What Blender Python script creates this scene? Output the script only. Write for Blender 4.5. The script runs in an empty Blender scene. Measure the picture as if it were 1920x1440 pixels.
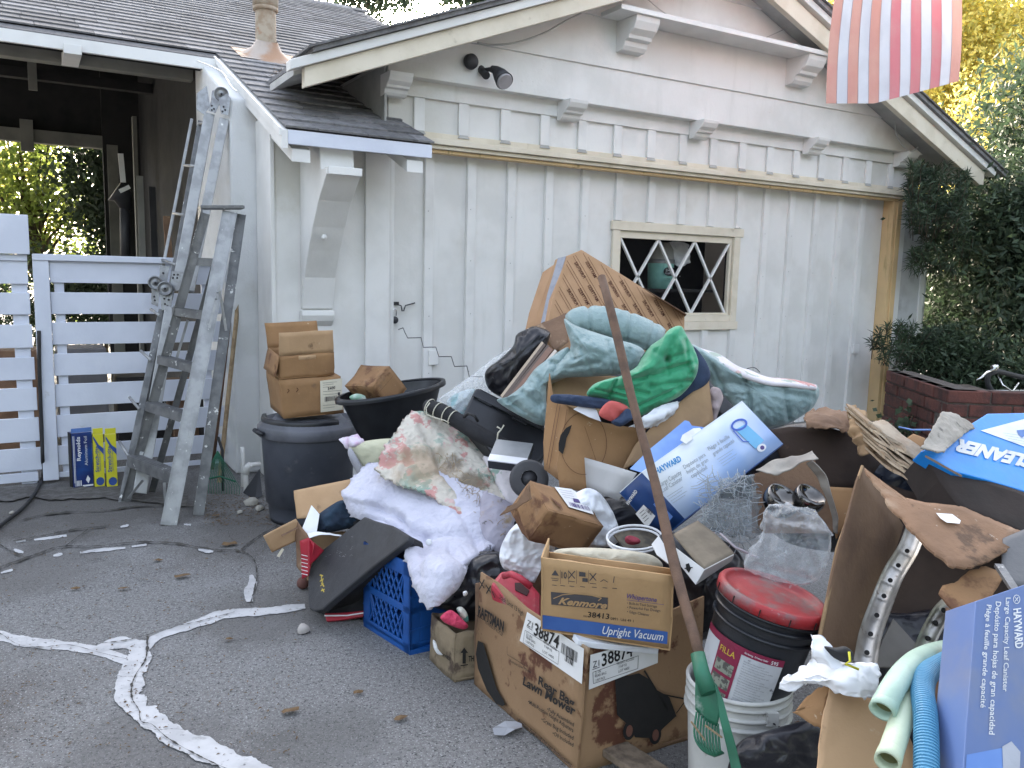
import bpy, math, random
import numpy as np
from mathutils import Vector, Matrix, noise
random.seed(7)
SC = bpy.context.scene
COL = SC.collection

# ---------------------------------------------------------------- camera
F_PX, YAW, PITCH, ROLL, EYE = 1550.0, math.radians(30.48), math.radians(7.55), math.radians(1.43), 1.55
fwd = Vector((math.sin(YAW)*math.cos(PITCH), math.cos(YAW)*math.cos(PITCH), -math.sin(PITCH)))
r0 = Vector((math.cos(YAW), -math.sin(YAW), 0)); u0 = r0.cross(fwd)
RV = r0*math.cos(ROLL) + u0*math.sin(ROLL); UV_ = u0*math.cos(ROLL) - r0*math.sin(ROLL)
CAM = Vector((0, 0, EYE))
cam_d = bpy.data.cameras.new('camera'); cam = bpy.data.objects.new('camera', cam_d); COL.objects.link(cam)
cam_d.sensor_width = 36; cam_d.lens = 36*F_PX/1920; cam_d.clip_end = 400; cam_d.clip_start = 0.05
m = Matrix((RV, UV_, -fwd)).transposed().to_4x4(); m.translation = CAM
cam.matrix_world = m
SC.camera = cam

# ---------------------------------------------------------------- world, sun, exposure
SUN_EL, SUN_AZ = math.radians(15), math.radians(20)      # azimuth measured from +Y towards +X
W = bpy.data.worlds.new('World'); SC.world = W; W.use_nodes = True
nt = W.node_tree; bg = nt.nodes['Background']
sky = nt.nodes.new('ShaderNodeTexSky'); sky.sky_type = 'NISHITA'; sky.sun_disc = False
sky.sun_elevation = SUN_EL; sky.sun_rotation = SUN_AZ
sky.air_density = 0.75; sky.dust_density = 4.5; sky.ozone_density = 0.2
hz = nt.nodes.new('ShaderNodeHueSaturation'); hz.inputs['Saturation'].default_value = .55      # thin high haze greys the whole sky
nt.links.new(sky.outputs[0], hz.inputs['Color']); nt.links.new(hz.outputs[0], bg.inputs[0]); bg.inputs[1].default_value = 0.15
sd = bpy.data.lights.new('sun', 'SUN'); sun = bpy.data.objects.new('sun', sd); COL.objects.link(sun)
sd.energy = 4.0; sd.angle = math.radians(0.6); sd.color = (1, .86, .66)
sdir = Vector((math.sin(SUN_AZ)*math.cos(SUN_EL), math.cos(SUN_AZ)*math.cos(SUN_EL), math.sin(SUN_EL)))
sun.rotation_euler = sdir.to_track_quat('Z', 'Y').to_euler(); sun.location = (10, 10, 12)
SC.view_settings.view_transform = 'Standard'; SC.view_settings.look = 'None'
SC.view_settings.gamma = 1; SC.view_settings.use_curve_mapping = False
SC.view_settings.exposure = 3.05
SC.render.engine = 'CYCLES'
SC.cycles.max_bounces = 8; SC.cycles.transparent_max_bounces = 16

# ---------------------------------------------------------------- helpers: projection of photo pixels into the place
def ray(x, y): return fwd + RV*((x-960)/F_PX) - UV_*((y-720)/F_PX)
def P(x, y, d): return CAM + ray(x, y)*d
def PY(x, y, Y): r = ray(x, y); return CAM + r*(Y/r.y)
def PX(x, y, X): r = ray(x, y); return CAM + r*(X/r.x)
def PZ(x, y, Z=0.0): r = ray(x, y); return CAM + r*((Z-EYE)/r.z)
def PN(x, y, p, n): r = ray(x, y); return CAM + r*((p-CAM).dot(n)/r.dot(n))
def proj(p):
    q = Vector(p)-CAM; z = q.dot(fwd); return 960+q.dot(RV)/z*F_PX, 720-q.dot(UV_)/z*F_PX
def line_h(x, y, lines):
    h = 0
    for (x0, y0, x1, y1, am, w) in lines:
        dx, dy = x1-x0, y1-y0; L2 = dx*dx+dy*dy; t = max(0, min(1, ((x-x0)*dx+(y-y0)*dy)/L2)); d2 = (x-x0-dx*t)**2+(y-y0-dy*t)**2
        h += am*math.exp(-d2/(w*w))
    return h
def P3(t): return Vector(t) if (isinstance(t, Vector) or abs(t[0]) < 20) else P(*t)

def para(q, d0):
    """parallelogram in space seen as the four pixel corners q (in order), first corner at depth d0"""
    r = [ray(*p) for p in q]
    A = np.array([[ -r[1][i], r[2][i], -r[3][i]] for i in range(3)]); b = -np.array(r[0])
    t = np.linalg.solve(A, b)*d0
    return [CAM+r[0]*d0, CAM+r[1]*t[0], CAM+r[2]*t[1], CAM+r[3]*t[2]]

def corner(O, A, B, C, d0, hint):
    """right-angled corner: pixel O at depth d0 and three edge ends; hint = rough depths"""
    ro = np.array(ray(*O))*d0; rs = [np.array(ray(*p)) for p in (A, B, C)]
    t = np.array(hint, float); h0 = t.copy()
    def f(t):
        e = [rs[i]*t[i]-ro for i in range(3)]; l = [np.linalg.norm(v)+1e-9 for v in e]
        return np.concatenate([[e[0]@e[1]/l[0]/l[1], e[1]@e[2]/l[1]/l[2], e[0]@e[2]/l[0]/l[2]], (t-h0)*.35])
    lam = 1e-2; r = f(t)
    for _ in range(80):
        J = np.array([(f(t+np.eye(3)[i]*1e-5)-r)/1e-5 for i in range(3)]).T
        s = np.linalg.solve(J.T@J+lam*np.eye(3), -J.T@r); r2 = f(t+s)
        if r2@r2 < r@r: t = t+s; r = r2; lam = max(lam*.4, 1e-8)
        else: lam *= 3
    c = CAM
    return Vector(ro)+c, [Vector(rs[i]*t[i])+c-(Vector(ro)+c) for i in range(3)], t

# ---------------------------------------------------------------- helpers: objects
def world_of(o):
    v = Vector(o.location)
    while o.parent: o = o.parent; v += o.location
    return v
def tag(o, label=None, cat=None, group=None, kind=None):
    if label: o['label'] = label
    if cat: o['category'] = cat
    if group: o['group'] = group
    if kind: o['kind'] = kind
    return o
def T(name, label, cat, base, group=None):
    o = bpy.data.objects.new(name, None); COL.objects.link(o); o.location = base; o.empty_display_size = .1
    return tag(o, label, cat, group)

class MB:
    def __init__(s): s.v = []; s.f = []; s.sm = []
    def add(s, vs, fs, smooth=False):
        n = len(s.v); s.v += [tuple(v) for v in vs]; s.f += [tuple(i+n for i in f) for f in fs]; s.sm += [smooth]*len(fs); return s
    def hexa(s, c):   # c: 4 bottom (ccw), 4 top
        return s.add(c, [(3,2,1,0),(4,5,6,7),(0,1,5,4),(1,2,6,5),(2,3,7,6),(3,0,4,7)])
    def box(s, a, b):
        x0,x1 = sorted((a[0],b[0])); y0,y1 = sorted((a[1],b[1])); z0,z1 = sorted((a[2],b[2]))
        return s.hexa([(x0,y0,z0),(x1,y0,z0),(x1,y1,z0),(x0,y1,z0),(x0,y0,z1),(x1,y0,z1),(x1,y1,z1),(x0,y1,z1)])
    def obox(s, O, U, V, Wv):
        O,U,V,Wv = map(Vector,(O,U,V,Wv))
        if U.cross(V).dot(Wv) < 0: U, V = V, U
        return s.hexa([O,O+U,O+U+V,O+V,O+Wv,O+U+Wv,O+U+V+Wv,O+V+Wv])
    def prism(s, poly, vec):
        n = len(poly); vec = Vector(vec); P0 = [Vector(p) for p in poly]; P1 = [p+vec for p in P0]
        nn = Vector((0,0,0))
        for i in range(n): nn += P0[i].cross(P0[(i+1)%n])
        if nn.dot(vec) > 0: P0, P1 = P0, P1
        else: P0, P1 = P1, P0
        return s.add(P0+P1, [tuple(range(n-1,-1,-1)), tuple(range(n,2*n))]+[(i,(i+1)%n,n+(i+1)%n,n+i) for i in range(n)])
    def bar(s, a, b, w, h, up=(0,0,1)):
        a, b = Vector(a), Vector(b); d = (b-a).normalized(); up = Vector(up)
        x = d.cross(up)
        if x.length < 1e-4: x = d.cross(Vector((1,0,0)))
        x.normalize(); z = x.cross(d).normalized()
        return s.obox(a-x*w/2-z*h/2, x*w, z*h, b-a)
    def tube(s, pts, r, seg=10, caps=True, radii=None, smooth=True):
        pts = [Vector(p) for p in pts]; n = len(pts); rr = radii or [r]*n
        vs = []; up = None
        for i, p in enumerate(pts):
            d = (pts[min(i+1,n-1)]-pts[max(i-1,0)]).normalized()
            if up is None:
                up = d.cross(Vector((.13,.31,.94)));
                if up.length < .1: up = d.cross(Vector((1,0,0)))
            x = (up - d*up.dot(d)).normalized(); up = x; y = d.cross(x)
            for k in range(seg):
                a = 2*math.pi*k/seg; vs.append(p + (x*math.cos(a)+y*math.sin(a))*rr[i])
        fs = [(i*seg+k, i*seg+(k+1)%seg, (i+1)*seg+(k+1)%seg, (i+1)*seg+k) for i in range(n-1) for k in range(seg)]
        s.add(vs, fs, smooth)
        if caps:
            b = len(s.v)-len(vs); s.f += [tuple(b+k for k in range(seg-1,-1,-1)), tuple(b+(n-1)*seg+k for k in range(seg))]; s.sm += [False, False]
        return s
    def lathe(s, prof, seg=40, M_=None, smooth=True, caps=False, a0=0, a1=2*math.pi):
        """prof: list of (r, z); M_ matrix to place it"""
        M_ = M_ or Matrix(); full = abs(a1-a0-2*math.pi) < 1e-6; ns = seg if full else seg+1
        vs = [M_ @ Vector((r*math.cos(a0+(a1-a0)*k/seg), r*math.sin(a0+(a1-a0)*k/seg), z)) for r, z in prof for k in range(ns)]
        fs = []
        for i in range(len(prof)-1):
            for k in range(seg):
                k2 = (k+1)%ns; fs.append((i*ns+k, i*ns+k2, (i+1)*ns+k2, (i+1)*ns+k))
        s.add(vs, fs, smooth)
        if caps:
            b = len(s.v)-len(vs)
            s.f += [tuple(b+k for k in range(ns-1,-1,-1)), tuple(b+(len(prof)-1)*ns+k for k in range(ns))]; s.sm += [False]*2
        return s
    def panel(s, O, U, V, t=.004, n=6, m_=6, wob=None, tear=0, tear_edges='', smooth=True):
        """thin sheet with subdivisions, front towards U x V"""
        O,U,V = map(Vector,(O,U,V)); N = U.cross(V).normalized()
        fr = []; bk = []
        for j in range(m_+1):
            for i in range(n+1):
                u, v = i/n, j/m_; p = O+U*u+V*v
                if tear:
                    q = noise.noise(p*37)*tear+noise.noise(p*90)*tear*.6
                    if 'r' in tear_edges and i == n: p = p - U.normalized()*abs(q)*1.4
                    if 'l' in tear_edges and i == 0: p = p + U.normalized()*abs(q)*1.4
                    if 't' in tear_edges and j == m_: p = p - V.normalized()*abs(q)*1.4
                    if 'b' in tear_edges and j == 0: p = p + V.normalized()*abs(q)*1.4
                fr.append(wb(p, wob)); bk.append(wb(p, wob)-N*t)
        w = n+1; k = len(fr)
        fs = []
        for j in range(m_):
            for i in range(n):
                a = j*w+i; fs.append((a,a+1,a+w+1,a+w)); fs.append((k+a+w,k+a+w+1,k+a+1,k+a))
        s.add(fr+bk, fs, smooth)
        b = len(s.v)-2*k; sd_ = []
        for i in range(n):
            sd_.append((b+k+i,b+k+i+1,b+i+1,b+i)); a = m_*w+i; sd_.append((b+a,b+a+1,b+k+a+1,b+k+a))
        for j in range(m_):
            a = j*w; sd_.append((b+a,b+a+w,b+k+a+w,b+k+a)); a = j*w+n; sd_.append((b+k+a,b+k+a+w,b+a+w,b+a))
        s.f += sd_; s.sm += [False]*len(sd_)
        return s

def wb(p, wob):
    if not wob: return Vector(p)
    p = Vector(p); a, f = wob
    return p + noise.noise_vector(p*f)*a + noise.noise_vector(p*f*3.1)*a*.3

def mk(name, mb, mat, parent=None, origin=None, bevel=0, label=None):
    me = bpy.data.meshes.new(name)
    vs = np.array(mb.v, dtype=float).reshape(-1, 3)
    if parent is not None: org = world_of(parent)
    elif origin is not None: org = Vector(origin)
    else:
        lo, hi = vs.min(0), vs.max(0); org = Vector(((lo[0]+hi[0])/2, (lo[1]+hi[1])/2, lo[2]))
    me.from_pydata([tuple(v) for v in vs-np.array(org)], [], mb.f); me.polygons.foreach_set('use_smooth', mb.sm)
    me.update()
    mats = mat if isinstance(mat, (list, tuple)) else [mat]
    for q in mats: me.materials.append(q)
    o = bpy.data.objects.new(name, me); COL.objects.link(o)
    if parent is not None: o.parent = parent
    else: o.location = org
    if bevel:
        b = o.modifiers.new('bevel', 'BEVEL'); b.width = bevel; b.segments = 2; b.limit_method = 'ANGLE'; b.angle_limit = .7
    if label: o['label'] = label
    return o
def solo(name, mb, mat, label, cat, group=None, kind=None, bevel=0):
    return tag(mk(name, mb, mat, bevel=bevel), label, cat, group, kind)
def fix_normals(o):
    import bmesh
    b = bmesh.new(); b.from_mesh(o.data); bmesh.ops.recalc_face_normals(b, faces=b.faces); b.to_mesh(o.data); b.free(); return o

# ---------------------------------------------------------------- helpers: cloth-like sheets and bags
def cr(a, n):
    """Catmull-Rom along axis 0 of array a -> n samples"""
    a = np.asarray(a, float); k = len(a)
    if k == 2:
        t = np.linspace(0, 1, n).reshape((-1,)+(1,)*(a.ndim-1)); return a[0]*(1-t)+a[1]*t
    e = np.concatenate([[2*a[0]-a[1]], a, [2*a[-1]-a[-2]]]); out = []
    for s_ in np.linspace(0, k-1, n):
        i = min(int(s_), k-2); t = s_-i; p0,p1,p2,p3 = e[i],e[i+1],e[i+2],e[i+3]
        out.append(.5*((2*p1)+(p2-p0)*t+(2*p0-5*p1+4*p2-p3)*t*t+(3*p1-p0-3*p2+p3)*t**3))
    return np.array(out)
def dense(grid, nu, nv):
    g = np.array([[P3(c) for c in row] for row in grid], float)
    g = cr(g, nv); g = cr(g.transpose(1,0,2), nu).transpose(1,0,2); return g
def normals(g, toward=None):
    du = np.gradient(g, axis=1); dv = np.gradient(g, axis=0); n = np.cross(du, dv)
    n /= np.linalg.norm(n, axis=2, keepdims=True)+1e-9
    c = np.array(CAM if toward is None else toward)-g.mean((0,1)); mid = n[n.shape[0]//2, n.shape[1]//2]
    if (n*c).sum(2).mean() < 0: n = -n
    return n
def sheet(grid, nu=40, nv=40, t=.004, wr=((.006, 9),), puff=0, crease=0, lines=None, quilt=None, ragged=0, seed=0, folds=None):
    """closed sheet through a grid of (pixel x, pixel y, depth) control points"""
    g = dense(grid, nu, nv); n = normals(g)
    off = Vector((seed*3.7, seed*1.3, seed*2.1))
    fr = np.zeros_like(g); bk = np.zeros_like(g)
    for j in range(nv):
        for i in range(nu):
            p = Vector(g[j,i]); N = Vector(n[j,i]); h = 0
            for a, f in wr:
                q = noise.noise((p+off)*f); h += a*(q if f < 14 else (1-2*abs(q)))
            if lines: h += line_h(*proj(p), lines)
            if crease:
                q = (p+off)*crease[1]; dd, pp_ = noise.voronoi(q); h += crease[0]*(noise.noise(pp_[0]*3.7)*2*min(1,(dd[1]-dd[0])*1.2)+noise.noise(q*.5))
            if folds:
                a, f, ang = folds; uu = (i/nu)*math.cos(ang)+(j/nv)*math.sin(ang)
                h += a*math.sin(uu*f*6.28+3*noise.noise((p+off)*5))
            u, v = i/(nu-1), j/(nv-1)
            e = (max(0,1-(2*u-1)**6)*max(0,1-(2*v-1)**6))**.5
            hp = puff*e
            if quilt:
                qu, qv, qa = quilt; c = min(abs((u*qu)%1-.0), abs(1-(u*qu)%1)) if qu else 1; c2 = min((v*qv)%1, 1-(v*qv)%1) if qv else 1
                hp *= 1-qa*math.exp(-(min(c, c2)/.13)**2)
            if ragged and (i in (0, nu-1) or j in (0, nv-1)):
                p = p + noise.noise_vector(p*60)*ragged + noise.noise_vector(p*23)*ragged
            fr[j,i] = p+N*(h+hp+t/2); bk[j,i] = p+N*(h-hp*.6-t/2)
    mb = MB(); k = nu*nv
    fs = []
    for j in range(nv-1):
        for i in range(nu-1):
            a = j*nu+i; fs += [(a,a+1,a+nu+1,a+nu), (k+a+nu,k+a+nu+1,k+a+1,k+a)]
    for i in range(nu-1):
        a = (nv-1)*nu+i; fs += [(k+i,k+i+1,i+1,i), (a,a+1,k+a+1,k+a)]
    for j in range(nv-1):
        a = j*nu; fs += [(a,a+nu,k+a+nu,k+a)]; a = j*nu+nu-1; fs += [(k+a,k+a+nu,a+nu,a)]
    mb.add(list(fr.reshape(-1,3))+list(bk.reshape(-1,3)), fs, True)
    mb.front = fr; mb.nrm = n
    return mb
def blob(outline, d, thick, gx=0, gy=0, wr=((.006, 12),), rings=12, per=8, back=.6, rag=0, seed=0, smooth_out=True, flat=1.0, crease=0, fold=None, lines=None):
    """inflated closed bag seen with this pixel outline; depth d at its centre, slope gx, gy per 100 px"""
    o = np.array(outline, float); cx, cy = o[:,0].mean(), o[:,1].mean()
    n = len(o)*per
    if smooth_out:
        e = np.concatenate([o[-2:], o, o[:3]]); pts = []
        for s_ in range(n):
            q = s_/per; i = int(q); t = q-i; p0,p1,p2,p3 = e[i+1],e[i+2],e[i+3],e[i+4]
            pts.append(.5*((2*p1)+(p2-p0)*t+(2*p0-5*p1+4*p2-p3)*t*t+(3*p1-p0-3*p2+p3)*t**3))
    else:
        pts = [o[s_//per]*(1-(s_%per)/per)+o[(s_//per+1)%len(o)]*((s_%per)/per) for s_ in range(n)]
    off = Vector((seed*3.7, seed*1.9, seed*.7)); nd = (CAM-P(cx, cy, d)).normalized()
    layers = []
    for side in (1, -1):
        R_ = []
        for k in range(rings+1):
            s_ = math.sin(k/rings*math.pi/2)**flat; hh = math.sqrt(max(0, 1-s_*s_))*thick*(1 if side == 1 else -back)
            row = []
            for (x, y) in pts:
                X, Y = cx+(x-cx)*s_, cy+(y-cy)*s_
                p = P(X, Y, d+gx*(X-cx)/100+gy*(Y-cy)/100)
                h = hh
                for a, f in wr:
                    q = noise.noise((p+off)*f); h += a*(q if f < 14 else 1-2*abs(q))*(side if k < rings else .3)
                if crease:
                    q = (p+off)*crease[1]; dd, pp_ = noise.voronoi(q); h += crease[0]*noise.noise(pp_[0]*3.7)*2*min(1,(dd[1]-dd[0])*1.3)*side*(1 if k < rings else .3)
                if lines and side > 0: h += line_h(X, Y, lines)*(1 if k < rings-1 else .3)
                if fold:   # (amp, frequency, pixel direction): long soft folds along that direction
                    fa, ff_, (dx, dy) = fold; D1 = (RV*dx-UV_*dy).normalized(); D2 = D1.cross(nd); w3 = Vector((p.dot(D1)*ff_*.22, p.dot(D2)*ff_, p.dot(nd)*ff_*.3))+off
                    w3 += noise.noise_vector(p*6)*.5
                    h += fa*((1-2.6*abs(noise.noise(w3)))+.45*(1-2.6*abs(noise.noise(w3*2.3))))*(side if side > 0 else .4)*(1 if k < rings else .2)
                p = p+nd*h
                if rag and k == rings: p = p+noise.noise_vector(p*45)*rag
                row.append(p)
            R_.append(row)
        layers.append(R_)
    mb = MB()
    A, B = layers; vs = [A[0][0]]; idx = {}
    for k in range(1, rings+1): vs += A[k]
    nb = len(vs); vs.append(B[0][0])
    for k in range(1, rings): vs += B[k]
    def ia(k, j): return 1+(k-1)*n+(j%n)
    def ib(k, j): return ia(rings, j) if k == rings else nb+1+(k-1)*n+(j%n)
    fs = [(0, ia(1,j), ia(1,j+1)) for j in range(n)]+[(nb, ib(1,j+1), ib(1,j)) for j in range(n)]
    for k in range(1, rings):
        for j in range(n):
            fs += [(ia(k,j), ia(k+1,j), ia(k+1,j+1), ia(k,j+1)), (ib(k,j+1), ib(k+1,j+1), ib(k+1,j), ib(k,j))]
    return mb.add(vs, fs, True)

# ---------------------------------------------------------------- helpers: flat print on a face
TXC = {}
def txt_mesh(s_, bold=0, shear=0):
    key = (s_, bold, shear)
    if key in TXC: return TXC[key]
    cu = bpy.data.curves.new('lettering', 'FONT'); cu.body = s_; cu.offset = bold; cu.shear = shear; cu.resolution_u = 2
    o = bpy.data.objects.new('lettering', cu); me = bpy.data.meshes.new_from_object(o)
    v = np.array([tuple(q.co) for q in me.vertices]); f = [tuple(q.vertices) for q in me.polygons]
    bpy.data.objects.remove(o); bpy.data.curves.remove(cu); bpy.data.meshes.remove(me)
    TXC[key] = (v, f); return TXC[key]
def put_text(mb, s_, fr, rect, h=.0015, wob=None, bold=.0, shear=0, flip=False, rot=0):
    """fit the words into rect (u0,v0,u1,v1) of the face frame fr=(O,U,V,N); rot in quarter turns"""
    v, f = txt_mesh(s_, bold, shear)
    if len(v) == 0: return
    lo, hi = v.min(0), v.max(0); O,U,V,N = fr; u0,v0,u1,v1 = rect; out = []
    for q in v:
        a = (q[0]-lo[0])/max(hi[0]-lo[0],1e-6); b = (q[1]-lo[1])/max(hi[1]-lo[1],1e-6)
        if flip: a = 1-a
        for _ in range(rot%4): a, b = b, 1-a
        if rot%4 and False: pass
        out.append(wb(O+U*(u0+(u1-u0)*a)+V*(v0+(v1-v0)*b), wob)+N*h)
    mb.add(out, f)
def put_rect(mb, fr, rect, h=.001, wob=None, n=4):
    O,U,V,N = fr; u0,v0,u1,v1 = rect; vs = []; fs = []
    for j in range(n+1):
        for i in range(n+1):
            vs.append(wb(O+U*(u0+(u1-u0)*i/n)+V*(v0+(v1-v0)*j/n), wob)+N*h)
    for j in range(n):
        for i in range(n): a = j*(n+1)+i; fs.append((a,a+1,a+n+2,a+n+1))
    mb.add(vs, fs)
def put_poly(mb, fr, pts, h=.0012, wob=None):
    O,U,V,N = fr; mb.add([wb(O+U*a+V*b, wob)+N*h for a, b in pts], [tuple(range(len(pts)))])
def ell(cx, cy, rx, ry, n=20): return [(cx+rx*math.cos(2*math.pi*k/n), cy+ry*math.sin(2*math.pi*k/n)) for k in range(n)]
def bars(mb, fr, rect, n=22, h=.0015, wob=None, seed=1):
    R_ = random.Random(seed); u0,v0,u1,v1 = rect; u = u0; w = (u1-u0)/n
    while u < u1-w*.5:
        k = R_.choice((.35,.35,.7,1.0))*w; put_rect(mb, fr, (u, v0, min(u+k,u1), v1), h, wob, 1); u += k+R_.choice((.4,.5,.9))*w
def face_frame(O, U, V):
    N = U.cross(V).normalized()
    if N.dot(CAM-O) < 0: N = -N
    return (O, U, V, N)
# ---------------------------------------------------------------- materials (all procedural)
def lin(c):
    f = lambda x: x/12.92 if x <= .04045 else ((x+.055)/1.055)**2.4
    return tuple(f(x/255) for x in c)
MATS = {}
def M(name, col, rough=.75, col2=None, ns=6, mixlo=.4, mixhi=.65, bump=.15, bs=60, metal=0, spec=.5, trans=0, dirt=None, alpha=None, subs=0, isl=0, streak=None, bdist=.01, sheen=0, coat=0, spots=None):
    if name in MATS: return MATS[name]
    m_ = bpy.data.materials.new(name); m_.use_nodes = True; t = m_.node_tree; N = t.nodes; L = t.links
    b = N['Principled BSDF']; b.inputs['Roughness'].default_value = rough; b.inputs['Metallic'].default_value = metal
    b.inputs['Specular IOR Level'].default_value = spec
    if sheen: b.inputs['Sheen Weight'].default_value = sheen
    if coat: b.inputs['Coat Weight'].default_value = coat; b.inputs['Coat Roughness'].default_value = .2
    tc = N.new('ShaderNodeTexCoord'); src = tc.outputs['Object']
    def nz(sc, det=4, r=.55, vec=None):
        n = N.new('ShaderNodeTexNoise'); n.inputs['Scale'].default_value = sc; n.inputs['Detail'].default_value = det; n.inputs['Roughness'].default_value = r
        L.new(vec or src, n.inputs['Vector']); return n.outputs['Fac']
    def ramp(fac, lo, hi):
        r = N.new('ShaderNodeMapRange'); r.inputs['From Min'].default_value = lo; r.inputs['From Max'].default_value = hi; r.interpolation_type = 'SMOOTHSTEP'
        L.new(fac, r.inputs['Value']); return r.outputs[0]
    def mix(fac, a, c):
        x = N.new('ShaderNodeMix'); x.data_type = 'RGBA'
        if isinstance(fac, float): x.inputs[0].default_value = fac
        else: L.new(fac, x.inputs[0])
        for k, s_ in ((6, a), (7, c)):
            if isinstance(s_, tuple): x.inputs[k].default_value = s_+(1,)
            else: L.new(s_, x.inputs[k])
        return x.outputs[2]
    base = tuple(col)
    c2 = tuple(col2) if col2 else tuple(x*.82 for x in col)
    out = mix(ramp(nz(ns), mixlo, mixhi), base, c2)
    if streak:   # vertical streaks: (colour, scale, lo, hi)
        mp = N.new('ShaderNodeMapping'); mp.inputs['Scale'].default_value = (1, 1, .12); L.new(src, mp.inputs['Vector'])
        out = mix(ramp(nz(streak[1], 5, .6, mp.outputs[0]), streak[2], streak[3]), out, tuple(streak[0]))
    if dirt:     # list of (colour, scale, lo, hi)
        for k, (dc, dsc, lo, hi) in enumerate(dirt):
            mp = N.new('ShaderNodeMapping'); mp.inputs['Location'].default_value = (3.1*k+1.7, 1.9*k, 5.3*k); L.new(src, mp.inputs['Vector'])
            out = mix(ramp(nz(dsc, 6, .62, mp.outputs[0]), lo, hi), out, tuple(dc))
    if spots:    # stains of their own shape at fixed places: (centre, radius, colour, strength)
        ge = N.new('ShaderNodeNewGeometry')
        for (cc, rad, sc_, st_) in spots:
            vd = N.new('ShaderNodeVectorMath'); vd.operation = 'DISTANCE'; L.new(ge.outputs['Position'], vd.inputs[0]); vd.inputs[1].default_value = tuple(cc)
            ns_ = nz(2.2/rad, 6, .65); am = N.new('ShaderNodeMath'); am.operation = 'MULTIPLY_ADD'; L.new(ns_, am.inputs[0]); am.inputs[1].default_value = 1.6*rad; L.new(vd.outputs['Value'], am.inputs[2])
            mr_ = N.new('ShaderNodeMapRange'); mr_.interpolation_type = 'SMOOTHSTEP'; mr_.inputs['From Min'].default_value = 1.25*rad; mr_.inputs['From Max'].default_value = 2.1*rad; mr_.inputs['To Min'].default_value = st_; mr_.inputs['To Max'].default_value = 0
            L.new(am.outputs[0], mr_.inputs['Value']); out = mix(mr_.outputs[0], out, tuple(sc_))
    if isl:
        g = N.new('ShaderNodeNewGeometry'); oi = N.new('ShaderNodeObjectInfo'); ad = N.new('ShaderNodeMath'); ad.operation = 'ADD'
        L.new(g.outputs['Random Per Island'], ad.inputs[0]); L.new(oi.outputs['Random'], ad.inputs[1])
        fr = N.new('ShaderNodeMath'); fr.operation = 'FRACT'; L.new(ad.outputs[0], fr.inputs[0])
        hs = N.new('ShaderNodeHueSaturation'); mr = N.new('ShaderNodeMapRange'); mr.inputs['To Min'].default_value = 1-isl; mr.inputs['To Max'].default_value = 1+isl
        L.new(fr.outputs[0], mr.inputs['Value']); L.new(mr.outputs[0], hs.inputs['Value']); L.new(out, hs.inputs['Color']); out = hs.outputs[0]
    L.new(out, b.inputs['Base Color'])
    if bump:
        bp = N.new('ShaderNodeBump'); bp.inputs['Strength'].default_value = bump; bp.inputs['Distance'].default_value = bdist
        L.new(nz(bs, 5, .6), bp.inputs['Height']); L.new(bp.outputs[0], b.inputs['Normal'])
    rr = N.new('ShaderNodeMapRange'); rr.inputs['To Min'].default_value = max(0, rough-.1); rr.inputs['To Max'].default_value = min(1, rough+.12)
    L.new(nz(ns*3), rr.inputs['Value']); L.new(rr.outputs[0], b.inputs['Roughness'])
    if trans:
        o = N['Material Output']; tr = N.new('ShaderNodeBsdfTranslucent'); L.new(out, tr.inputs[0]); mx = N.new('ShaderNodeMixShader'); mx.inputs[0].default_value = trans
        L.new(b.outputs[0], mx.inputs[1]); L.new(tr.outputs[0], mx.inputs[2]); L.new(mx.outputs[0], o.inputs[0])
    if alpha is not None: b.inputs['Alpha'].default_value = alpha
    m_['p'] = 1
    MATS[name] = m_; return m_

white = M('white_paint', (.71,.705,.69), .6, (.63,.625,.605), 2.2, bump=.12, bs=40, streak=((.60,.60,.58), 9, .56, .85), dirt=[((.52,.49,.42), 1.2, .58, .90), ((.30,.27,.22), 38, .70, .76)], spots=[((2.3,5.9,2.75),.5,(.42,.40,.34),.5),((1.6,5.9,2.3),.35,(.46,.44,.36),.5),((8.0,5.8,2.9),.4,(.46,.44,.38),.5)])
white_clean = M('white_trim_paint', (.72,.715,.70), .55, (.65,.645,.63), 3, bump=.08, bs=50)
gate_paint = M('gate_paint', (.62,.65,.74), .55, (.56,.59,.68), 3, bump=.1, bs=50, dirt=[((.4,.4,.4), 9, .66, .8)])
cream = M('cream_paint', (.68,.62,.51), .6, (.60,.54,.43), 4, bump=.15, bs=40, dirt=[((.36,.31,.22), 7, .62, .8)])
yellow = M('yellowed_paint', (.66,.47,.25), .6, (.58,.42,.23), 3, bump=.2, bs=30, streak=((.36,.26,.11), 14, .58, .72))
stucco = M('stucco', (.66,.67,.68), .85, (.60,.61,.61), 4, bump=.35, bs=70, dirt=[((.42,.39,.35), 1.8, .60, .9)])
graypaint = M('gray_paint', (.42,.42,.41), .7, (.34,.34,.33), 4)  # plain grey for soffits, notches, nail heads and cables
inner = M('carport_shade_timber', (.022,.021,.021), .9, (.014,.014,.014), 3)  # timber colour lowered to near black, standing in for shade under the roof
innerb = M('carport_beam_paint', (.21,.205,.18), .8, (.16,.156,.14), 3)
shingle = M('asphalt_shingle', (.20,.196,.20), .95, (.14,.138,.145), 25, bump=.5, bs=380, isl=.34, bdist=.004, dirt=[((.26,.26,.27), 5, .58, .75)])
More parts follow.
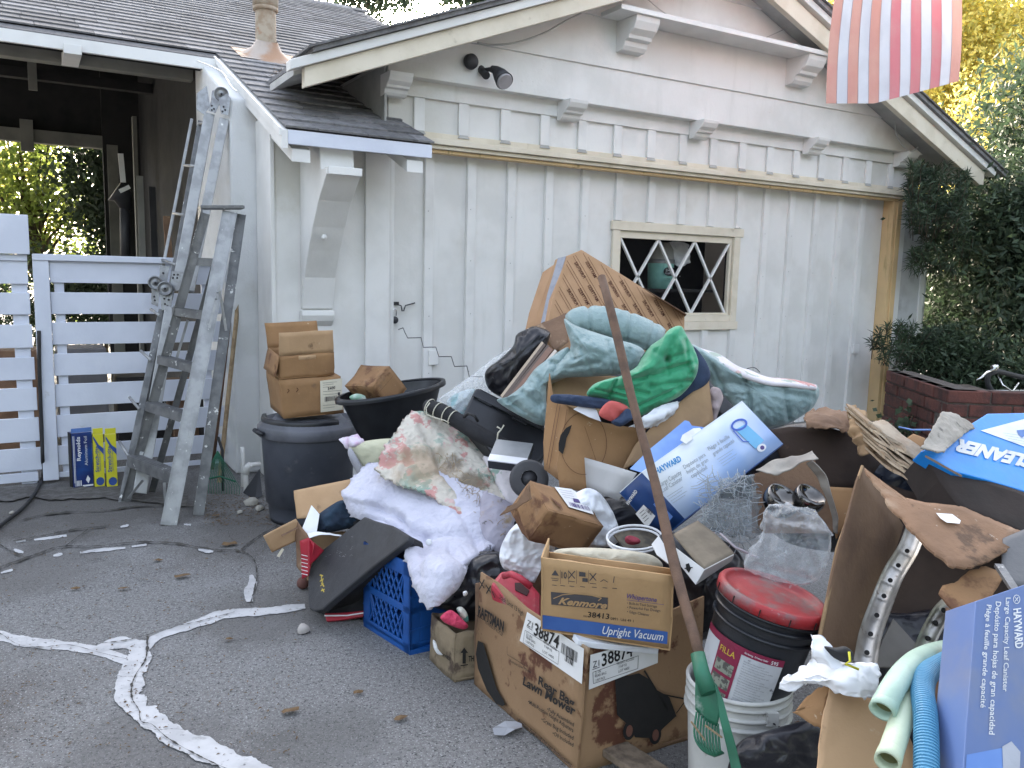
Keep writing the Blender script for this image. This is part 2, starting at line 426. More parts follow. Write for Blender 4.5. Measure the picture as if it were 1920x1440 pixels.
asphalt = M('worn_asphalt', (.25,.247,.245), .95, (.185,.183,.182), 60, .35, .62, bump=1, bs=150, bdist=.009,
   dirt=[((.13,.12,.115), .8, .50, .74), ((.26,.26,.265), 1.7, .57, .75), ((.46,.46,.47), 130, .575, .63), ((.05,.05,.055), 115, .57, .63)],
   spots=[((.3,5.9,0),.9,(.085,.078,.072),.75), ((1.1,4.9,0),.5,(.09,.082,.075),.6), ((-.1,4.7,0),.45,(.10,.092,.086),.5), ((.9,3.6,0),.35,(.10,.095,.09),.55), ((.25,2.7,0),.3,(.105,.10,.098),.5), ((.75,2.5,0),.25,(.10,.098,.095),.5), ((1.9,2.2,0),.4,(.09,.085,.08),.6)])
filler = M('crack_filler', (.52,.52,.53), .85, (.42,.42,.43), 10, bump=.15, bs=90, bdist=.003, dirt=[((.30,.30,.30), 16, .56, .70), ((.17,.17,.175), 45, .62, .70)])
crackdark = M('crack_soil', (.045,.042,.04), 1, (.07,.065,.055), 30, bump=.6, bs=120)  # dark colour of the crack lines in the asphalt
soil = M('leafy_soil', (.07,.055,.045), 1, (.12,.10,.08), 14, bump=.8, bs=60)
alu = M('aluminium', (.36,.365,.37), .5, (.27,.275,.28), 11, metal=.6, bump=.1, bs=90, dirt=[((.70,.70,.68), 22, .66, .72)])
alu_dark = M('weathered_aluminium', (.19,.193,.198), .5, (.13,.133,.138), 12, metal=.55, bump=.2, bs=90, dirt=[((.66,.66,.64), 18, .63, .68)])
alu_hinge = M('hinge_steel', (.28,.29,.30), .45, (.20,.20,.21), 20, metal=.7)
darkmetal = M('dark_metal', (.045,.045,.05), .5, metal=.4)
chrome = M('chrome', (.75,.75,.76), .12, (.55,.55,.56), 12, metal=1, bump=.02)
rim_metal = M('tarnished_rim', (.46,.45,.43), .36, (.34,.32,.28), 14, metal=.85, bump=.05, bs=60, dirt=[((.14,.11,.08), 22, .62, .72)])
rust = M('rusty_pipe', (.42,.35,.27), .8, (.30,.22,.15), 12, dirt=[((.32,.12,.04), 10, .58, .75)])
rustflash = M('rusty_flashing', (.46,.39,.34), .7, (.40,.24,.15), 5)
card = M('cardboard', (.31,.175,.08), .85, (.26,.145,.066), 5, bump=.12, bs=50, dirt=[((.52,.40,.28), 34, .66, .74), ((.19,.115,.065), 9, .60, .72), ((.24,.15,.085), 3.2, .58, .8)])
card_light = M('light_cardboard', (.46,.30,.17), .85, (.40,.255,.14), 5, bump=.12, bs=50, dirt=[((.52,.40,.28), 34, .66, .74), ((.19,.115,.065), 9, .60, .72), ((.34,.235,.15), 4, .62, .8)])
card_in = M('cardboard_inside', (.34,.22,.12), .9, (.28,.18,.10), 6, bump=.1, bs=50)
card_wet = M('stained_cardboard', (.27,.15,.07), .85, (.22,.12,.057), 4, bump=.15, bs=50, dirt=[((.52,.40,.28), 34, .66, .74), ((.19,.115,.065), 9, .60, .72), ((.13,.06,.03), 5.5, .52, .60), ((.40,.28,.18), 3, .62, .75)])
card_old = M('rotten_cardboard', (.22,.135,.085), .95, (.16,.095,.06), 6, bump=.4, bs=40, dirt=[((.40,.29,.19), 7, .60, .72), ((.06,.035,.02), 5, .62, .75)])
card_gray = M('gray_board_inside', (.44,.45,.46), .8, (.40,.41,.42), 5, bump=.05)
ink = M('black_ink', (.012,.011,.011), .8, bump=0)
ink_brown = M('brown_ink', (.10,.035,.02), .85, bump=0)
ink_gray = M('gray_ink', (.065,.06,.065), .8, bump=0)
ink_blue = M('blue_ink', (.03,.08,.30), .7, (.025,.06,.24), 8, bump=0)
ink_purple = M('violet_ink', (.10,.07,.22), .8, bump=0)
ink_white = M('white_ink', (.75,.76,.78), .7, bump=0)
ink_sky = M('sky_blue_ink', (.03,.25,.55), .6, bump=0)
paper = M('white_paper', (.76,.77,.80), .8, (.70,.71,.74), 8, bump=.05, dirt=[((.45,.44,.42), 10, .68, .8)])
label_paper = M('label_paper', (.74,.74,.74), .7, (.68,.68,.67), 8, bump=0)
label_cream = M('aged_label', (.68,.64,.52), .7, (.60,.56,.44), 8, bump=0)
white_plastic = M('white_bag_plastic', (.74,.76,.80), .35, (.66,.68,.73), 9, bump=.1, bs=30, dirt=[((.35,.33,.30), 9, .64, .76)])
can_gray = M('gray_bin_plastic', (.060,.066,.085), .5, (.045,.05,.066), 5, bump=.12, bs=80, dirt=[((.13,.13,.14), 12, .60, .8)])
lid_gray = M('gray_lid_plastic', (.12,.125,.15), .5, (.08,.085,.10), 6, bump=.12, bs=80, dirt=[((.25,.25,.27), 15, .62, .8)])
black_plastic = M('black_plastic', (.012,.013,.017), .38, (.018,.02,.025), 8, bump=.06, bs=40, dirt=[((.06,.06,.06), 12, .66, .85)])
black_bag = M('black_bag_film', (.010,.010,.014), .30, (.018,.018,.024), 10, bump=.25, bs=25)
black_cloth = M('black_cloth', (.014,.014,.017), .85, (.022,.022,.026), 12, bump=.2, bs=120, dirt=[((.10,.10,.10), 20, .68, .8)])
charcoal = M('charcoal_case', (.024,.026,.032), .55, (.018,.019,.024), 10, bump=.25, bs=220, dirt=[((.07,.07,.075), 13, .64, .8)])
bluecrate = M('blue_crate_plastic', (.010,.085,.33), .4, (.008,.065,.26), 8, bump=.08, bs=60)
denim = M('navy_denim', (.010,.022,.045), .9, (.02,.045,.08), 14, bump=.4, bs=60)
navy = M('navy_cloth', (.02,.035,.075), .85, (.03,.05,.10), 14, bump=.2, bs=90)
red_box = M('red_print', (.36,.012,.03), .5, (.26,.01,.022), 9)
red_can = M('faded_red_plastic', (.42,.03,.055), .45, (.34,.03,.045), 9, dirt=[((.30,.17,.15), 9, .52, .70)])
green_cloth = M('green_nylon', (.025,.29,.14), .6, (.02,.23,.11), 7, bump=.2, bs=40, sheen=.3)
coral = M('coral_cloth', (.50,.10,.09), .8, (.42,.08,.07), 9)
teal = M('teal_satin', (.25,.345,.35), .45, (.20,.29,.295), 6, bump=.5, bs=22, bdist=.02, sheen=.2, dirt=[((.45,.52,.52), 6, .62, .8)])
wood = M('weathered_wood', (.13,.075,.048), .8, (.085,.05,.034), 14, bump=.3, bs=40)
wood_pale = M('bare_pine', (.34,.25,.15), .85, (.24,.17,.10), 20, bump=.4, bs=50)
wood_old = M('gray_old_wood', (.21,.16,.115), .9, (.12,.09,.065), 30, bump=.6, bs=45)
rake_green = M('green_plastic', (.015,.11,.06), .5, (.02,.15,.085), 8, bump=.1, dirt=[((.25,.30,.27), 14, .62, .75)])
red_lid = M('red_lid_plastic', (.33,.02,.025), .5, (.26,.018,.025), 8, dirt=[((.17,.10,.10), 7, .44, .62), ((.34,.30,.30), 22, .62, .74)])
bucket_white = M('white_bucket_plastic', (.58,.58,.56), .5, (.50,.50,.48), 7, dirt=[((.22,.20,.18), 14, .62, .72)])
hose_green = M('pale_green_vinyl', (.42,.56,.46), .45, (.34,.48,.38), 6, bump=.1)
hose_cream = M('pale_cream_green_vinyl', (.52,.60,.44), .45, (.46,.54,.38), 6, bump=.1)
hose_blue = M('blue_vinyl', (.10,.30,.47), .45, (.08,.25,.40), 6, bump=.1)
brightblue = M('bright_blue_print', (.008,.24,.72), .4, (.01,.20,.62), 5, bump=.05)
brickm = M('red_brick', (.125,.045,.035), .95, (.07,.032,.028), 12, bump=.5, bs=60, isl=.25)
mortar = M('mortar', (.11,.09,.08), 1, (.07,.06,.05), 20, bump=.5)
bark = M('bark', (.10,.075,.055), .95, (.06,.045,.035), 14, bump=.7, bs=30)
rubber = M('black_rubber', (.02,.02,.022), .7)
cushion = M('pale_yellow_cloth', (.56,.55,.40), .85, (.45,.45,.32), 7, bump=.3, bs=40, dirt=[((.25,.27,.20), 12, .62, .75)])
beige = M('pale_pillow_cloth', (.50,.46,.36), .8, (.40,.37,.29), 5, bump=.2, dirt=[((.20,.19,.16), 7, .62, .8)])
batting = M('white_batting', (.56,.56,.66), .95, (.49,.49,.59), 5, bump=.5, bs=45, bdist=.02, sheen=.3, dirt=[((.42,.40,.40), 7, .64, .76), ((.20,.17,.14), 16, .70, .76)])
leafdry = M('dry_leaf', (.16,.10,.05), .9, (.10,.06,.03), 20)

def floral(name='floral_print_cloth', dirty=True, base=(.62,.58,.47)):
    q0, q1, q2 = P(885,905,3.85), P(930,975,3.66), P(800,880,3.88)
    m_ = M(name, base, .85, tuple(x*.90 for x in base), 7, bump=.3, bs=60,
        dirt=[((.24,.34,.29), 5.6, .565, .60), ((.36,.42,.36), 8, .585, .63), ((.50,.26,.24), 5.2, .56, .60), ((.60,.42,.40), 9, .58, .64)],
        spots=[(q2,.16,(.36,.26,.17),.75), (q0,.085,(.16,.125,.085),.9), (q1,.08,(.15,.12,.09),.85), (P(850,860,3.95),.06,(.12,.095,.07),.8)] if dirty else None)
    return m_
floral_d = floral(base=(.58,.54,.47)); floral_c = floral('clean_floral_cloth', False, (.66,.62,.64))
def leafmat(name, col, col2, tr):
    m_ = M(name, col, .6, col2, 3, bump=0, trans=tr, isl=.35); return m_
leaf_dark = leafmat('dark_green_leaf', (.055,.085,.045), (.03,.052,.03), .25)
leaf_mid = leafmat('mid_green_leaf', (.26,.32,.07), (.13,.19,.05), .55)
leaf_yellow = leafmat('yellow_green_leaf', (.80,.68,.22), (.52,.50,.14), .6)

def clear(name, tint=(.9,.93,.96), a=.35, rough=.12, crk=28):
    m_ = bpy.data.materials.new(name); m_.use_nodes = True; t = m_.node_tree; N = t.nodes; L = t.links
    b = N['Principled BSDF']; b.inputs['Base Color'].default_value = tint+(1,); b.inputs['Roughness'].default_value = rough
    tc = N.new('ShaderNodeTexCoord'); n = N.new('ShaderNodeTexNoise'); n.inputs['Scale'].default_value = 22; n.inputs['Detail'].default_value = 6
    L.new(tc.outputs['Object'], n.inputs['Vector'])
    bp = N.new('ShaderNodeBump'); bp.inputs['Strength'].default_value = .8; bp.inputs['Distance'].default_value = .012; L.new(n.outputs[0], bp.inputs['Height']); L.new(bp.outputs[0], b.inputs['Normal'])
    mr = N.new('ShaderNodeMapRange'); mr.inputs['From Min'].default_value = .4; mr.inputs['From Max'].default_value = .7
    mr.inputs['To Min'].default_value = a*.5; mr.inputs['To Max'].default_value = min(1, a*1.7)
    L.new(n.outputs[0], mr.inputs['Value'])
    vo = N.new('ShaderNodeTexVoronoi'); vo.feature = 'DISTANCE_TO_EDGE'; vo.inputs['Scale'].default_value = crk; wn = N.new('ShaderNodeVectorMath'); wn.operation = 'MULTIPLY_ADD'
    L.new(n.outputs['Color'], wn.inputs[0]); wn.inputs[1].default_value = (.12,.12,.12); L.new(tc.outputs['Object'], wn.inputs[2]); L.new(wn.outputs[0], vo.inputs['Vector'])
    ed = N.new('ShaderNodeMapRange'); ed.inputs['From Min'].default_value = 0; ed.inputs['From Max'].default_value = .07; ed.inputs['To Min'].default_value = .75; ed.inputs['To Max'].default_value = 0
    L.new(vo.outputs['Distance'], ed.inputs['Value']); lw = N.new('ShaderNodeLayerWeight'); lw.inputs[0].default_value = .35
    mx1 = N.new('ShaderNodeMath'); mx1.operation = 'MAXIMUM'; L.new(mr.outputs[0], mx1.inputs[0]); ml = N.new('ShaderNodeMath'); ml.operation = 'MULTIPLY'; ml.inputs[1].default_value = .7; L.new(lw.outputs['Facing'], ml.inputs[0])
    mx2 = N.new('ShaderNodeMath'); mx2.operation = 'MAXIMUM'; mm = N.new('ShaderNodeMath'); mm.operation = 'MULTIPLY'; L.new(ed.outputs[0], mm.inputs[0]); L.new(n.outputs[0], mm.inputs[1])
    L.new(mm.outputs[0], mx1.inputs[1]); L.new(mx1.outputs[0], mx2.inputs[0]); L.new(ml.outputs[0], mx2.inputs[1]); L.new(mx2.outputs[0], b.inputs['Alpha'])
    return m_
clear_film = clear('clear_plastic_film', a=.20)
blister = clear('clear_blister_plastic', (.50,.54,.58), a=.15, rough=.04, crk=34)
def glassm():
    m_ = bpy.data.materials.new('dusty_glass'); m_.use_nodes = True; b = m_.node_tree.nodes['Principled BSDF']
    b.inputs['Base Color'].default_value = (.02,.02,.025,1); b.inputs['Roughness'].default_value = .12; b.inputs['Alpha'].default_value = .10; b.inputs['Specular IOR Level'].default_value = .15; return m_
glass = glassm()
# ================================================================= GROUND
g = MB(); g.add([(-60,-40,0),(80,-40,0),(80,90,0),(-60,90,0)], [(0,1,2,3)])
ground = solo('driveway', g, asphalt, 'cracked worn grey asphalt driveway in front of the garage', 'driveway', kind='structure')
del ground['category']
def ground_sheet(name, polys, z, mat, parent=ground, kind=None):
    mb = MB()
    for q in polys: mb.add([PZ(x, y, z) if len(p_) == 2 else Vector(p_) for p_ in q for x, y in [p_[:2]]], [tuple(range(len(q)))])
    o = mk(name, mb, mat, parent)
    if kind: o['kind'] = kind
    return o
def ribbon(pts, jit=1.0, seed=0):
    """pts: (x, y, half width px) along a line in the photo -> list of quads"""
    a = cr(np.array(pts, float), max(8, len(pts)*14)); L_, R_ = [], []
    for i, (x, y, w) in enumerate(a):
        j = min(i+1, len(a)-1); k = max(i-1, 0); d = a[j,:2]-a[k,:2]; d /= np.linalg.norm(d)+1e-9
        n = np.array([-d[1], d[0]*.8]); q = (noise.noise(Vector((i*.13, seed, 0)))*.6+noise.noise(Vector((i*.55, seed, 7)))*.25)*jit; q2 = (noise.noise(Vector((i*.15, seed+9, 3)))*.6+noise.noise(Vector((i*.6, seed+4, 3)))*.25)*jit
        w = max(w*(min(1.1,.15+2.2*abs(noise.noise(Vector((i*.16, seed*1.7, 5))))) if jit > 2 else 1), .05)
        L_.append((x+n[0]*w*(1+q), y+n[1]*w*(1+q))); R_.append((x-n[0]*w*(1+q2), y-n[1]*w*(1+q2)))
    return [[L_[i], L_[i+1], R_[i+1], R_[i]] for i in range(len(a)-1)]
seams = [
 [(-60,1180,9),(0,1192,11),(60,1205,12),(120,1210,11),(190,1222,10),(240,1240,12)],
 [(180,1216,6),(225,1205,14),(268,1210,12),(300,1192,7),(350,1175,9),(420,1152,10),(500,1146,9),(572,1136,7)],
 [(255,1205,20),(262,1228,20),(248,1262,24),(240,1300,26),(262,1330,22),(290,1352,24),(335,1385,24),(400,1412,26),(470,1445,26),(540,1475,22)],
 [(470,1078,3),(474,1092,8),(466,1110,9),(468,1128,6)],
 [(64,1012,2),(95,1008,3.2),(125,1004,2.6)], [(150,1036,2),(190,1031,3.8),(235,1027,2)], [(247,1025,2),(275,1021,2.6)],
 [(372,1030,2),(388,1033,4.5),(400,1034,2)], [(100,1042,2),(110,1040,4),(117,1038,2)], [(26,1030,2),(34,1033,4),(44,1036,2)],
 [(30,1016,1.5),(48,1013,2.2)], [(226,988,2),(238,985,3),(240,983,1)], [(345,983,1.5),(358,984,2.4)], [(2,1074,2),(24,1068,3)]]
for k, s_ in enumerate(seams): ground_sheet('crack_filler', ribbon([(x,y,w*1.0) for x,y,w in s_], .7, k*5), .003+.0012*(k%4), filler)
cracks = [
 [(-40,1175,2.5),(0,1188,2.5),(35,1208,1.8),(80,1213,2.4),(130,1209,2.2),(190,1224,2.0),(240,1236,2)],
 [(186,1206,2.8),(235,1200,1.7),(275,1190,2.8),(330,1174,1.4),(375,1164,1.6),(440,1147,1.2)],
 [(276,1192,6),(276,1214,5.5),(272,1238,4.5),(256,1262,2.2),(247,1285,5),(248,1310,4),(260,1330,3),(265,1352,4),(285,1358,3),(310,1380,5),(345,1402,5),(390,1425,5),(440,1448,4)],
 [(-20,1070,5),(30,1052,6),(65,1040,7),(110,1025,5),(180,1023,3.0),(260,1016,3.5),(330,1018,3.5),(400,1030,3),(450,1032,4),(475,1048,3),(482,1075,3),(478,1100,3),(470,1130,2.5)],
 [(25,1014,2),(90,1002,2.6),(140,992,4),(200,986,2.0)], [(165,992,3),(140,1010,2.5),(115,1030,3)],
 [(-10,1015,3),(15,1030,3),(45,1044,4)], [(40,975,2),(78,965,5),(130,960,4),(190,958,4),(250,950,3),(330,948,2),(380,952,2)],
 [(452,1030,3),(480,1008,4),(520,985,4)]]
R_ = random.Random(31)
for k in range(26):
    x, y = R_.uniform(-20,520), R_.uniform(960,1420); n_k = []; dx_, dy_ = R_.uniform(-30,30), R_.uniform(-9,12)
    for q in range(5): n_k.append((x, y, .5+.8*R_.random())); x += dx_+R_.uniform(-10,10); y += dy_+R_.uniform(-6,6)
    cracks.append(n_k)
for k, s_ in enumerate(cracks): ground_sheet('crack_seam', ribbon([(x,y,w*.48) for x,y,w in s_], 2.1, k*7+50), .009+.0007*(k%6), crackdark)
ground_sheet('soil_strip', [ribbon([(-30,925,16),(100,925,14),(220,925,12),(350,938,14),(440,930,22),(500,945,26)], 1.4, 91)[i] for i in range(50)], .012, M('dirty_edge', (.085,.078,.072), 1, (.13,.125,.12), 22, bump=.7, bs=90), )

# ================================================================= HOUSE
YW, YD, YG = 5.9, 6.0, 5.78
S = .4185
def zmain(y): return 2.43 + S*(y-5.35)
YB = 11.6
house = T('house', 'white board and batten garage house with grey shingle roof and open carport', 'house', (5.3, YW, 0))
def hp(name, mb, mat, parent=house, bevel=0, label=None): return mk(name, mb, mat, parent, bevel=bevel, label=label)
def hbox(name, a, b, mat, parent=house, bevel=.004): return hp(name, MB().box(a, b), mat, parent, bevel)
# walls of the body
wx0, wx1, wz0, wz1 = 4.60, 5.985, 1.215, 1.93      # window hole
hp('wall', MB().box((1.517,YW,0),(2.18,7.2,2.57)), white)
hp('wall', MB().prism([(1.31,6.3,0),(1.31,7.6,0),(1.31,7.6,zmain(7.6)-.08),(1.31,6.3,zmain(6.3)-.08)],(.207,0,0)), stucco, bevel=.02)
hp('wall', MB().box((8.40,YW,0),(9.0,7.0,2.55)), M('gray_end_wall', (.52,.53,.54), .7, (.40,.40,.41), 3, bump=.15, dirt=[((.2,.2,.19),3,.5,.8)]))
hbox('corner_board', (8.405,5.885,0), (8.50,5.90,2.55), white_clean)
hbox('corner_board', (8.86,5.88,0), (8.94,5.90,2.55), white_clean)
hbox('corner_board', (1.49,5.885,0), (1.519,6.29,2.6), white_clean)
hbox('door_post', (2.176,5.87,0), (2.362,6.05,2.62), white_clean)
hbox('door_stop', (2.364,5.90,0), (2.385,6.0,2.6), white)
hbox('door_stop', (2.395,5.93,0), (2.425,6.0,2.55), white_clean)
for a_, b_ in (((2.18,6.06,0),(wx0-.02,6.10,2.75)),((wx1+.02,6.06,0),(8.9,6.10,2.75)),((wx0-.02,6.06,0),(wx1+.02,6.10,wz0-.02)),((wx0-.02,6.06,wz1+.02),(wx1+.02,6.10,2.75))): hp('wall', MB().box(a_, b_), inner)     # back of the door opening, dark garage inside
# garage door: sheets between battens
door = hp('garage_door', MB(), white)
dmb = MB()
for a, b in (((2.427,YD,0),(wx0,YD+.04,2.5)), ((wx1,YD,0),(8.25,YD+.04,2.5)), ((wx0,YD,0),(wx1,YD+.04,wz0)), ((wx0,YD,wz1),(wx1,YD+.04,2.5))): dmb.box(a, b)
bpy.data.objects.remove(door); door = hp('garage_door', dmb, white)
x0 = PY(804.5,380,YD-.02).x; x1 = PY(1619,380,YD-.02).x; NB = 15
bm_ = {}
for i in range(NB):
    x = x0+(x1-x0)*i/(NB-1)
    segs = [(0,2.47)]
    if wx0-.15 < x < wx1+.12: segs = [(0,wz0-.10),(wz1+.12,2.47)]
    for z0_, z1_ in segs:
        hp('batten', MB().hexa([(x-.043,YD,z0_),(x-.037,YD-.03,z0_),(x+.037,YD-.03,z0_),(x+.043,YD,z0_),(x-.043,YD,z1_),(x-.037,YD-.03,z1_),(x+.037,YD-.03,z1_),(x+.043,YD,z1_)]), white_clean, door, bevel=.003)
nb = MB(); R_ = random.Random(17)
for i in range(NB-1):
    x = x0+(x1-x0)*i/(NB-1)
    for zz in np.arange(.35,2.4,.42): nb.lathe([(0,.0015),(.004,.001),(.005,0)], 6, Matrix.Translation((x+R_.uniform(-.01,.01),YD-.0305,zz+R_.uniform(-.04,.04)))@Matrix.Rotation(math.radians(90),4,'X'))
hp('nail_heads', nb, darkmetal if False else graypaint, door)['kind'] = 'stuff'
hbox('outlet_cover', (PY(800,650,YD).x, YD-.045, PY(800,684,YD).z), (PY(818,650,YD).x, YD-.001, PY(818,655,YD).z), white_clean, door, .006)
hbox('latch', (PY(1594,650,YD).x, YD-.05, PY(1598,662,YD).z), (PY(1604,650,YD).x, YD-.024, PY(1598,645,YD).z), white_clean, door, .004)
# jamb and header
hbox('door_jamb', (8.255,5.87,0), (8.40,6.02,2.46), yellow)
hbox('door_jamb', (8.30,5.855,0), (8.36,5.868,2.46), yellow)
hd = hbox('door_header', (2.40,5.80,2.505), (8.42,6.02,2.545), cream)
hbox('moulding', (2.40,5.83,2.475), (8.42,5.95,2.503), cream, hd)
hbox('moulding', (2.40,5.86,2.45), (8.42,5.94,2.473), yellow, hd)
# frieze
fr_ = hbox('frieze', (2.36,5.90,2.546), (8.5,5.95,2.97), white)
hbox('frieze_rail', (2.36,5.872,2.84), (8.5,5.899,2.965), white, fr_)
hbox('frieze_rail', (2.36,5.88,2.548), (8.5,5.899,2.60), cream, fr_)
xa = PY(870,262,5.87).x; xb = PY(1669,362,5.87).x
for i in range(-1, NB):
    x = xa+(xb-xa)*i/(NB-1)
    hbox('frieze_batten', (x-.043,5.875,2.602), (x+.043,5.899,2.838), white_clean, fr_, .003)
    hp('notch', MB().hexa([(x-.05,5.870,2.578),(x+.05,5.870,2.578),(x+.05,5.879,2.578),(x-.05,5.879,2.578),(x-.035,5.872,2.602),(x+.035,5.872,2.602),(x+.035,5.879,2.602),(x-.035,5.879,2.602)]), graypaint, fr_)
# gable boards
def zl(x): return 2.712+.39*(x-1.62)+.10
def zr(x): return 3.98-.397*(x-5.731)+.10
def xl(z): return (z-.10-2.712)/.39+1.62
def xr(z): return 5.731-(z-.10-3.98)/.397
APX = 5.305
def gboard(name, z0_, z1_, y, th, mat=white):
    zt = min(z1_, zl(APX)); XL = max(2.31, xl(z0_)); pts = [(XL, z0_), (min(8.9, xr(z0_)), z0_)]
    if xr(zt) < 8.9: pts.append((xr(zt), zt))
    pts += [(max(2.31, xl(zt)), zt)]
    if xl(z0_) < 2.31: pts.insert(len(pts), (2.31, zl(2.31))) if xl(zt) > 2.31 else None
    return hp(name, MB().prism([(x, y, z) for x, z in pts], (0, th, 0)), mat, bevel=.004)
gboard('siding_board', 2.958, 3.275, YG, .10)
gboard('siding_board', 3.262, 3.66, YG-.018, .08)
gboard('siding_board', 3.645, 4.02, YG-.036, .09)
gboard('siding_board', 4.005, 4.4, YG-.054, .09)
hp('wall', MB().box((2.30,5.905,2.40),(2.355,7.4,3.05)), white)
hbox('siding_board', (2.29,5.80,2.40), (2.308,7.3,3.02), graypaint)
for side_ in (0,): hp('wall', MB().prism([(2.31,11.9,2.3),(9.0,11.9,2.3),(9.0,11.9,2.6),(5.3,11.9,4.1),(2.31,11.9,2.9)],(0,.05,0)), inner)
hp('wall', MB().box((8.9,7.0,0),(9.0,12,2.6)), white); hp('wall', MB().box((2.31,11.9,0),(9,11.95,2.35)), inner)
# shelf ledge with corbels
hbox('gable_shelf', (4.13,5.47,3.635), (6.75,5.745,3.675), white_clean)
def corbel(cx, w, top, proj, hgt, ywall):
    prof = [(0,0),(0,-hgt),(.32,-hgt*.98),(.42,-hgt*.86),(.46,-hgt*.70),(.62,-hgt*.66),(.66,-hgt*.55),(.86,-hgt*.40),(.97,-hgt*.18),(1.0,0)]
    return hp('corbel', MB().prism([(cx-w/2, ywall-a*proj, top+b) for a, b in prof], (w,0,0)), white_clean, bevel=.003)
for px, py in ((752,160),(1084,205),(1331,245),(1543,275),(1712,300)):
    corbel(PY(px,py,5.70).x, .18, 2.957, .19, .15, 5.872)
for px, py in ((1215,60),(1532,128)): corbel(PY(px,py,5.5).x, .24, 3.634, .27, .24, 5.765)
# barge boards and roof of the gable
def bot(x, side): return (2.712+.39*(x-1.62)) if side < 0 else (3.98-.397*(x-5.731))
def rake(name, side, o0, o1, y0, y1, mat, xe):
    ap = (3.98+.397*5.731-2.712+.39*1.62)/(.787)
    zap = bot(ap, -1)
    return hp(name, MB().prism([(xe,y0,bot(xe,side)+o0),(ap,y0,zap+o0),(ap,y0,zap+o1),(xe,y0,bot(xe,side)+o1)], (0,y1-y0,0)), mat, bevel=.004)
rake('barge_board', -1, 0, .125, 5.43, 5.49, cream, 1.60)
rake('barge_board', 1, 0, .16, 5.43, 5.49, cream, 9.15)
rake('drip_board', -1, .128, .19, 5.39, 5.49, white_clean, 1.50)
rake('drip_board', 1, .185, .25, 5.39, 5.49, white_clean, 9.3)
rake('barge_trim', 1, .162, .183, 5.45, 5.49, cream, 9.2)
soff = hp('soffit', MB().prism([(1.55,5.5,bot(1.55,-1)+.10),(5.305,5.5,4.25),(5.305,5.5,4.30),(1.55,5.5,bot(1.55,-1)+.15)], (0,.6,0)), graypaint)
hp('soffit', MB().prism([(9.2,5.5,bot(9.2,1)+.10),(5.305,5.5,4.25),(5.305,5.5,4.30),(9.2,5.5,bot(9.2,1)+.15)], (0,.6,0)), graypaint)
groof = hp('roof', MB().prism([(1.64,5.36,bot(1.64,-1)+.195),(5.305,5.36,bot(5.305,-1)+.195),(5.305,5.36,bot(5.305,-1)+.225),(1.64,5.36,bot(1.64,-1)+.225)], (0,7,0)), shingle)
groof2 = hp('roof', MB().prism([(9.45,5.36,bot(9.45,1)+.255),(5.305,5.36,bot(5.305,-1)+.255),(5.305,5.36,bot(5.305,-1)+.29),(9.45,5.36,bot(9.45,1)+.29)], (0,7,0)), shingle)
R_ = random.Random(3)
for side, rf, xe, oo in ((-1,groof,1.60,.226),(1,groof2,9.45,.291)):
    mb = MB()
    for k in range(28):
        x = xe + (-side)*k*.14; 
        if (x > 5.25 and side < 0) or (x < 5.35 and side > 0): break
        z = bot(x, side)+oo; mb.box((x, 5.33+R_.uniform(0,.012), z-.004), (x-side*.16, 5.62, z+.016)) if False else mb.prism([(x,5.335+R_.uniform(0,.012),z),(x-side*.17,5.335,z+.17*.39),(x-side*.17,5.335,z+.17*.39+.012),(x,5.335,z+.014)], (0,.4,0))
    o = hp('shingle_edge', mb, shingle, rf)
# main roof
ridge_p = PN(700, 24, Vector((0,5.35,2.43)), Vector((0,-S,1)).normalized()); YR = ridge_p.y
XL_, XR_ = -6.0, 4.6
YE = YR+2.5; ZB_ = zmain(YR)-2.5*S; main = hp('roof', MB().prism([(XL_,7.30,zmain(7.30)-.01),(XL_,YR,zmain(YR)-.01),(XL_,YE,ZB_-.01),(XL_,YE,ZB_-.05),(XL_,YR,zmain(YR)-.05),(XL_,7.30,zmain(7.30)-.05)], (XR_-XL_,0,0)), shingle)
porch = hp('porch_roof', MB().prism([(1.466,5.36,zmain(5.36)-.012),(1.466,7.4,zmain(7.4)-.012),(1.466,7.4,zmain(7.4)-.05),(1.466,5.36,zmain(5.36)-.05)], (1.0,0,0)), shingle)
n_ = Vector((0,-S,1)).normalized(); sl = Vector((0,1,S)).normalized()
EXPO = .19
def tab(mb, xx0, xx1, y, sk=0):
    p = Vector((xx0, y, zmain(y))); u = Vector((xx1-xx0,0,0)); v = sl*(EXPO*1.15); th = .013
    q = [p, p+u, p+u+v, p+v]; lo = .0
    mb.hexa([q[0]+n_*.003, q[1]+n_*.003, q[2]-n_*.006, q[3]-n_*.006, q[0]+n_*(.003+th)+sl*sk, q[1]+n_*(.003+th), q[2]+n_*.002, q[3]+n_*.002])
R_ = random.Random(11)
yrow = 5.34; row = 0; cnt = 0; stuff = MB()
dy = EXPO*sl.y
while yrow < YR-.02:
    xa_, xb_ = (1.452, 2.475) if yrow < 7.28 else (-2.6, 4.4)
    par = porch if yrow < 7.28 else main
    x = xa_ - R_.uniform(0,.25) if yrow >= 7.28 else xa_
    first = True
    while x < xb_:
        w = R_.uniform(.24,.44)
        if first and yrow < 7.28: w = R_.uniform(.1,.3)
        first = False
        e = min(x+w-.004, xb_)
        if e-x > .03:
            vis = x > (-.2 if yrow < 9 else -.5)
            if (yrow < 7.28) or (vis and cnt < 285):
                mb = MB(); tab(mb, x, e, yrow+R_.uniform(-.004,.004)); hp('shingle', mb, shingle, par)
                if yrow >= 7.28: cnt += 1
            else: tab(stuff, x, e, yrow+R_.uniform(-.004,.004))
        x += w
    yrow += dy; row += 1
o = hp('shingle_courses', stuff, shingle, main); o['kind'] = 'stuff'
mb = MB()
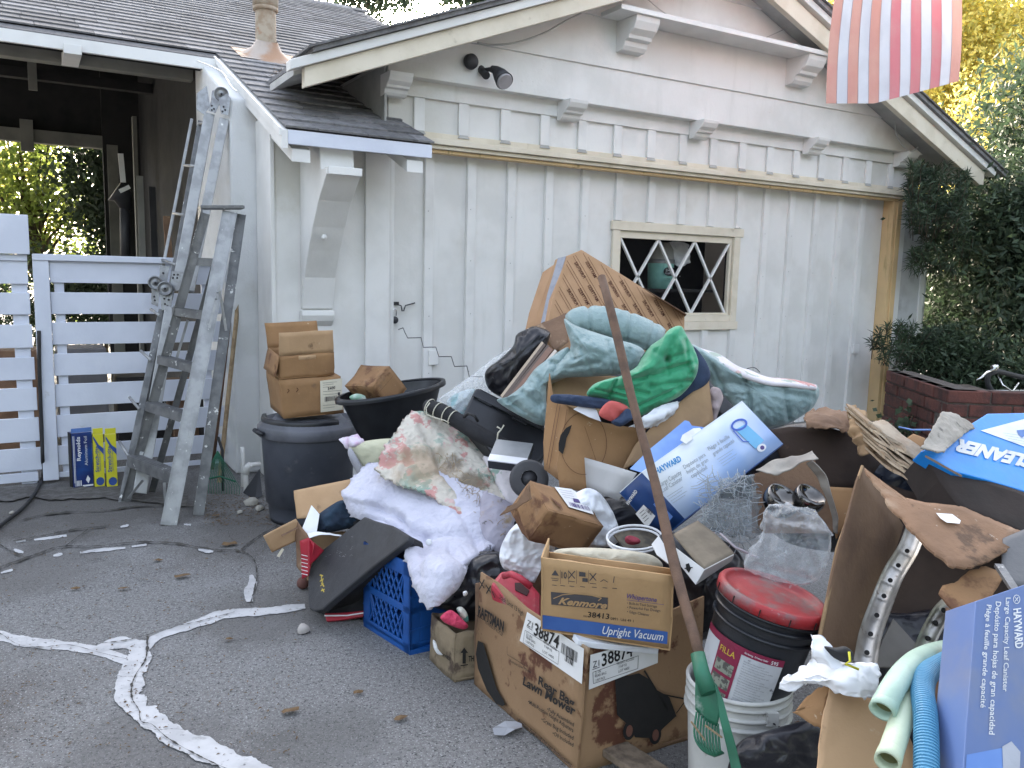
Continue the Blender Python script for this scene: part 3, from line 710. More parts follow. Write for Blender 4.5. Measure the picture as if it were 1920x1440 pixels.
for k in range(26):
    x = -2.6+k*.28; mb.prism([(x,YR-.13,zmain(YR-.13)+.014),(x,YR,zmain(YR)+.03),(x,YR+.13,zmain(YR-.13)+.014),(x,YR+.13,zmain(YR-.13)),(x,YR,zmain(YR)+.012),(x,YR-.13,zmain(YR-.13)+.0)], (.275,0,0))
hp('ridge_cap', mb, shingle, main)
# fascia and carport
hp('fascia', MB().box((XL_,7.26,zmain(7.26)-.10),(1.44,7.295,zmain(7.26)-.01)), white_clean, main)
hp('fascia', MB().box((1.468,5.345,zmain(5.35)-.098),(2.46,5.375,zmain(5.35)-.012)), gate_paint, porch)
pr = [(5.34,-.012),(7.32,-.012),(7.32,-.115),(5.34,-.125)]
hp('rake_board', MB().prism([(1.425,y,zmain(y)+d) for y, d in pr], (.04,0,0)), white_clean, porch)
hp('rake_board', MB().prism([(1.41,y,zmain(y)+d) for y, d in [(5.33,.0),(7.32,.0),(7.32,-.045),(5.33,-.045)]], (.014,0,0)), white_clean, porch)
hp('soffit', MB().prism([(1.47,y,zmain(y)+d) for y, d in [(5.38,-.055),(7.2,-.055),(7.2,-.08),(5.38,-.08)]], (.98,0,0)), white, porch)
for xx in (1.50, 2.29):
    hp('rafter_end', MB().prism([(xx,y,zmain(y)+d) for y, d in [(5.38,-.135),(5.9,-.10),(5.9,-.22),(5.38,-.215)]], (.12,0,0)), white_clean, porch, bevel=.003)
hp('rafter_end', MB().box((PY(119,90,7.24).x,7.235,PY(119,99,7.24).z),(PY(153,90,7.24).x,7.7,PY(119,81,7.24).z)), white_clean, main, bevel=.003)
hbox('carport_beam', (XL_,7.62,PY(100,116,7.62).z), (1.30,7.74,PY(100,68,7.62).z), innerb)
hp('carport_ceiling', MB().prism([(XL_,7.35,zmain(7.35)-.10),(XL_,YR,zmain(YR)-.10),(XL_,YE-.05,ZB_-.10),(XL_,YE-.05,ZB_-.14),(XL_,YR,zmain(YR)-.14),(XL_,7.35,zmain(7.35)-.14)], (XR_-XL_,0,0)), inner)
for k in range(7):
    x = -1.3+k*.62
    hp('rafter', MB().prism([(x,7.76,zmain(7.76)-.145),(x,YR,zmain(YR)-.145),(x,YR,zmain(YR)-.29),(x,7.76,zmain(7.76)-.29)], (.06,0,0)), inner)
hp('wall', MB().prism([(1.32,7.61,0),(1.32,YB,0),(1.32,YB,zmain(YB)-.15),(1.32,7.61,zmain(7.61)-.15)],(.14,0,0)), inner)
hbox('wall', (.90,YB,0), (1.46,YB+.1,zmain(YB)-.16), inner)
zb = PY(100,262,YB).z
hbox('carport_beam', (XL_,YB,zb-.05), (.90,YB+.14,zb+.10), innerb)
hbox('carport_beam', (XL_,10.2,zb+.42), (1.31,10.32,zb+.52), inner)
hbox('carport_post', (PY(208,400,YB).x-.02,YB-.02,0), (PY(222,400,YB).x+.02,YB+.1,zb), innerb)
hbox('carport_post', (PY(255,420,10.4).x,10.4,0), (PY(263,420,10.4).x,10.5,3.2), innerb)
hbox('carport_post', (PY(55,200,10.2).x,10.17,zb+.3), (PY(72,200,10.2).x,10.2,3.9), innerb)
hbox('carport_post', (PY(35,200,YB).x,YB-.05,zb-.16), (PY(60,200,YB).x,YB+.05,zb+.2), innerb)
hp('hanging_panel', MB().box((XL_,YB+.15,zb+.1),(1.4,YB+.2,zmain(YB+.2)-.16)), inner)
# bracket
def pf(x, y, X): q = PX(x, y, X); return q.y, q.z
fe = [(566,578),(570,520),(578,470),(586,425),(597,375),(612,325)]
XB0, XB1 = 1.70, 1.93
pts = [pf(x, y, XB0) for x, y in fe]; tp = (pts[-1][0]+.12, pts[-1][1]+.04); top = (5.44, 2.35)
prof = [(YW-.002, pts[0][1]-.01)]+pts+[(pts[-1][0],pts[-1][1]+.035), tp, top, (YW-.002, 2.43)]
br = hp('roof_bracket', MB().prism([(XB0,a,b) for a, b in prof], (XB1-XB0,0,0)), white_clean, bevel=.006)
hp('bracket_trim', MB().box((XB0+.005,pts[-1][0]-.035,pts[-1][1]-.005),(XB1,pts[-1][0]+.06,pts[-1][1]+.045)), white_clean, br, bevel=.004)
yb, zb_ = pts[0]
hp('bracket_scroll', MB().prism([(XB0-.01,YW-.002,zb_-.015),(XB0-.01,yb-.03,zb_-.015),(XB0-.01,yb-.035,zb_-.05),(XB0-.01,yb-.02,zb_-.09),(XB0-.01,yb+.01,zb_-.12),(XB0-.01,YW-.002,zb_-.13)], (XB1-XB0+.01,0,0)), white_clean, br, bevel=.005)
hp('bracket_knob', MB().lathe([(0,.012),(.016,.008),(.02,0)], 12, Matrix.Translation(Vector(PX(608,445,XB0+.08)))@Matrix.Rotation(math.radians(90),4,'X')), white_clean, br)
# window in the door
win = hbox('window', (wx0-.10,YD-.038,wz1+.035), (wx1+.12,YD-.003,wz1+.115), cream)      # head casing
for nm, a, b, mt in (('window_casing',(wx0-.085,YD-.034,wz0-.07),(wx0-.005,YD-.003,wz1+.033),cream),('window_casing',(wx1+.005,YD-.034,wz0-.07),(wx1+.085,YD-.003,wz1+.033),cream),
    ('window_sill',(wx0-.09,YD-.045,wz0-.15),(wx1+.10,YD-.003,wz0-.072),cream),('window_casing',(wx0-.003,YD-.028,wz0-.07),(wx1+.003,YD-.003,wz0-.012),cream),
    ('sash',(wx0,YD-.01,wz1-.03),(wx1,YD+.03,wz1+.03),cream),('sash',(wx0,YD-.01,wz0-.01),(wx1,YD+.03,wz0+.012),cream),
    ('sash',(wx0,YD-.01,wz0+.012),(wx0+.02,YD+.03,wz1-.03),cream),('sash',(wx1-.03,YD-.01,wz0+.012),(wx1,YD+.03,wz1-.03),cream)):
    hbox(nm, a, b, mt, win, .003)
hp('pane', MB().box((wx0,YD+.022,wz0),(wx1,YD+.026,wz1)), glass, win)
sp = (wx1-.03-wx0-.02)/3; zlo, zhi = wz0+.012, wz1-.03; xs = wx0+.02
def mun(xa_, za, xb_, zb__):
    hp('muntin', MB().bar((xa_,YD+.008,za),(xb_,YD+.008,zb__), .020, .024, up=(0,1,0)), white_clean, win)
for i in range(3):
    mun(xs+sp*i, zhi, xs+sp*(i+.97), zlo); mun(xs+sp*(i+1), zhi, xs+sp*i+.0*sp, zlo)
# garage interior behind the window
hp('garage_interior', MB().box((wx0-.3,6.9,wz0-.6),(wx1+.5,6.95,wz1+.5)), inner)
# ================================================================= VEGETATION
def foliage(mb, c, rad, n, size, seed, asp=2.2, shell=.5, clumps=40, cl_r=.35, up=.2):
    """leaf-sized faces gathered in clumps through an ellipsoid crown"""
    R_ = np.random.RandomState(seed); c = np.array(c); rad = np.array(rad)
    d = R_.normal(size=(clumps,3)); d /= np.linalg.norm(d,axis=1,keepdims=True); rr = (R_.uniform(shell,1,clumps))[:,None]
    cc = c+d*rad*rr; k = R_.randint(0,clumps,n); off = R_.normal(size=(n,3))*cl_r*.5*R_.uniform(.5,1.4,(clumps,1))[k]
    p = cc[k]+off; a = R_.normal(size=(n,3)); a[:,2] += up; a /= np.linalg.norm(a,axis=1,keepdims=True)
    b = np.cross(a, R_.normal(size=(n,3))); b /= np.linalg.norm(b,axis=1,keepdims=True)
    s_ = size*R_.uniform(.6,1.4,(n,1)); A = a*s_; B = b*s_/asp/2
    v = np.stack([p-A/2, p+B, p+A/2, p-B], 1).reshape(-1,3); f = np.arange(4*n).reshape(-1,4)
    mb.bv = v if not hasattr(mb,'bv') else np.concatenate([mb.bv, v]); return cc
def leaves_obj(name, mb, mat, parent):
    v = mb.bv - np.array(world_of(parent)); n = len(v); me = bpy.data.meshes.new(name)
    me.vertices.add(n); me.vertices.foreach_set('co', v.astype(np.float32).ravel()); me.loops.add(n); me.loops.foreach_set('vertex_index', np.arange(n, dtype=np.int32))
    me.polygons.add(n//4); me.polygons.foreach_set('loop_start', np.arange(0,n,4,dtype=np.int32)); me.update(calc_edges=True)
    me.materials.append(mat); o = bpy.data.objects.new(name, me); COL.objects.link(o); o.parent = parent; return o
def tree(label, base, c, rad, n, size, mat, seed, trunk_r=.12, clumps=60, cl_r=.5, cat='tree', name='tree', asp=2.2, shell=.5, group=None):
    t = T(name, label, cat, base, group); mb = MB(); cc = foliage(mb, c, rad, n, size, seed, asp, shell, clumps, cl_r)
    tr = MB(); top = Vector(c); b = Vector(base); mid = b.lerp(top,.5)+Vector((.1,.05,0))
    tr.tube([b,b.lerp(mid,.5)+Vector((.05,0,0)),mid,top], .1, 9, radii=[trunk_r,trunk_r*.8,trunk_r*.65,trunk_r*.3])
    for k in range(0, clumps, max(1, clumps//16)):
        e = Vector(cc[k]); s_ = b.lerp(top, random.uniform(.45,.9)); tr.tube([s_, s_.lerp(e,.5)+Vector((0,0,.08)), e], .03, 5, radii=[trunk_r*.35,trunk_r*.22,trunk_r*.08])
    mk('trunk', tr, bark, t); o = leaves_obj('crown', mb, mat, t); o['kind'] = 'stuff'; return t
# behind the carport
for k, (x, y, z, rx, rz, mt, sd_, n, lb, cl) in enumerate([
  (.15,15.4,2.6,.9,1.8,leaf_mid,1,4600,'broad light green tree seen through the left half of the open carport',60),
  (1.35,14.6,2.5,.75,2.0,leaf_dark,2,11000,'dense dark green tree seen beside the dark wall of the carport',80),
  (-.6,17.5,3.2,1.4,2.4,leaf_yellow,3,4600,'sunlit yellow green tree furthest left behind the carport',60),
  (1.8,19,3.0,1.8,2.6,leaf_mid,4,6500,'mid green tree far behind the carport opening',70),
  (-4.4,15.5,2.0,2.0,2.2,leaf_dark,5,5000,'dark green tree off to the far left behind the fence',60)]):
    tree(lb, (x,y,0), (x,y,z), (rx,rx*.8,rz), n, .12, mt, sd_, group='trees behind the carport', clumps=cl, cl_r=.45, shell=.1)
tree('low dark green bush at the back of the carport', (.9,13.6,0), (.9,13.6,1.0), (1.6,.5,.75), 9000, .09, leaf_dark, 6, .04, clumps=80, cl_r=.35, shell=.1, cat='bush', name='bush')
# over the roof
q = P(690,-25,17); tree('dark leaved tree with hanging twigs just over the roof ridge', (q.x,q.y,0), q, (1.1,1,.42), 5200, .12, leaf_dark, 21, .03, clumps=60, cl_r=.4, shell=.2)
q = P(900,-28,17); tree('dark tree crown rising behind the valley between the two roofs', (q.x,q.y,0), q, (1.2,1,.62), 7000, .12, leaf_dark, 22, .03, clumps=70, cl_r=.4, shell=.2)
q = P(545,-60,19); tree('dark tree top at the upper edge behind the vent pipe', (q.x,q.y,0), q, (1.3,1,.5), 3000, .12, leaf_dark, 23, .03, clumps=50, cl_r=.4, shell=.2)
# right: sunlit yellow tree far, dark evergreens near
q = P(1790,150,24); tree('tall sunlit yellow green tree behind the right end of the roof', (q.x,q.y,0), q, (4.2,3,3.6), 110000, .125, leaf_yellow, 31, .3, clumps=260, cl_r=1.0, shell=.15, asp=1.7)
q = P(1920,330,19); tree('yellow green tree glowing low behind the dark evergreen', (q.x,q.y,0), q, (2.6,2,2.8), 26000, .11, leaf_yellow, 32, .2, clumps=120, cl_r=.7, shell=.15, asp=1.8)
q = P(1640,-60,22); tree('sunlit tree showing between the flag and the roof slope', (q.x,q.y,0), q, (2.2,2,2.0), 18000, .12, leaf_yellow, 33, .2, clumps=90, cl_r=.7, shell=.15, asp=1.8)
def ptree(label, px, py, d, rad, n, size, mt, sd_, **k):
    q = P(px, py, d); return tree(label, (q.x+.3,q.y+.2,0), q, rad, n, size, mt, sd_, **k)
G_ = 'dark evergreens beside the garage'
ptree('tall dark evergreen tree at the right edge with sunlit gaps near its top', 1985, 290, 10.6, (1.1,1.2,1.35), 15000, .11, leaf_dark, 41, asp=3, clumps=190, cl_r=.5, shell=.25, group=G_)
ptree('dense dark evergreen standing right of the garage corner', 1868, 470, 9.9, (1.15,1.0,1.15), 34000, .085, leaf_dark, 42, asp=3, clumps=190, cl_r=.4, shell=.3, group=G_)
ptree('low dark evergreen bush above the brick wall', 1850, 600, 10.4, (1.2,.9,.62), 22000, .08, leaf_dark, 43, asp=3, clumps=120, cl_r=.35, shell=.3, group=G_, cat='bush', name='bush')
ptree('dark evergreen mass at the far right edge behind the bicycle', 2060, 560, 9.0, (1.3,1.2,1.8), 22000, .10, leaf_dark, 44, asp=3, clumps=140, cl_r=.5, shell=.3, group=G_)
# strappy podocarpus sprigs near the corner
def sprigs(name, label, spots, mt, group, cat='shrub', L_=.11, per=46):
    R_ = random.Random(5); base = P3(spots[0]); t = T(name, label, cat, (base.x+.5, base.y+.3, 0), group); mb = MB(); st = MB()
    root = Vector((base.x+.6, base.y+.4, base.z-.7)); vs = []
    for (x, y, d) in spots:
        c = P(x, y, d); st.tube([c-(c-root).normalized()*R_.uniform(.12,.3)+Vector((0,0,-.03)), c], .004, 5, radii=[.005,.003])
        ax = (c-root).normalized()
        for k in range(per):
            a = (ax*.7+Vector((R_.gauss(0,1),R_.gauss(0,1),R_.gauss(0,1)+.25))).normalized(); p = c-ax*R_.uniform(0,.16); l = L_*R_.uniform(.6,1.25)
            b = a.cross(Vector((R_.gauss(0,1),R_.gauss(0,1),R_.gauss(0,1)))).normalized()*.0065; m1 = p+a*l*.5+Vector((0,0,.004)); e = p+a*l+Vector((0,0,-.014))
            vs += [p, m1+b, e, m1-b]
    mb.bv = np.array([tuple(v) for v in vs]); mk('stem', st, bark, t); o = leaves_obj('leaf_tuft', mb, mt, t); o['kind'] = 'stuff'; return t
R2 = random.Random(8)
G2 = 'strappy leaved shrubs at the garage corner'
sprigs('shrub', 'strappy leaved shrub reaching under the right end of the eave', [(1700+R2.uniform(0,115), 330+R2.uniform(-22,75), 8.7+R2.uniform(-.5,.4)) for _ in range(80)], leaf_dark, G2)
sprigs('shrub', 'strappy leaved shrub halfway up beside the yellow door jamb', [(1716+R2.uniform(-8,110), 440+R2.uniform(-45,60), 8.9+R2.uniform(-.2,.5)) for _ in range(60)], leaf_dark, G2)
sprigs('shrub', 'strappy leaved branch reaching across the yellow door jamb', [(1636,640,8.3),(1645,630,8.3),(1655,645,8.3),(1650,622,8.3),(1665,612,8.35),(1675,645,8.3),(1690,605,8.4),(1695,655,8.3),(1662,665,8.3)]+[(1690+R2.uniform(0,130), 645+R2.uniform(-40,40), 8.5+R2.uniform(-.2,.5)) for _ in range(60)], leaf_dark, G2)
sprigs('shrub', 'small strappy leaved tuft in front of the brick wall', [(1780,718,8.5),(1792,728,8.5),(1770,730,8.5),(1800,712,8.5)], leaf_dark, G2, per=30)
# unseen trees added around the camera side to block low sky light
for k, (x, y) in enumerate([(-14,-17),(-5,-20),(5,-19),(14,-16),(23,-9),(-21,-8),(-17,4)]):
    tree(['unseen tree added to block sky light, leftmost of the row','unseen tree added to block sky light, left behind the camera','unseen tree added to block sky light, straight behind the camera','unseen tree added to block sky light, right behind the driveway','unseen tree added to block sky light, right end of the row','unseen tree added to block sky light, far left','unseen tree added to block sky light, left of the carport yard'][k], (x,y,0), (x,y,5.5), (4.6,3.2,5.2), 2600, 1.1, leaf_dark, 60+k, .3, clumps=120, cl_r=1.6, shell=.2, asp=1.5, group='unseen trees added to block sky light')
# ---- low brick wall on the right
bA = PZ(1662,690,.82); bB = PZ(1764,722,.82); bA.z = bB.z = 0; bu = (bB-bA).normalized(); bn = Vector((bu.y,-bu.x,0)); bn = -bn if bn.dot(CAM-bA) < 0 else bn
bw = T('brick_wall', 'low red brick planter wall right of the yellow jamb', 'wall', bA)
LW = (bB-bA).length*1.12; print('LW', LW); mk('mortar_core', MB().obox(bA-bn*.012, bu*LW, -bn*.20, Vector((0,0,.80))), mortar, bw)
mk('planter_soil', MB().prism([tuple(bA-bn*.21), tuple(bA-bn*.21+bu*LW), tuple(bA-bn*.7+bu*LW), tuple(bA-bn*.7)], (0,0,.70)), soil, bw)
R_ = random.Random(4)
for r in range(0, 8):
    z = .012+r*.1; x = -(.15 if r%2 else 0)
    while x < LW:
        L_ = .29; x_a = max(x, 0); x_b = min(x+L_, LW)
        if x_b-x_a > .05: mk('brick', MB().obox(bA+bu*x_a+bn*R_.uniform(-.006,.010)+Vector((0,0,z)), bu*(x_b-x_a), -bn*.1, Vector((0,0,.088))), brickm, bw, bevel=.008)
        x += .302
for r in range(0, 8):
    for x, L_ in (((0,.29),(.302,.29),(.604,.1)) if r%2 else ((0,.14),(.152,.29),(.454,.25))): mk('brick', MB().obox(bA+bu*(LW+.012)-bn*x+Vector((0,0,.012+r*.1)), -bu*.1, -bn*L_, Vector((0,0,.088))), brickm, bw, bevel=.008)
mk('mortar_core', MB().obox(bA+bu*(LW-.2), bu*.198, -bn*.7, Vector((0,0,.79))), mortar, bw)
mb = MB(); q = bA+bu*.75+bn*.08+Vector((0,0,.33)); t = T('weed', 'round leaved weed growing on the brick wall', 'weed', (q.x,q.y,q.z-.25)); foliage(mb, q, (.22,.10,.18), 260, .045, 77, 1.2, .2, 40, .14); o = leaves_obj('leaf_tuft', mb, leaf_dark, t); o['kind'] = 'stuff'
st = MB(); st.tube([q+Vector((0,0,-.25)), q, q+Vector((.1,0,.2))], .006, 5); mk('stem', st, bark, t)
q = P(1765,668,8.7)
tree('low dark shrub spilling over the top of the brick planter wall', (q.x,q.y,.6), q, (.5,.4,.22), 6000, .07, leaf_dark, 71, .03, clumps=90, cl_r=.2, shell=.1, cat='shrub', name='shrub', asp=3.2)
ptree('dark shrub between the brick planter and the bicycle', 1870, 735, 8.8, (.85,.5,.6), 13000, .08, leaf_dark, 72, clumps=110, cl_r=.3, shell=.1, cat='shrub', name='shrub', asp=3.0)
# ---- fence and gate
gt = T('gate', 'white horizontal slat gate behind the leaning ladders', 'gate', (.7,6.62,0))
fe_ = T('fence', 'white horizontal slat fence panel at the left edge', 'fence', (-.6,6.6,0))
YF = 6.6
def fz(x, y): return PY(x, y, YF).z
ys = [(492,519,.0),(547,588),(605,645),(662,702),(719,762),(776,820),(836,880)]
zs = [(fz(110,490),fz(110,531)),(fz(110,547),fz(110,588)),(fz(110,605),fz(110,647)),(fz(110,663),fz(110,705)),(fz(110,721),fz(110,763)),(fz(110,778),fz(110,820)),(fz(110,836),fz(110,872)),(fz(110,886),fz(110,912))]
gx0, gx1 = PY(97,600,YF).x, 1.29
R_ = random.Random(2)
for a, b in zs[:7]:
    mk('slat', MB().box((gx0,YF,b+R_.uniform(-.004,.004)),(gx1,YF+.02,a+R_.uniform(-.004,.004))), gate_paint, gt, bevel=.003)
mk('slat', MB().box((gx0,YF,.03),(gx1,YF+.02,zs[7][0])), gate_paint, gt, bevel=.003)
mk('gate_stile', MB().box((PY(66,600,YF).x,YF-.025,.02),(gx0-.002,YF+.03,fz(110,488))), gate_paint, gt, bevel=.004)
mk('gate_rail', MB().box((PY(66,600,YF).x,YF-.035,fz(110,489)),(gx1,YF+.05,fz(110,477))), gate_paint, gt, bevel=.004)
for xx in (PY(105,600,YF).x, 1.15): mk('gate_stile', MB().box((xx,YF+.022,.03),(xx+.06,YF+.06,fz(110,490))), gate_paint, gt, bevel=.003)
zs2 = [(fz(40,487),fz(40,533)),(fz(40,549),fz(40,591)),(fz(40,608),fz(40,652)),(fz(40,669),fz(40,711)),(fz(40,727),fz(40,770)),(fz(40,785),fz(40,828)),(fz(40,841),fz(40,883))]
fx1 = PY(62,700,YF).x
for k, (a, b) in enumerate(zs2):
    mk('slat', MB().box((-3.2,YF-.01,b+R_.uniform(-.005,.005)),(fx1+.004*k,YF+.012,a+R_.uniform(-.005,.005))), gate_paint, fe_, bevel=.003)
mk('slat', MB().box((-3.2,YF-.008,fz(40,904)),(fx1,YF+.012,fz(40,887))), gate_paint, fe_, bevel=.003)
mk('post', MB().box((PY(30,700,YF).x,YF+.014,0),(PY(60,700,YF).x,YF+.10,fz(40,480))), gate_paint, fe_, bevel=.004)
mk('fence_rail', MB().box((-3.2,YF-.03,fz(40,489)),(fx1,YF+.05,fz(40,477))), gate_paint, fe_, bevel=.004)
solo('board', MB().box((-1.2,YF-.06,fz(20,477)+.003),(PY(54,440,YF).x,YF-.02,fz(20,402))), gate_paint, 'pale grey board standing on top of the fence at the left edge', 'board', bevel=.004)
# things in the dark of the carport
pl_ = T('lamp', 'dark post lamp with a white tube standing at the back of the carport', 'lamp', PY(230,470,9.6)); 
mk('lamp_post', MB().tube([PY(235,520,9.6),PY(234,360,9.6)], .05, 10), darkmetal, pl_); mk('lamp_shade', MB().tube([PY(215,358,9.6),PY(230,368,9.6),PY(240,395,9.6)], .1, 12, radii=[.12,.10,.05]), darkmetal, pl_)
mk('lamp_tube', MB().bar(PY(226,288,9.5), PY(231,342,9.5), .05, .02, up=(0,1,0)), white_clean, pl_); mk('lamp_tube', MB().bar(PY(224,359,9.5), PY(243,350,9.5), .04, .02, up=(0,1,0)), white_clean, pl_)
for k,(x_,lb) in enumerate([(262,'narrow board leaning in the dark carport nearest the lamp'),(285,'dark board leaning in the carport between the lamp and ladder'),(312,'reddish brown stick with a pale knot leaning behind the folding ladder')]):
    solo('board', MB().bar(PY(x_+6,500,9.3-k*.3), PY(x_,[330,350,405][k],9.3-k*.3), .06, .03, up=(0,1,0)), [innerb,inner,card_old][k], lb, 'board')
# clutter glimpsed behind the gate
mb = MB(); R_ = random.Random(12)
for k in range(5):
    x = -.7+k*.45; solo('storage_box', MB().box((x,7.9,0),(x+.38,8.3,R_.uniform(.5,1.0))), [inner,card_old,M('mud_gray',(.16,.16,.17),.9)][k%3], ['dark box stored behind the left fence','old carton stored behind the fence post','grey box stored behind the gate near its left stile','dark box stored behind the middle of the gate','old carton stored behind the right of the gate'][k], 'box', 'boxes stored in the carport', bevel=.01)
# ---- hose on the ground
hp_ = [PZ(x,y,.02) for x,y in [(-60,1020),(-20,1000),(10,978),(40,955),(62,930),(76,905),(81,888)]]+[PY(80,860,6.55),PY(78,800,6.56),PY(74,700,6.56),PY(73,620,6.57)]
solo('hose', MB().tube([tuple(v) for v in cr(np.array([tuple(v) for v in hp_]),60)], .012, 8), rubber, 'black hose running from the fence gap across the asphalt', 'hose')
# ---- wrap boxes at the gate
def upright_box(name, label, q, hpx, mt, th=.06, group=None):
    pass
def carton3(x0,y0,x1,y1,xt,yt,dep,Yv):
    """upright box on the ground from pixel bottom-left, bottom-right and top-left"""
    a = PZ(x0,y0); b = PZ(x1,y1); b = Vector((b.x, b.y, 0)); U = b-a; h_ = PY(xt,yt,a.y).z; V = Vector((0,0,h_)); Wd = Vector((-U.y,U.x,0)).normalized()*dep
    if Wd.y < 0: Wd = -Wd
    return a, U, V, Wd
G3 = 'long boxes of kitchen wrap leaning at the gate'
a,U,V,Wd = carton3(138,917,176,912,136,813,.08,0)
r = T('wrap_box', 'dark blue box of foil wrap standing against the gate', 'box', a, G3); mk('carton', MB().obox(a,U,V,Wd), M('deep_blue_print',(.012,.025,.13),.4,(.01,.06,.24),5,bump=0), r, bevel=.002)
mk('carton_side', MB().obox(a-Vector((.006,0,0)),Vector((.004,0,0)),V,Wd), ink, r)
f_ = face_frame(a,U,V); mb = MB(); put_text(mb,'Reynolds',f_,(.22,.50,.48,.93),rot=3,bold=.02); put_text(mb,'Aluminum Foil',f_,(.60,.40,.75,.93),rot=3); bars(mb,f_,(.08,.04,.42,.14),9)
put_rect(mb,f_,(.45,.02,.98,.05)); put_rect(mb,f_,(0.06,.1,.09,.95),n=1); put_rect(mb,f_,(0.12,.1,.14,.95),n=1); put_poly(mb,f_,[(.62,.14),(.72,.22),(.84,.15),(.74,.07)]); mk('printed_lettering', mb, ink_white, r)
mk('open_flap', MB().obox(a+V+Vector((0,0,.003)),U,Vector((0,0,.03)),Vector((0,.004,0))), M('light_blue_flap',(.10,.2,.5),.5), r)
ylw = M('yellow_print', (.62,.58,.03), .45, (.55,.52,.03), 4, bump=0)
for k, (xa_, xb_, lb) in enumerate([(178,197,'yellow box of stretch wrap beside the blue box'),(201,221,'yellow box of stretch wrap nearest the ladder foot')]):
    a,U,V,Wd = carton3(xa_,913,xb_,911,xa_-4,815,.06,0)
    r = T('wrap_box', lb, 'box', a, G3); mk('carton', MB().obox(a,U,V,Wd), ylw, r, bevel=.002); f_ = face_frame(a,U,V)
    mb = MB(); put_text(mb,'Stretch-tite',f_,(.12,.28,.50,.78),rot=3,bold=.02); put_text(mb,'PREMIUM FOOD WRAP',f_,(.55,.30,.68,.70),rot=3); put_poly(mb,f_,[(.05,.97),(.55,.80),(1,.72),(1,.60),(.45,.74),(.0,.93)]); put_poly(mb,f_,ell(.55,.10,.40,.08)); mk('printed_lettering', mb, ink_blue, r)
    mk('open_flap', MB().obox(a+V+Vector((0,0,.003)),U,Vector((0,0,.04)),Vector((0,.004,0))), ylw, r)
# ================================================================= LADDERS
def chan(mb, a, b, w, t, face, lip=.012):
    """C-section rail from a to b; w wide across 'face' direction, web t thick"""
    a, b = Vector(a), Vector(b); d = (b-a).normalized(); f = Vector(face); f = (f-d*f.dot(d)).normalized(); s_ = d.cross(f).normalized()
    mb.obox(a-f*w/2-s_*t/2, f*w, s_*t, b-a)
    for k in (-1, 1): mb.obox(a+f*(k*w/2-(0.004 if k>0 else 0))-s_*(t/2+lip), f*.004, s_*lip*2, b-a)
# stepladder: front rails
sl_ = T('step_ladder', 'paint spattered aluminium step ladder leaning folded with its flat top against the pillar', 'ladder', PZ(340,985))
TL, TR_ = P(378,392,5.35), P(455,392,5.55)
fl, frt = PZ(234,942), PZ(316,985)        # left and right foot of the step side
rl, rr_ = PZ(378,968), PZ(290,932)
def railbar(name, a, b, w, t, mt, grooves=0, side=None):
    a, b = Vector(a), Vector(b); d = (b-a).normalized(); tocam = (CAM-a.lerp(b,.5)).normalized(); s_ = d.cross(tocam).normalized(); f = s_.cross(d).normalized()
    mb = MB(); mb.obox(a-s_*w/2-f*t/2, s_*w, f*t, b-a)
    for k in range(grooves): mb.obox(a+s_*(w*(-.5+(k+.5)/grooves)-.002)+f*(t/2), s_*.0045, f*.003, (b-a))
    for k in (-1,1): mb.obox(a+s_*(k*w/2-.002)-f*(t/2+.012), s_*.004, f*(t+.024), b-a)
    return mk(name, mb, mt, sl_)
tA, tB = P(431,397,5.42), P(449,400,5.5)
railbar('rail', frt+Vector((.0,0,.0)), tA, .088, .006, alu, 6)
railbar('rail', PZ(236,940), P(385,400,5.32), .055, .006, alu_dark)
railbar('rail', PZ(372,966), P(452,402,5.55), .06, .006, alu_dark)
railbar('rail', PZ(284,925), P(424,420,5.6), .04, .006, alu_dark)
tp = MB(); q0, q1 = P(376,391,5.30), P(459,391,5.42); dv = (q1-q0); bk = Vector((-dv.y,dv.x,0)).normalized()*.16
if bk.y < 0: bk = -bk
tp.obox(q0, dv, bk, Vector((0,0,.022))); mk('top_cap', tp, alu_dark, sl_, bevel=.003)
mk('top_cap_bracket', MB().obox(q0+Vector((0,0,-.001)), dv*.05, bk, Vector((0,0,-.07))), alu_dark, sl_)
for (xa_,ya_,xb_,yb_,hh) in [(352,484,408,487,.045),(322,578,384,587,.045),(294,668,362,686,.05),(272,755,345,778,.055),(238,855,324,889,.07)]:
    t0 = (ya_-400)/(942-400); d0 = 5.32+(5.42-5.32)*t0; d1 = 5.42+(5.03-5.42)*((yb_-400)/585)
    a = P(xa_,ya_,d0); b = P(xb_,yb_,d1); dv = b-a; n_2 = Vector((-dv.y,dv.x,0)).normalized()
    if n_2.y < 0: n_2 = -n_2
    mb = MB(); mb.obox(a, dv, n_2*.075, Vector((0,0,.004))); mb.obox(a, dv, n_2*.004, Vector((0,0,-hh))); mb.obox(a+n_2*.071, dv, n_2*.004, Vector((0,0,-hh*.8)))
    for k in range(3): mb.obox(a+n_2*(.012+.02*k)+Vector((0,0,.004)), dv, n_2*.006, Vector((0,0,.003)))
    mk('step', mb, alu_dark, sl_)
for (a, b) in [((412,535,5.25),(392,615,5.2)),((412,545,5.3),(424,620,5.35)),((355,820,5.1),(384,640,5.3)),((308,905,5.0),(312,970,5.05)),((268,900,5.3),(240,935,5.35)),((326,690,5.45),(352,600,5.5))]:
    mk('brace', MB().bar(P3(a), P3(b), .016, .004, up=(0,1,0)), alu, sl_)
for (x,y) in [(408,548),(405,560),(326,575),(318,612)]: mk('rivet', MB().lathe([(0,.004),(.007,.002),(.008,0)], 10, Matrix.Translation(P(x,y,5.18))@Matrix.Rotation(math.radians(90),4,'X')), alu_hinge, sl_)
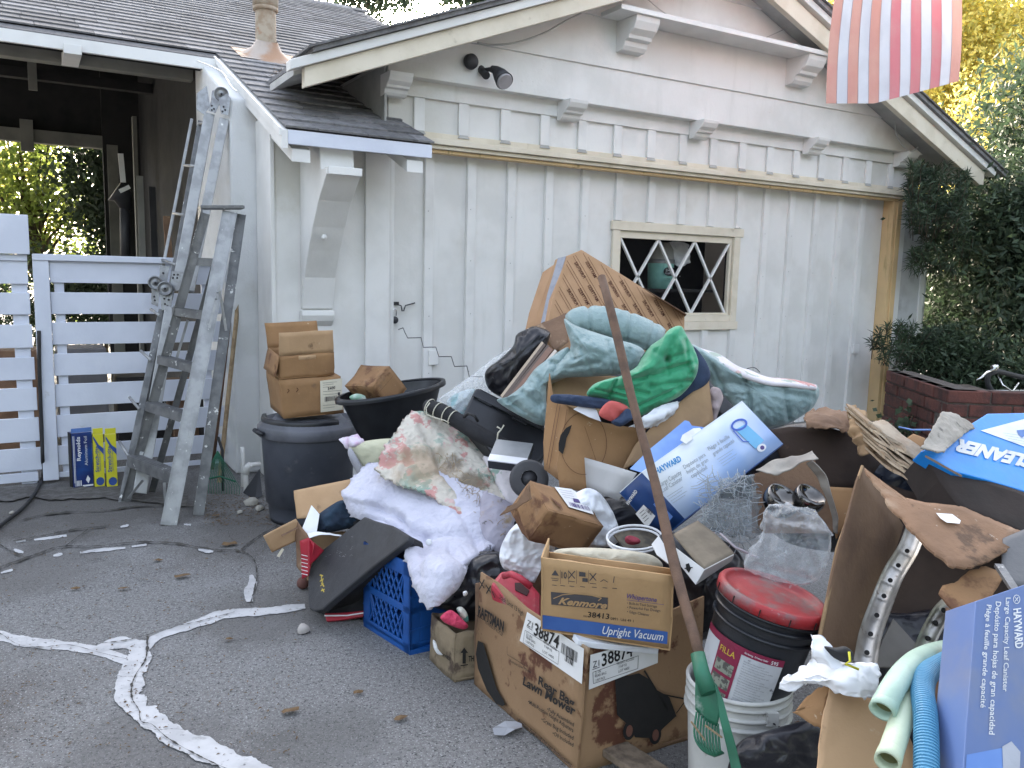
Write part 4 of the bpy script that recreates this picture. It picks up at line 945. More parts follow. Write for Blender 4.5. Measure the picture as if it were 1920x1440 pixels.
# articulated ladder
al = T('folding_ladder', 'tall grey articulated aluminium ladder leaning against the roof corner', 'ladder', PZ(230,945))
def P5(x,y,d=0): return P(x,y,d)
def rl_(name, a, b, w, t=.02, mt=alu, depth=.05):
    a, b = P3(a), P3(b); d = (b-a).normalized(); tocam = (CAM-a.lerp(b,.5)).normalized(); s_ = d.cross(tocam).normalized(); f = s_.cross(d).normalized()
    mk(name, MB().obox(a-s_*w/2, s_*w, -f*depth, b-a), mt, al, bevel=.004)
# upper section: two front rails (near), back rails
rl_('rail', (332,540,5.75), (393,212,5.95), .072)
rl_('rail', (355,545,5.70), (421,222,5.90), .066)
rl_('rail', (297,545,6.05), (360,222,6.25), .022, depth=.06)
rl_('rail', (318,560,5.98), (377,226,6.2), .045, mt=alu_dark)
# lower section
rl_('rail', (228,944,5.45), (304,580,5.75), .045, depth=.06, mt=alu_dark)
rl_('rail', (262,925,5.40), (322,575,5.65), .085)
rl_('rail', (246,925,5.55), (316,580,5.80), .05, depth=.05, mt=alu_dark)
for (a, b) in [((373,232,6.2),(385,230,5.98)),((346,310,6.12),(366,312,5.9)),((325,400,6.1),(345,403,5.87)),((304,487,6.05),(330,497,5.8)),((283,580,5.78),(300,592,5.65)),((264,658,5.7),(284,676,5.58)),((243,745,5.62),(262,768,5.5)),((224,828,5.52),(243,858,5.42))]:
    mk('rung', MB().tube([P3(a),P3(b)], .010, 10), alu, al)
def hinge(x,y,d,r_):
    c = P(x,y,d); ax = (CAM-c).normalized(); Mx = Matrix.Translation(c)@ax.to_track_quat('Z','Y').to_matrix().to_4x4()
    h_ = mk('hinge', MB().lathe([(0,.018),(r_*.25,.018),(r_*.3,.010),(r_*.80,.012),(r_*.82,.016),(r_*.97,.016),(r_,.008),(r_,-.03)], 28, Mx), alu_hinge, al)
    mk('hinge_bolt', MB().lathe([(0,.026),(.007,.025),(.008,.018)], 10, Mx), darkmetal, h_); return h_
def plate(pts, d, pins=()):
    pp = [P(x,y,d) for x,y in pts]; nn = (CAM-pp[0]).normalized(); o = mk('hinge_plate', MB().prism([tuple(p) for p in pp], -nn*.03), alu_hinge, al, bevel=.002)
    for (x,y) in pins: mk('rivet', MB().lathe([(0,.006),(.006,.004),(.007,0)], 8, Matrix.Translation(P(x,y,d-.002))@nn.to_track_quat('Z','Y').to_matrix().to_4x4()), darkmetal, o)
hinge(415,176,5.88,.050); hinge(291,530,5.72,.048); hinge(309,541,5.68,.050)
plate([(395,190),(398,170),(412,166),(412,195),(404,212),(391,208)], 5.93, [(397,198),(401,204),(397,206)])
plate([(410,185),(426,175),(433,185),(428,217),(414,213)], 5.87, [(419,200),(422,206),(417,209)])
plate([(369,175),(388,160),(394,200),(382,215),(368,205)], 6.1)
plate([(322,508),(344,510),(340,545),(318,545)], 5.71, [(326,515),(333,515),(324,521),(332,521)]); plate([(299,545),(324,548),(321,580),(303,582)], 5.70, [(308,560),(316,562),(309,570),(314,574)])
plate([(284,540),(300,545),(296,575),(284,570)], 5.76, [(289,556),(290,563)]); plate([(300,497),(318,500),(312,535),(298,530)], 5.8, [(306,512)])
# poles and rake behind the ladders
solo('wooden_pole', MB().bar(P(411,905,5.9), P(452,515,6.15), .022, .03), wood_pale, 'pale wooden pole leaning behind the step ladder', 'pole')
solo('wooden_pole', MB().tube([P(398,880,6.0), P(440,520,6.2)], .014, 8), wood, 'dark round wooden pole leaning beside the pale one', 'pole')
rk = T('leaf_rake', 'dark green leaf rake standing head down behind the step ladder', 'rake', P(420,960,5.75))
mk('handle', MB().tube([P(409,820,5.9), P(417,845,5.85), P(419,960,5.75)], .010, 8), rubber, rk)
for k in range(15):
    a = (k-7)/7; mk('tine', MB().tube([P(408,845,5.8), P(410+a*28,895,5.75), P(415+a*34,905+8*abs(a),5.72), P(416+a*33,955-6*abs(a),5.68)], .0022, 5), rake_green, rk)
mk('rake_head', MB().tube([P(380,900,5.74),P(412,893,5.74),P(442,903,5.74)], .007, 6), rake_green, rk)
# pipes at the pillar base
pv = T('pvc_pipe', 'white plastic drain pipe elbow at the foot of the pillar', 'pipe', P(462,935,5.75))
mk('pipe_run', MB().tube([P(461,930,5.75),P(461,885,5.75),P(464,876,5.75),P(470,872,5.76),P(486,870,5.85)], .017, 12), white_clean, pv)
mk('elbow', MB().tube([P(461,890,5.75),P(462,877,5.75),P(470,871,5.75)], .023, 12), white_clean, pv)
solo('pipe', MB().tube([P(455,925,5.9),P(455,850,5.92),P(454,838,5.92)], .014, 10), white_clean, 'thin white pipe running up the pillar foot', 'pipe')
solo('board', MB().prism([P(456,924,5.68),P(487,880,5.72),P(478,920,5.6),P(492,938,5.55)][:2]+[P(492,930,5.6),P(478,938,5.6)], (0,.01,0)), black_plastic, 'black triangular scrap of board between the drain pipe and bin', 'board')
# ---- vent pipe on roof
vb = PN(499,108,Vector((0,5.35,2.43)),Vector((0,-S,1)).normalized())
vp = mk('vent_pipe', MB().lathe([(.088,0),(.086,.62)], 24, Matrix.Translation(vb-Vector((0,0,.05)))), rust, house)
mk('vent_collar', MB().lathe([(.088,.43),(.105,.435),(.105,.46),(.095,.47),(.108,.475),(.108,.60)], 24, Matrix.Translation(vb-Vector((0,0,.05)))), rust, vp)
mk('flashing', MB().lathe([(.30,-.02),(.20,.02),(.125,.07),(.092,.13),(.089,.14)], 24, Matrix.Translation(vb)@Matrix.Rotation(math.atan(S)*.9,4,'X')), rustflash, vp)
mk('flashing_sheet', MB().obox(vb-Vector((.26,0,0))-sl*.22+n_*.012, Vector((.55,0,0)), sl*.42, n_*.003), rustflash, vp)
mb = MB(); R_ = random.Random(3)
for k in range(260):
    p = PN(535+R_.gauss(0,16), 143+R_.gauss(0,9), Vector((0,5.35,2.46)), Vector((0,-S,1)).normalized()); a_ = R_.uniform(0,6.28); u_ = Vector((math.cos(a_),math.sin(a_),math.sin(a_)*S))*R_.uniform(.006,.02); w_ = Vector((-u_.y,u_.x,0))*.3
    mb.add([p-u_,p+w_+Vector((0,0,.004)),p+u_,p-w_],[(0,1,2,3)])
solo('leaf_litter', mb, leafdry, 'dry leaf litter gathered in the roof valley above the porch roof', 'litter', kind='stuff')
# ---- flood light
fl_ = T('flood_light', 'old black motion sensor flood light mounted on the gable board', 'light', P(880,118,5.65))
c = PY(882,116,5.755); mk('mounting_box', MB().lathe([(0,.04),(.045,.038),(.055,.028),(.058,0)], 24, Matrix.Translation(c)@Matrix.Rotation(math.radians(90),4,'X')), darkmetal, fl_)
mk('sensor', MB().tube([P(885,116,6.35),P(868,112,6.28),P(858,110,6.25)], .045, 16, radii=[.026,.034,.032]), darkmetal, fl_)
mk('arm', MB().tube([P(888,122,6.35),P(905,132,6.25),P(918,130,6.2),P(926,134,6.18)], .016, 10), darkmetal, fl_)
mk('knuckle', MB().tube([P(900,128,6.3),P(912,142,6.2)], .03, 10), darkmetal, fl_)
mk('lamp_shade', MB().tube([P(922,128,6.2),P(930,132,6.18),P(938,141,6.15),P(946,152,6.1)], .05, 20, radii=[.022,.035,.055,.068]), darkmetal, fl_)
mk('lens', MB().tube([P(946,152,6.1),P(948,154,6.09)], .05, 20, radii=[.063,.055]), M('lens_glass',(.35,.33,.34),.2), fl_)
# ---- cables
def cable(label, pts, r_, mt=graypaint, n=40):
    a = [tuple(PY(x,y,Y)) for x,y,Y in pts]; return solo('cable', MB().tube([tuple(v) for v in cr(np.array(a),n)], r_, 6), mt, label, 'cable')
cable('grey cable sagging under the left barge board above the flood light', [(895,80,5.70),(925,84,5.7),(970,79,5.68),(1020,62,5.65),(1055,42,5.6),(1090,25,5.55)], .007)
cable('thin loose wire hanging on the gable above the shelf', [(1210,-5,5.70),(1240,20,5.68),(1270,38,5.68),(1300,48,5.68),(1325,50,5.68),(1350,62,5.68)], .004)
cable('grey wire hanging from the barge board beside the flag', [(1470,45,5.72),(1490,52,5.72),(1510,62,5.68),(1530,85,5.6),(1556,110,5.55)], .006)
cable('wire stub lying along the top of the gable shelf', [(1405,74,5.68),(1430,72,5.68),(1455,62,5.68),(1480,50,5.7)], .004)
cable('loop of wire hanging at the right end of the gable board', [(1678,228,5.7),(1680,250,5.7),(1692,272,5.7),(1708,284,5.68),(1722,276,5.62)], .005)
cable('thin white wire along the carport eave to the porch roof', [(370,114,7.2),(395,124,6.9),(418,137,6.5),(432,160,6.2),(445,172,5.95)], .006, white_clean)
cable('short crooked wire sticking out of the garage door', [(1398,693,5.95),(1405,690,5.93),(1416,690,5.93),(1425,698,5.92)], .004, darkmetal)
# ---- hasp and padlock
hs = T('padlock', 'dark padlock hanging from a bent hasp on the garage door', 'padlock', P(740,600,6.35))
mk('hasp', MB().box(tuple(PY(734,572,5.985)), (PY(748,566,5.985).x, 5.995, PY(748,566,5.985).z)), darkmetal, hs)
mk('hasp_bar', MB().tube([PY(745,571,5.97),PY(752,573,5.96),PY(754,583,5.96),PY(757,583,5.96),PY(760,573,5.96),PY(778,568,5.98)], .005, 8), darkmetal, hs)
mk('shackle', MB().tube([PY(737,592,5.95),PY(737,582,5.95),PY(740,577,5.95),PY(743,582,5.95),PY(743,592,5.95)], .005, 8), chrome, hs)
mk('lock_body', MB().lathe([(0,.014),(.022,.014),(.028,.008),(.028,-.012),(0,-.014)], 20, Matrix.Translation(PY(740,600,5.95))@Matrix.Rotation(math.radians(90),4,'X')), darkmetal, hs)
# ---- paint can behind the window
pc = T('paint_can', 'pale green paint pail standing behind the diamond window', 'pail', PY(1235,545,6.35))
c = PY(1237,541,6.35); ra = PY(1256,500,6.35).x-PY(1237,500,6.35).x; hh = PY(1237,492,6.35).z-c.z
mk('pail_body', MB().lathe([(0,0),(ra*.93,0),(ra,hh)], 32, Matrix.Translation(c)), M('sea_green_label',(.26,.58,.52),.5,(.30,.64,.58),20,bump=0), pc)
mk('pail_rim', MB().lathe([(ra*1.04,hh-.01),(ra*1.04,hh+.03),(ra*.9,hh+.035)], 32, Matrix.Translation(c)), M('dull_gray_metal',(.30,.31,.31),.5,metal=.3), pc)
mk('pail_cover', MB().lathe([(ra*.98,hh+.02),(ra*.9,hh+.12),(ra*.6,hh+.19),(0,hh+.20)], 24, Matrix.Translation(c)), M('dusty_film',(.42,.42,.40),.8), pc)
ff = (c+Vector((-ra,-ra-.004,0)), Vector((2*ra,0,0)), Vector((0,0,hh)), Vector((0,-1,0)))
mb = MB(); put_poly(mb, ff, ell(.5,.66,.30,.17)); mk('label_oval', mb, ink, pc); mb = MB(); put_text(mb,'Swiss',ff,(.30,.67,.70,.76),h=.003); put_text(mb,'Coffee',ff,(.30,.55,.70,.65),h=.003); mk('printed_lettering', mb, ink_white, pc)
mb = MB(); put_text(mb,'INTERIOR PAINT',ff,(.25,.36,.75,.40)); put_text(mb,'one gallon',ff,(.3,.28,.7,.32)); mk('printed_lettering', mb, ink_gray, pc)
mk('window_shelf', MB().box((wx0,6.2,c.z-.03),(wx1,6.7,c.z-.002)), inner, house)
def wp(x,y,o=0): return tuple(PY(x,y,6.3+o))
solo('crumpled_paper', sheet([[wp(1243,458),wp(1265,452),wp(1290,458)],[wp(1250,475),wp(1266,478,-.03),wp(1291,480)],[wp(1264,495),wp(1276,500,-.02),wp(1292,492)]], 24, 24, .003, ((.012,18),(.008,30)), ragged=.004), paper, 'crumpled pale paper beside the pail behind the window', 'paper')
# ---- bicycle at right
bk_ = T('bicycle', 'old bicycle with dark curved handlebar parked by the evergreens', 'bicycle', P(1900,900,6.8))
mk('handlebar', MB().tube([tuple(v) for v in cr(np.array([tuple(P(x,y,6.3+dd)) for x,y,dd in [(1875,742,.0),(1862,736,0),(1852,718,0),(1855,702,.0),(1870,697,.05),(1890,701,.15),(1915,707,.3),(1950,712,.4)]]),40)], .020, 10), rubber, bk_)
mk('brake_lever', MB().tube([P(1867,692,6.28),P(1850,698,6.2),P(1840,708,6.15),P(1831,713,6.15)], .008, 8, radii=[.012,.009,.008,.006]), chrome, bk_)
mk('brake_hood', MB().tube([P(1860,690,6.3),P(1870,688,6.3)], .022, 10), chrome, bk_)
mk('brake_lever', MB().tube([P(1872,705,6.35),P(1880,722,6.3),P(1898,734,6.3),P(1910,718,6.35)], .006, 8), chrome, bk_)
mk('cable_housing', MB().tube([P(1790,733,6.5),P(1850,732,6.5),P(1935,732,6.5)], .004, 6), chrome, bk_)
mk('head_tube', MB().tube([P(1955,712,6.75),P(1950,860,6.75)], .022, 10), alu_dark, bk_)
mk('frame_tube', MB().bar(P(1912,735,6.5), P(1900,800,6.5), .05, .02), wood_pale, bk_)
for xx in (1858,1905):
    c = P(xx,750,6.35); mk('grip_end', MB().lathe([(0,.01),(.035,.008),(.04,-.02)], 16, Matrix.Translation(c)@(CAM-c).normalized().to_track_quat('Z','Y').to_matrix().to_4x4()), M('dusty_gray',(.07,.065,.06),.9), bk_)
def wheel(c, R0, ax):
    Mx = Matrix.Translation(c)@Vector(ax).to_track_quat('Z','Y').to_matrix().to_4x4(); pts = [Mx@Vector((R0*math.cos(a*math.pi/24),R0*math.sin(a*math.pi/24),0)) for a in range(49)]
    w = mk('wheel', MB().tube(pts, .016, 8, caps=False), rubber, bk_); sp_ = MB()
    for k in range(20): sp_.tube([c, pts[(k*48)//20]], .0012, 4)
    mk('spoke', sp_, chrome, w)
wheel(P(1960,900,6.8)+Vector((0,0,0)), .33, (.6,.8,0))
# ---- flag
fg = T('flag', 'faded striped flag hanging vertically above the right of the gable', 'flag', P(1680,-60,5.6))
nS = 13
tl, tr, bl, brr = (1581,-230,5.45),(1812,-230,5.75),(1550,192,5.5),(1796,152,5.8)
red_s = M('faded_red_stripe', (.66,.22,.25), .8, (.64,.27,.28), 4, bump=.15, bs=50, trans=.3); org_s = M('faded_orange_stripe', (.68,.37,.31), .8, (.66,.33,.28), 4, bump=.15, bs=50, trans=.3)
sew = M('seam_thread', (.55,.45,.48), .9)
wht_s = M('white_stripe_cloth', (.70,.70,.76), .8, (.64,.64,.70), 4, bump=.15, bs=50, trans=.3)
def fpt(u, v):   # v 0 top, 1 bottom
    a = P3(tl).lerp(P3(tr), u); bx = 1550+(1796-1550)*u; by = 192+(2 if u < .35 else 2-(u-.35)/.65*42); b = P(bx, by, 5.5+.3*u)
    p = a.lerp(b, v); w = .028*math.sin(u*11+v*2.2)*(0.3+v*.7)+.016*math.sin(u*27-v*6)+.012*noise.noise(Vector((u*9,v*14,1)))+.010*noise.noise(Vector((u*22,v*5,4))); nn = (CAM-p).normalized()
    return p+nn*w*.8+RV*(.015*math.sin(v*6+u*3))
for s_ in range(nS):
    mb = MB(); nu_, nv_ = 6, 60; vs = [fpt((s_+i/nu_)/nS, j/nv_) for j in range(nv_+1) for i in range(nu_+1)]
    mb.add(vs, [(j*(nu_+1)+i, j*(nu_+1)+i+1, (j+1)*(nu_+1)+i+1, (j+1)*(nu_+1)+i) for j in range(nv_) for i in range(nu_)], True)
    mk('stripe', mb, wht_s if s_%2 else (red_s if s_ in (6,8,10) else org_s), fg)
mb = MB()
for s_ in range(1,nS): mb.tube([fpt(s_/nS, j/40)+(CAM-fpt(s_/nS, j/40)).normalized()*.004 for j in range(41)], .0022, 4, smooth=False)
mk('stripe_seam', mb, sew, fg)['kind'] = 'stuff'
mk('flag_pole', MB().tube([PY(1440,-120,5.6), P3(tl)+Vector((0,0,.02)), P3(tr)+Vector((.1,0,.1))], .014, 10), alu, fg)
# ---- leaves and stones on the ground
R_ = random.Random(9)
lv = MB()
def small(name, label, cat, x, y, s_, mt, kind=0, group=None):
    c = PZ(x, y, .006); mb = MB(); n = 9
    if kind == 0:
        pts = [c+Vector((math.cos(k*6.28/n)*s_*(1+.3*R_.random()), math.sin(k*6.28/n)*s_*.55*(1+.4*R_.random()), .004+R_.random()*s_*.35)) for k in range(n)]
        mb.add(pts+[c+Vector((0,0,.012))], [(k,(k+1)%n,n) for k in range(n)]); 
    else:
        rings_ = [(s_,0),(s_*.95,s_*.5),(s_*.55,s_*.85),(0,s_*.95)]; mb.lathe(rings_, 9, Matrix.Translation(c)); mb.v = [tuple(Vector(v)+noise.noise_vector(Vector(v)*25)*s_*.35) for v in mb.v]
    return solo(name, mb, mt, label, cat, group)
for x,y,s_,lb in [(342,1082,.035,'curled brown leaf on the asphalt left of the suitcase'),(296,1052,.022,'small dark leaf near the middle of the driveway'),(752,1348,.022,'tiny dry leaf on the asphalt left of the large brown carton'),(545,1335,.03,'twiggy brown leaf below the white crack filler'),(672,1300,.018,'dry leaf scrap between the crack and the cartons'),(430,1022,.04,'brown leaf where the dark cracks meet'),(405,968,.02,'dry leaf near the front foot of the step ladder'),(230,1105,.02,'dry twig like leaf on the left of the driveway'),(142,1105,.02,'pale dry scrap of leaf at the left of the driveway'),(430,1200,.015,'tiny leaf beside the long white crack filler')]:
    small('dry_leaf', lb, 'leaf', x, y, s_, leafdry, 0, 'dry leaves on the driveway')
small('stone', 'rounded pale stone lying just below the black suitcase', 'stone', 569,1183,.028, M('pale_stone',(.42,.39,.37),.9,bump=.4), 1)
for k,(x,y,s_,lb) in enumerate([(470,945,.045,'broken pale stone at the foot of the pillar nearest the bin'),(450,962,.02,'small pale stone left of the bin'),(487,955,.03,'pale lump of concrete touching the bin'),(22,962,.015,'tiny white pebble beside the hose')]): small('stone', lb, 'stone', x, y, s_, M('broken_concrete',(.38,.36,.32),.95,bump=.5), 1, 'stones at the pillar foot' if k<3 else None)
small('film_scrap', 'grey scrap of plastic film lying beside the large brown carton', 'film', 952,1370,.05, M('film_gray',(.36,.38,.42),.4), 0)
mb = MB(); deb = np.random.RandomState(3)
for k in range(1500):
    x = deb.uniform(380,520) if k < 500 else deb.uniform(-20,560); y = deb.uniform(925,985) if k < 500 else deb.uniform(920,1420)
    c = PZ(x,y,.007); s_ = deb.uniform(.004,.014)*(1 if k<500 else .7); a = deb.uniform(0,6.28); u = Vector((math.cos(a),math.sin(a),0))*s_; w = Vector((-u.y,u.x,0))*.35
    mb.add([c-u,c+w+Vector((0,0,.003)),c+u,c-w+Vector((0,0,.002))],[(0,1,2,3)])
solo('leaf_litter', mb, leafdry, 'scattered brown leaf litter around the pillar foot and driveway', 'litter', kind='stuff')
# ================================================================= THE PILE
def slab(outline, pl, thick, back=None):
    """flat piece: outline pixels on the plane through three (x, y, depth), thickness away from the camera"""
    a, b, c = [P(*q) for q in pl]; n = (b-a).cross(c-a).normalized()
    if n.dot(CAM-a) < 0: n = -n
    pts = [PN(x, y, a, n) for x, y in outline]; mb = MB().prism([tuple(p) for p in pts], -n*thick); mb.fr = (a, b-a, c-a, n); mb.pts = pts; return mb
def wavy_slab(outline, pl, thick, amp=.006, f=9, per=4, torn=0, seed=0):
    """slab with subdivided uneven edges and gently warped faces (fan of rings)"""
    a, b, c = [P(*q) for q in pl]; n = (b-a).cross(c-a).normalized()
    if n.dot(CAM-a) < 0: n = -n
    o = outline; N_ = len(o)*per; P_ = []
    for s_ in range(N_):
        i = s_//per; t = (s_%per)/per; x = o[i][0]*(1-t)+o[(i+1)%len(o)][0]*t; y = o[i][1]*(1-t)+o[(i+1)%len(o)][1]*t; P_.append(PN(x, y, a, n))
    if torn: P_ = [p+(lambda q: q-n*q.dot(n))(noise.noise_vector(p*55+Vector((seed,0,0)))*torn+noise.noise_vector(p*120)*torn*.5) for p in P_]
    cen = sum(P_, Vector((0,0,0)))/N_; rings = 5; vs = []; off = Vector((seed*2.3,seed,0))
    for side in (0, 1):
        for k in range(rings+1):
            s_ = 1-k/rings*.999
            for p in P_: q = cen.lerp(p, s_); vs.append(q+n*(noise.noise((q+off)*f)*amp-(thick if side else 0)))
    fs = []; K = (rings+1)*N_
    for k in range(rings):
        for j in range(N_):
            a_, b_, c_, d_ = k*N_+j, k*N_+(j+1)%N_, (k+1)*N_+(j+1)%N_, (k+1)*N_+j
            fs += [(a_,b_,c_,d_), (K+d_,K+c_,K+b_,K+a_)]
    for j in range(N_): fs.append((j, K+j, K+(j+1)%N_, (j+1)%N_))
    mb = MB().add(vs, fs, True); mb.sm[-N_:] = [False]*N_; mb.fr = (a, b-a, c-a, n); return mb
def txp(mb, s_, fr, p0, p1, pt, h=.003, bold=.0, shear=0):
    """words on plane fr: baseline from pixel p0 to p1, capital height up to pixel pt above p0"""
    a, n = fr[0], fr[3]; O = PN(p0[0],p0[1],a,n); U = PN(p1[0],p1[1],a,n)-O; V = PN(pt[0],pt[1],a,n)-O
    v, f = txt_mesh(s_, bold, shear); lo, hi = v.min(0), v.max(0); base = 0.0; H = .70
    mb.add([O+U*((q[0]-lo[0])/(hi[0]-lo[0]))+V*((q[1]-base)/H)+n*h for q in v], f)
def pxp(mb, fr, pts, h=.002): mb.add([PN(x,y,fr[0],fr[3])+fr[3]*h for x, y in pts], [tuple(range(len(pts)))])
def lnp(mb, fr, p0, p1, w, h=.0025):
    A = PN(*p0,fr[0],fr[3]); B = PN(*p1,fr[0],fr[3]); d = (B-A).normalized(); s_ = d.cross(fr[3])*w/2; o = fr[3]*h; mb.add([A-s_+o,B-s_+o,B+s_+o,A+s_+o],[(0,1,2,3)])
def barp(mb, fr, p0, p1, p2, n=20, h=.0025, seed=1):
    """bar code in the parallelogram p0 (bottom left), p1 (bottom right), p2 (top left)"""
    O = PN(*p0,fr[0],fr[3]); U = PN(*p1,fr[0],fr[3])-O; V = PN(*p2,fr[0],fr[3])-O; bars(mb, (O,U,V,fr[3]), (0,0,1,1), n, h, None, seed)
def box_faces(r, O, E, mats, skip='', t=.004, wob=None, n=6, name='carton_wall', tear=''):
    """thin walls of a carton; E = three edge vectors from corner O; skip like 'c' leaves out the face at O+E[2], 'C' the face at O"""
    A, B, C = E; c = O+(A+B+C)/2; out = {}
    for k, (o, u, v) in {'A':(O,B,C),'B':(O,A,C),'C':(O,A,B),'a':(O+A,B,C),'b':(O+B,A,C),'c':(O+C,A,B)}.items():
        if k in skip: continue
        u, v = Vector(u), Vector(v); N = u.cross(v).normalized(); ctr = o+(u+v)/2
        if N.dot(ctr-c) < 0: u, v = v, u
        mb = MB().panel(o, u, v, t, n, n, wob, tear=.006 if k in tear else 0, tear_edges='t' if k in tear else ''); out[k] = mk(name, mb, mats, r)
    return out
def frame_of(O, U, V): return face_frame(O, U, V)
print_sizes = []
def CB(O, A, B, C, d0, hint, nm=''):
    o, E, t = corner(O, A, B, C, d0, hint); print('BOX', nm, [round(e.length,3) for e in E], [round(x,2) for x in t]); return o, E

# ---------------------------------------------------------------- the bin and what stands on it
c = PZ(580, 968); binr = T('trash_bin', 'large dark grey round plastic bin with lid beside the pillar', 'bin', c); Mx = Matrix.Translation(c)
kx = .292
mk('bin_body', MB().lathe([(0,.01),(.235,.01),(.238,.0),(.242,.03),(.250,.115),(.262,.12),(.285,.55),(.288,.58)], 56, Mx), can_gray, binr)
mk('bin_lid', MB().lathe([(.300,.535),(.306,.54),(.308,.595),(.303,.602),(.290,.612),(.283,.632),(.278,.634),(.270,.618),(.25,.612),(.225,.620),(.205,.648),(.19,.652),(0,.655)], 56, Mx), lid_gray, binr)
mk('lid_ridge', MB().lathe([(.282,.60),(.286,.64),(.280,.655),(.262,.655),(.256,.615)], 40, Mx, a0=math.radians(150), a1=math.radians(292)), black_plastic, binr)
for a in (186, 20): 
    q = c+Vector((math.cos(math.radians(a))*.31, math.sin(math.radians(a))*.31, .575)); mk('lid_handle', MB().tube([q+Vector((.01,-.06,-.01)), q+Vector((-.015,-.05,0)), q+Vector((-.018,.05,0)), q+Vector((.01,.06,-.01))], .014, 8), black_plastic, binr)
mk('bin_seam', MB().lathe([(.2535,.118),(.2545,.121),(.2535,.124)], 56, Mx), M('scuffed_gray',(.35,.35,.38),.6), binr)
O, E = CB((532,785),(645,774),(507,763),(524,714),4.86,(4.95,5.02,4.82),'binbox')
r = T('carton', 'tan shipping carton with a barcode label on the lid of the bin', 'carton', O, 'cartons stacked on the bin')
W_ = (.007, 8); box_faces(r, O, E, card_light if False else card, wob=W_)
f_ = (O, E[0], E[2], face_frame(O,E[0],E[2])[3]); lb = MB(); pxp(lb, f_, [(600,714),(641,709),(642,768),(601,773)], .004); mk('label', lb, label_cream, r)
mb = MB(); barp(mb,f_,(608,753),(631,750),(608,744),26,.006)
for k,(y,w) in enumerate([(716,26),(720,20),(724,24),(732,34),(738,30),(758,30),(763,22)]): lnp(mb,f_,(605,y+2),(605+w,y-.5),.0016,.006)
txp(mb,'5400',f_,(614,731),(628,729),(614,726),.006,.02); pxp(mb,f_,[(633,741),(637,740.5),(637,735),(633,735.5)],.006); mk('printed_lettering', mb, ink_gray, r)
mb = MB(); 
for (x,y) in ((539,733),(556,731)): lnp(mb,f_,(x,y-4),(x+3,y-1),.004,.005); lnp(mb,f_,(x+3,y-1),(x-1,y+4),.004,.005)
mk('printed_lettering', mb, ink_brown, r)
O2, E2 = CB((525,711),(626,703),(503,694),(524,668),4.82,(4.85,5.05,4.78),'midbox')
r = T('carton', 'small scuffed open carton with upright flaps topmost on the bin stack', 'carton', O2, 'cartons stacked on the bin')
box_faces(r, O2, E2, card, skip='c', wob=(.008,9))
fl2 = MB().panel(O2+E2[2], E2[0], P(522,623,4.74)-P(524,667,4.78), .003, 6, 5, (.003,10)); mk('flap', fl2, card_light, r, label='pale front flap standing up')
bk2 = MB().panel(O2+E2[2]+E2[1], E2[0], Vector((-.01,.03,.15)), .003, 6, 5, (.004,10)); mk('flap', bk2, card, r)
mk('flap', MB().panel(O2+E2[2], E2[1], Vector((-.03,0,-.12)), .003, 4, 4, (.003,10)), card_wet, r)
mb = MB().panel(P(560,667,4.74), P(592,665,4.73)-P(560,667,4.74), Vector((0,0,-.025)), .001, 2, 2); mk('tape', mb, card_light, r)
# tub
Lp, Rp = P(640,752,4.55), P(829,712,4.95); Uax = (Rp-Lp); a_ = Uax.length/2; ux = Uax.normalized(); vx = Vector((0,0,1)).cross(ux).normalized(); nx = ux.cross(vx).normalized(); ctr = (Lp+Rp)/2+vx*.02
Mt = Matrix((ux*1.0, vx*.52, nx)).transposed().to_4x4(); Mt.translation = ctr
tub = T('tub', 'black oval plastic tub tilted against the garage wall beside the bin', 'tub', ctr-nx*.25)
s_ = a_
mk('tub_body', MB().lathe([(0,-.27),(s_*.62,-.27),(s_*.68,-.255),(s_*.96,-.01),(s_,0),(s_*1.04,.0),(s_*1.05,-.012),(s_*1.03,-.016),(s_*.985,-.014)], 56, Mt), black_plastic, tub)
mk('tub_rim', MB().lathe([(s_*.965,.0),(s_*.965,.006),(s_*1.045,.006),(s_*1.055,-.006),(s_*1.055,-.02)], 56, Mt), black_plastic, tub)
mk('tub_inside', MB().lathe([(s_*.93,-.01),(s_*.64,-.25),(0,-.25)], 56, Mt), black_plastic, tub)
O, E = CB((698,725),(646,722),(729.6,686),(733,768),4.55,(4.65,4.75,4.6),'tubbox')
r = T('carton', 'brown scuffed carton lying tilted in the black tub', 'carton', O); box_faces(r, O, E, card_wet, wob=(.008,8))
f_ = (O, E[1], E[2], face_frame(O,E[1],E[2])[3]); mb = MB(); lnp(mb,f_,(703,743),(735,706),.0012,.006); mk('printed_lettering', mb, ink_brown, r)
solo('bag', blob([(655,745),(668,738),(684,742),(686,752),(668,756)], 4.62, .02, wr=((.008,20),)), M('green_white_film',(.20,.36,.26),.4,(.6,.62,.6),9,bump=.1), 'scrap of green and white film in the left of the tub', 'bag')
# cushions and scraps under the tub
solo('cushion', blob([(653,838),(690,826),(742,822),(770,830),(752,852),(718,880),(692,888),(668,868)], 4.35, .07, wr=((.012,9),(.006,22))), cushion, 'pale yellow stained cushion squeezed under the black tub', 'cushion')
solo('towel', blob([(652,850),(660,842),(690,892),(700,905),(682,905),(665,880)], 4.30, .035, wr=((.006,14),)), M('gray_towel',(.38,.38,.42),.9,(.3,.3,.34),8), 'folded grey towel edge hanging below the pale yellow cushion', 'towel')
solo('bag', sheet([[(638,826,4.38),(655,820,4.36),(672,816,4.36)],[(648,835,4.34),(662,830,4.31),(682,826,4.34)],[(656,840,4.36),(668,838,4.33),(676,832,4.36)]], 22, 20, .002, ((.014,20),(.008,40)), ragged=.004), M('pink_white_film',(.66,.60,.70),.35,(.62,.42,.58),16,bump=.1), 'crumpled pink and white plastic bag scrap at the rim of the bin', 'bag')
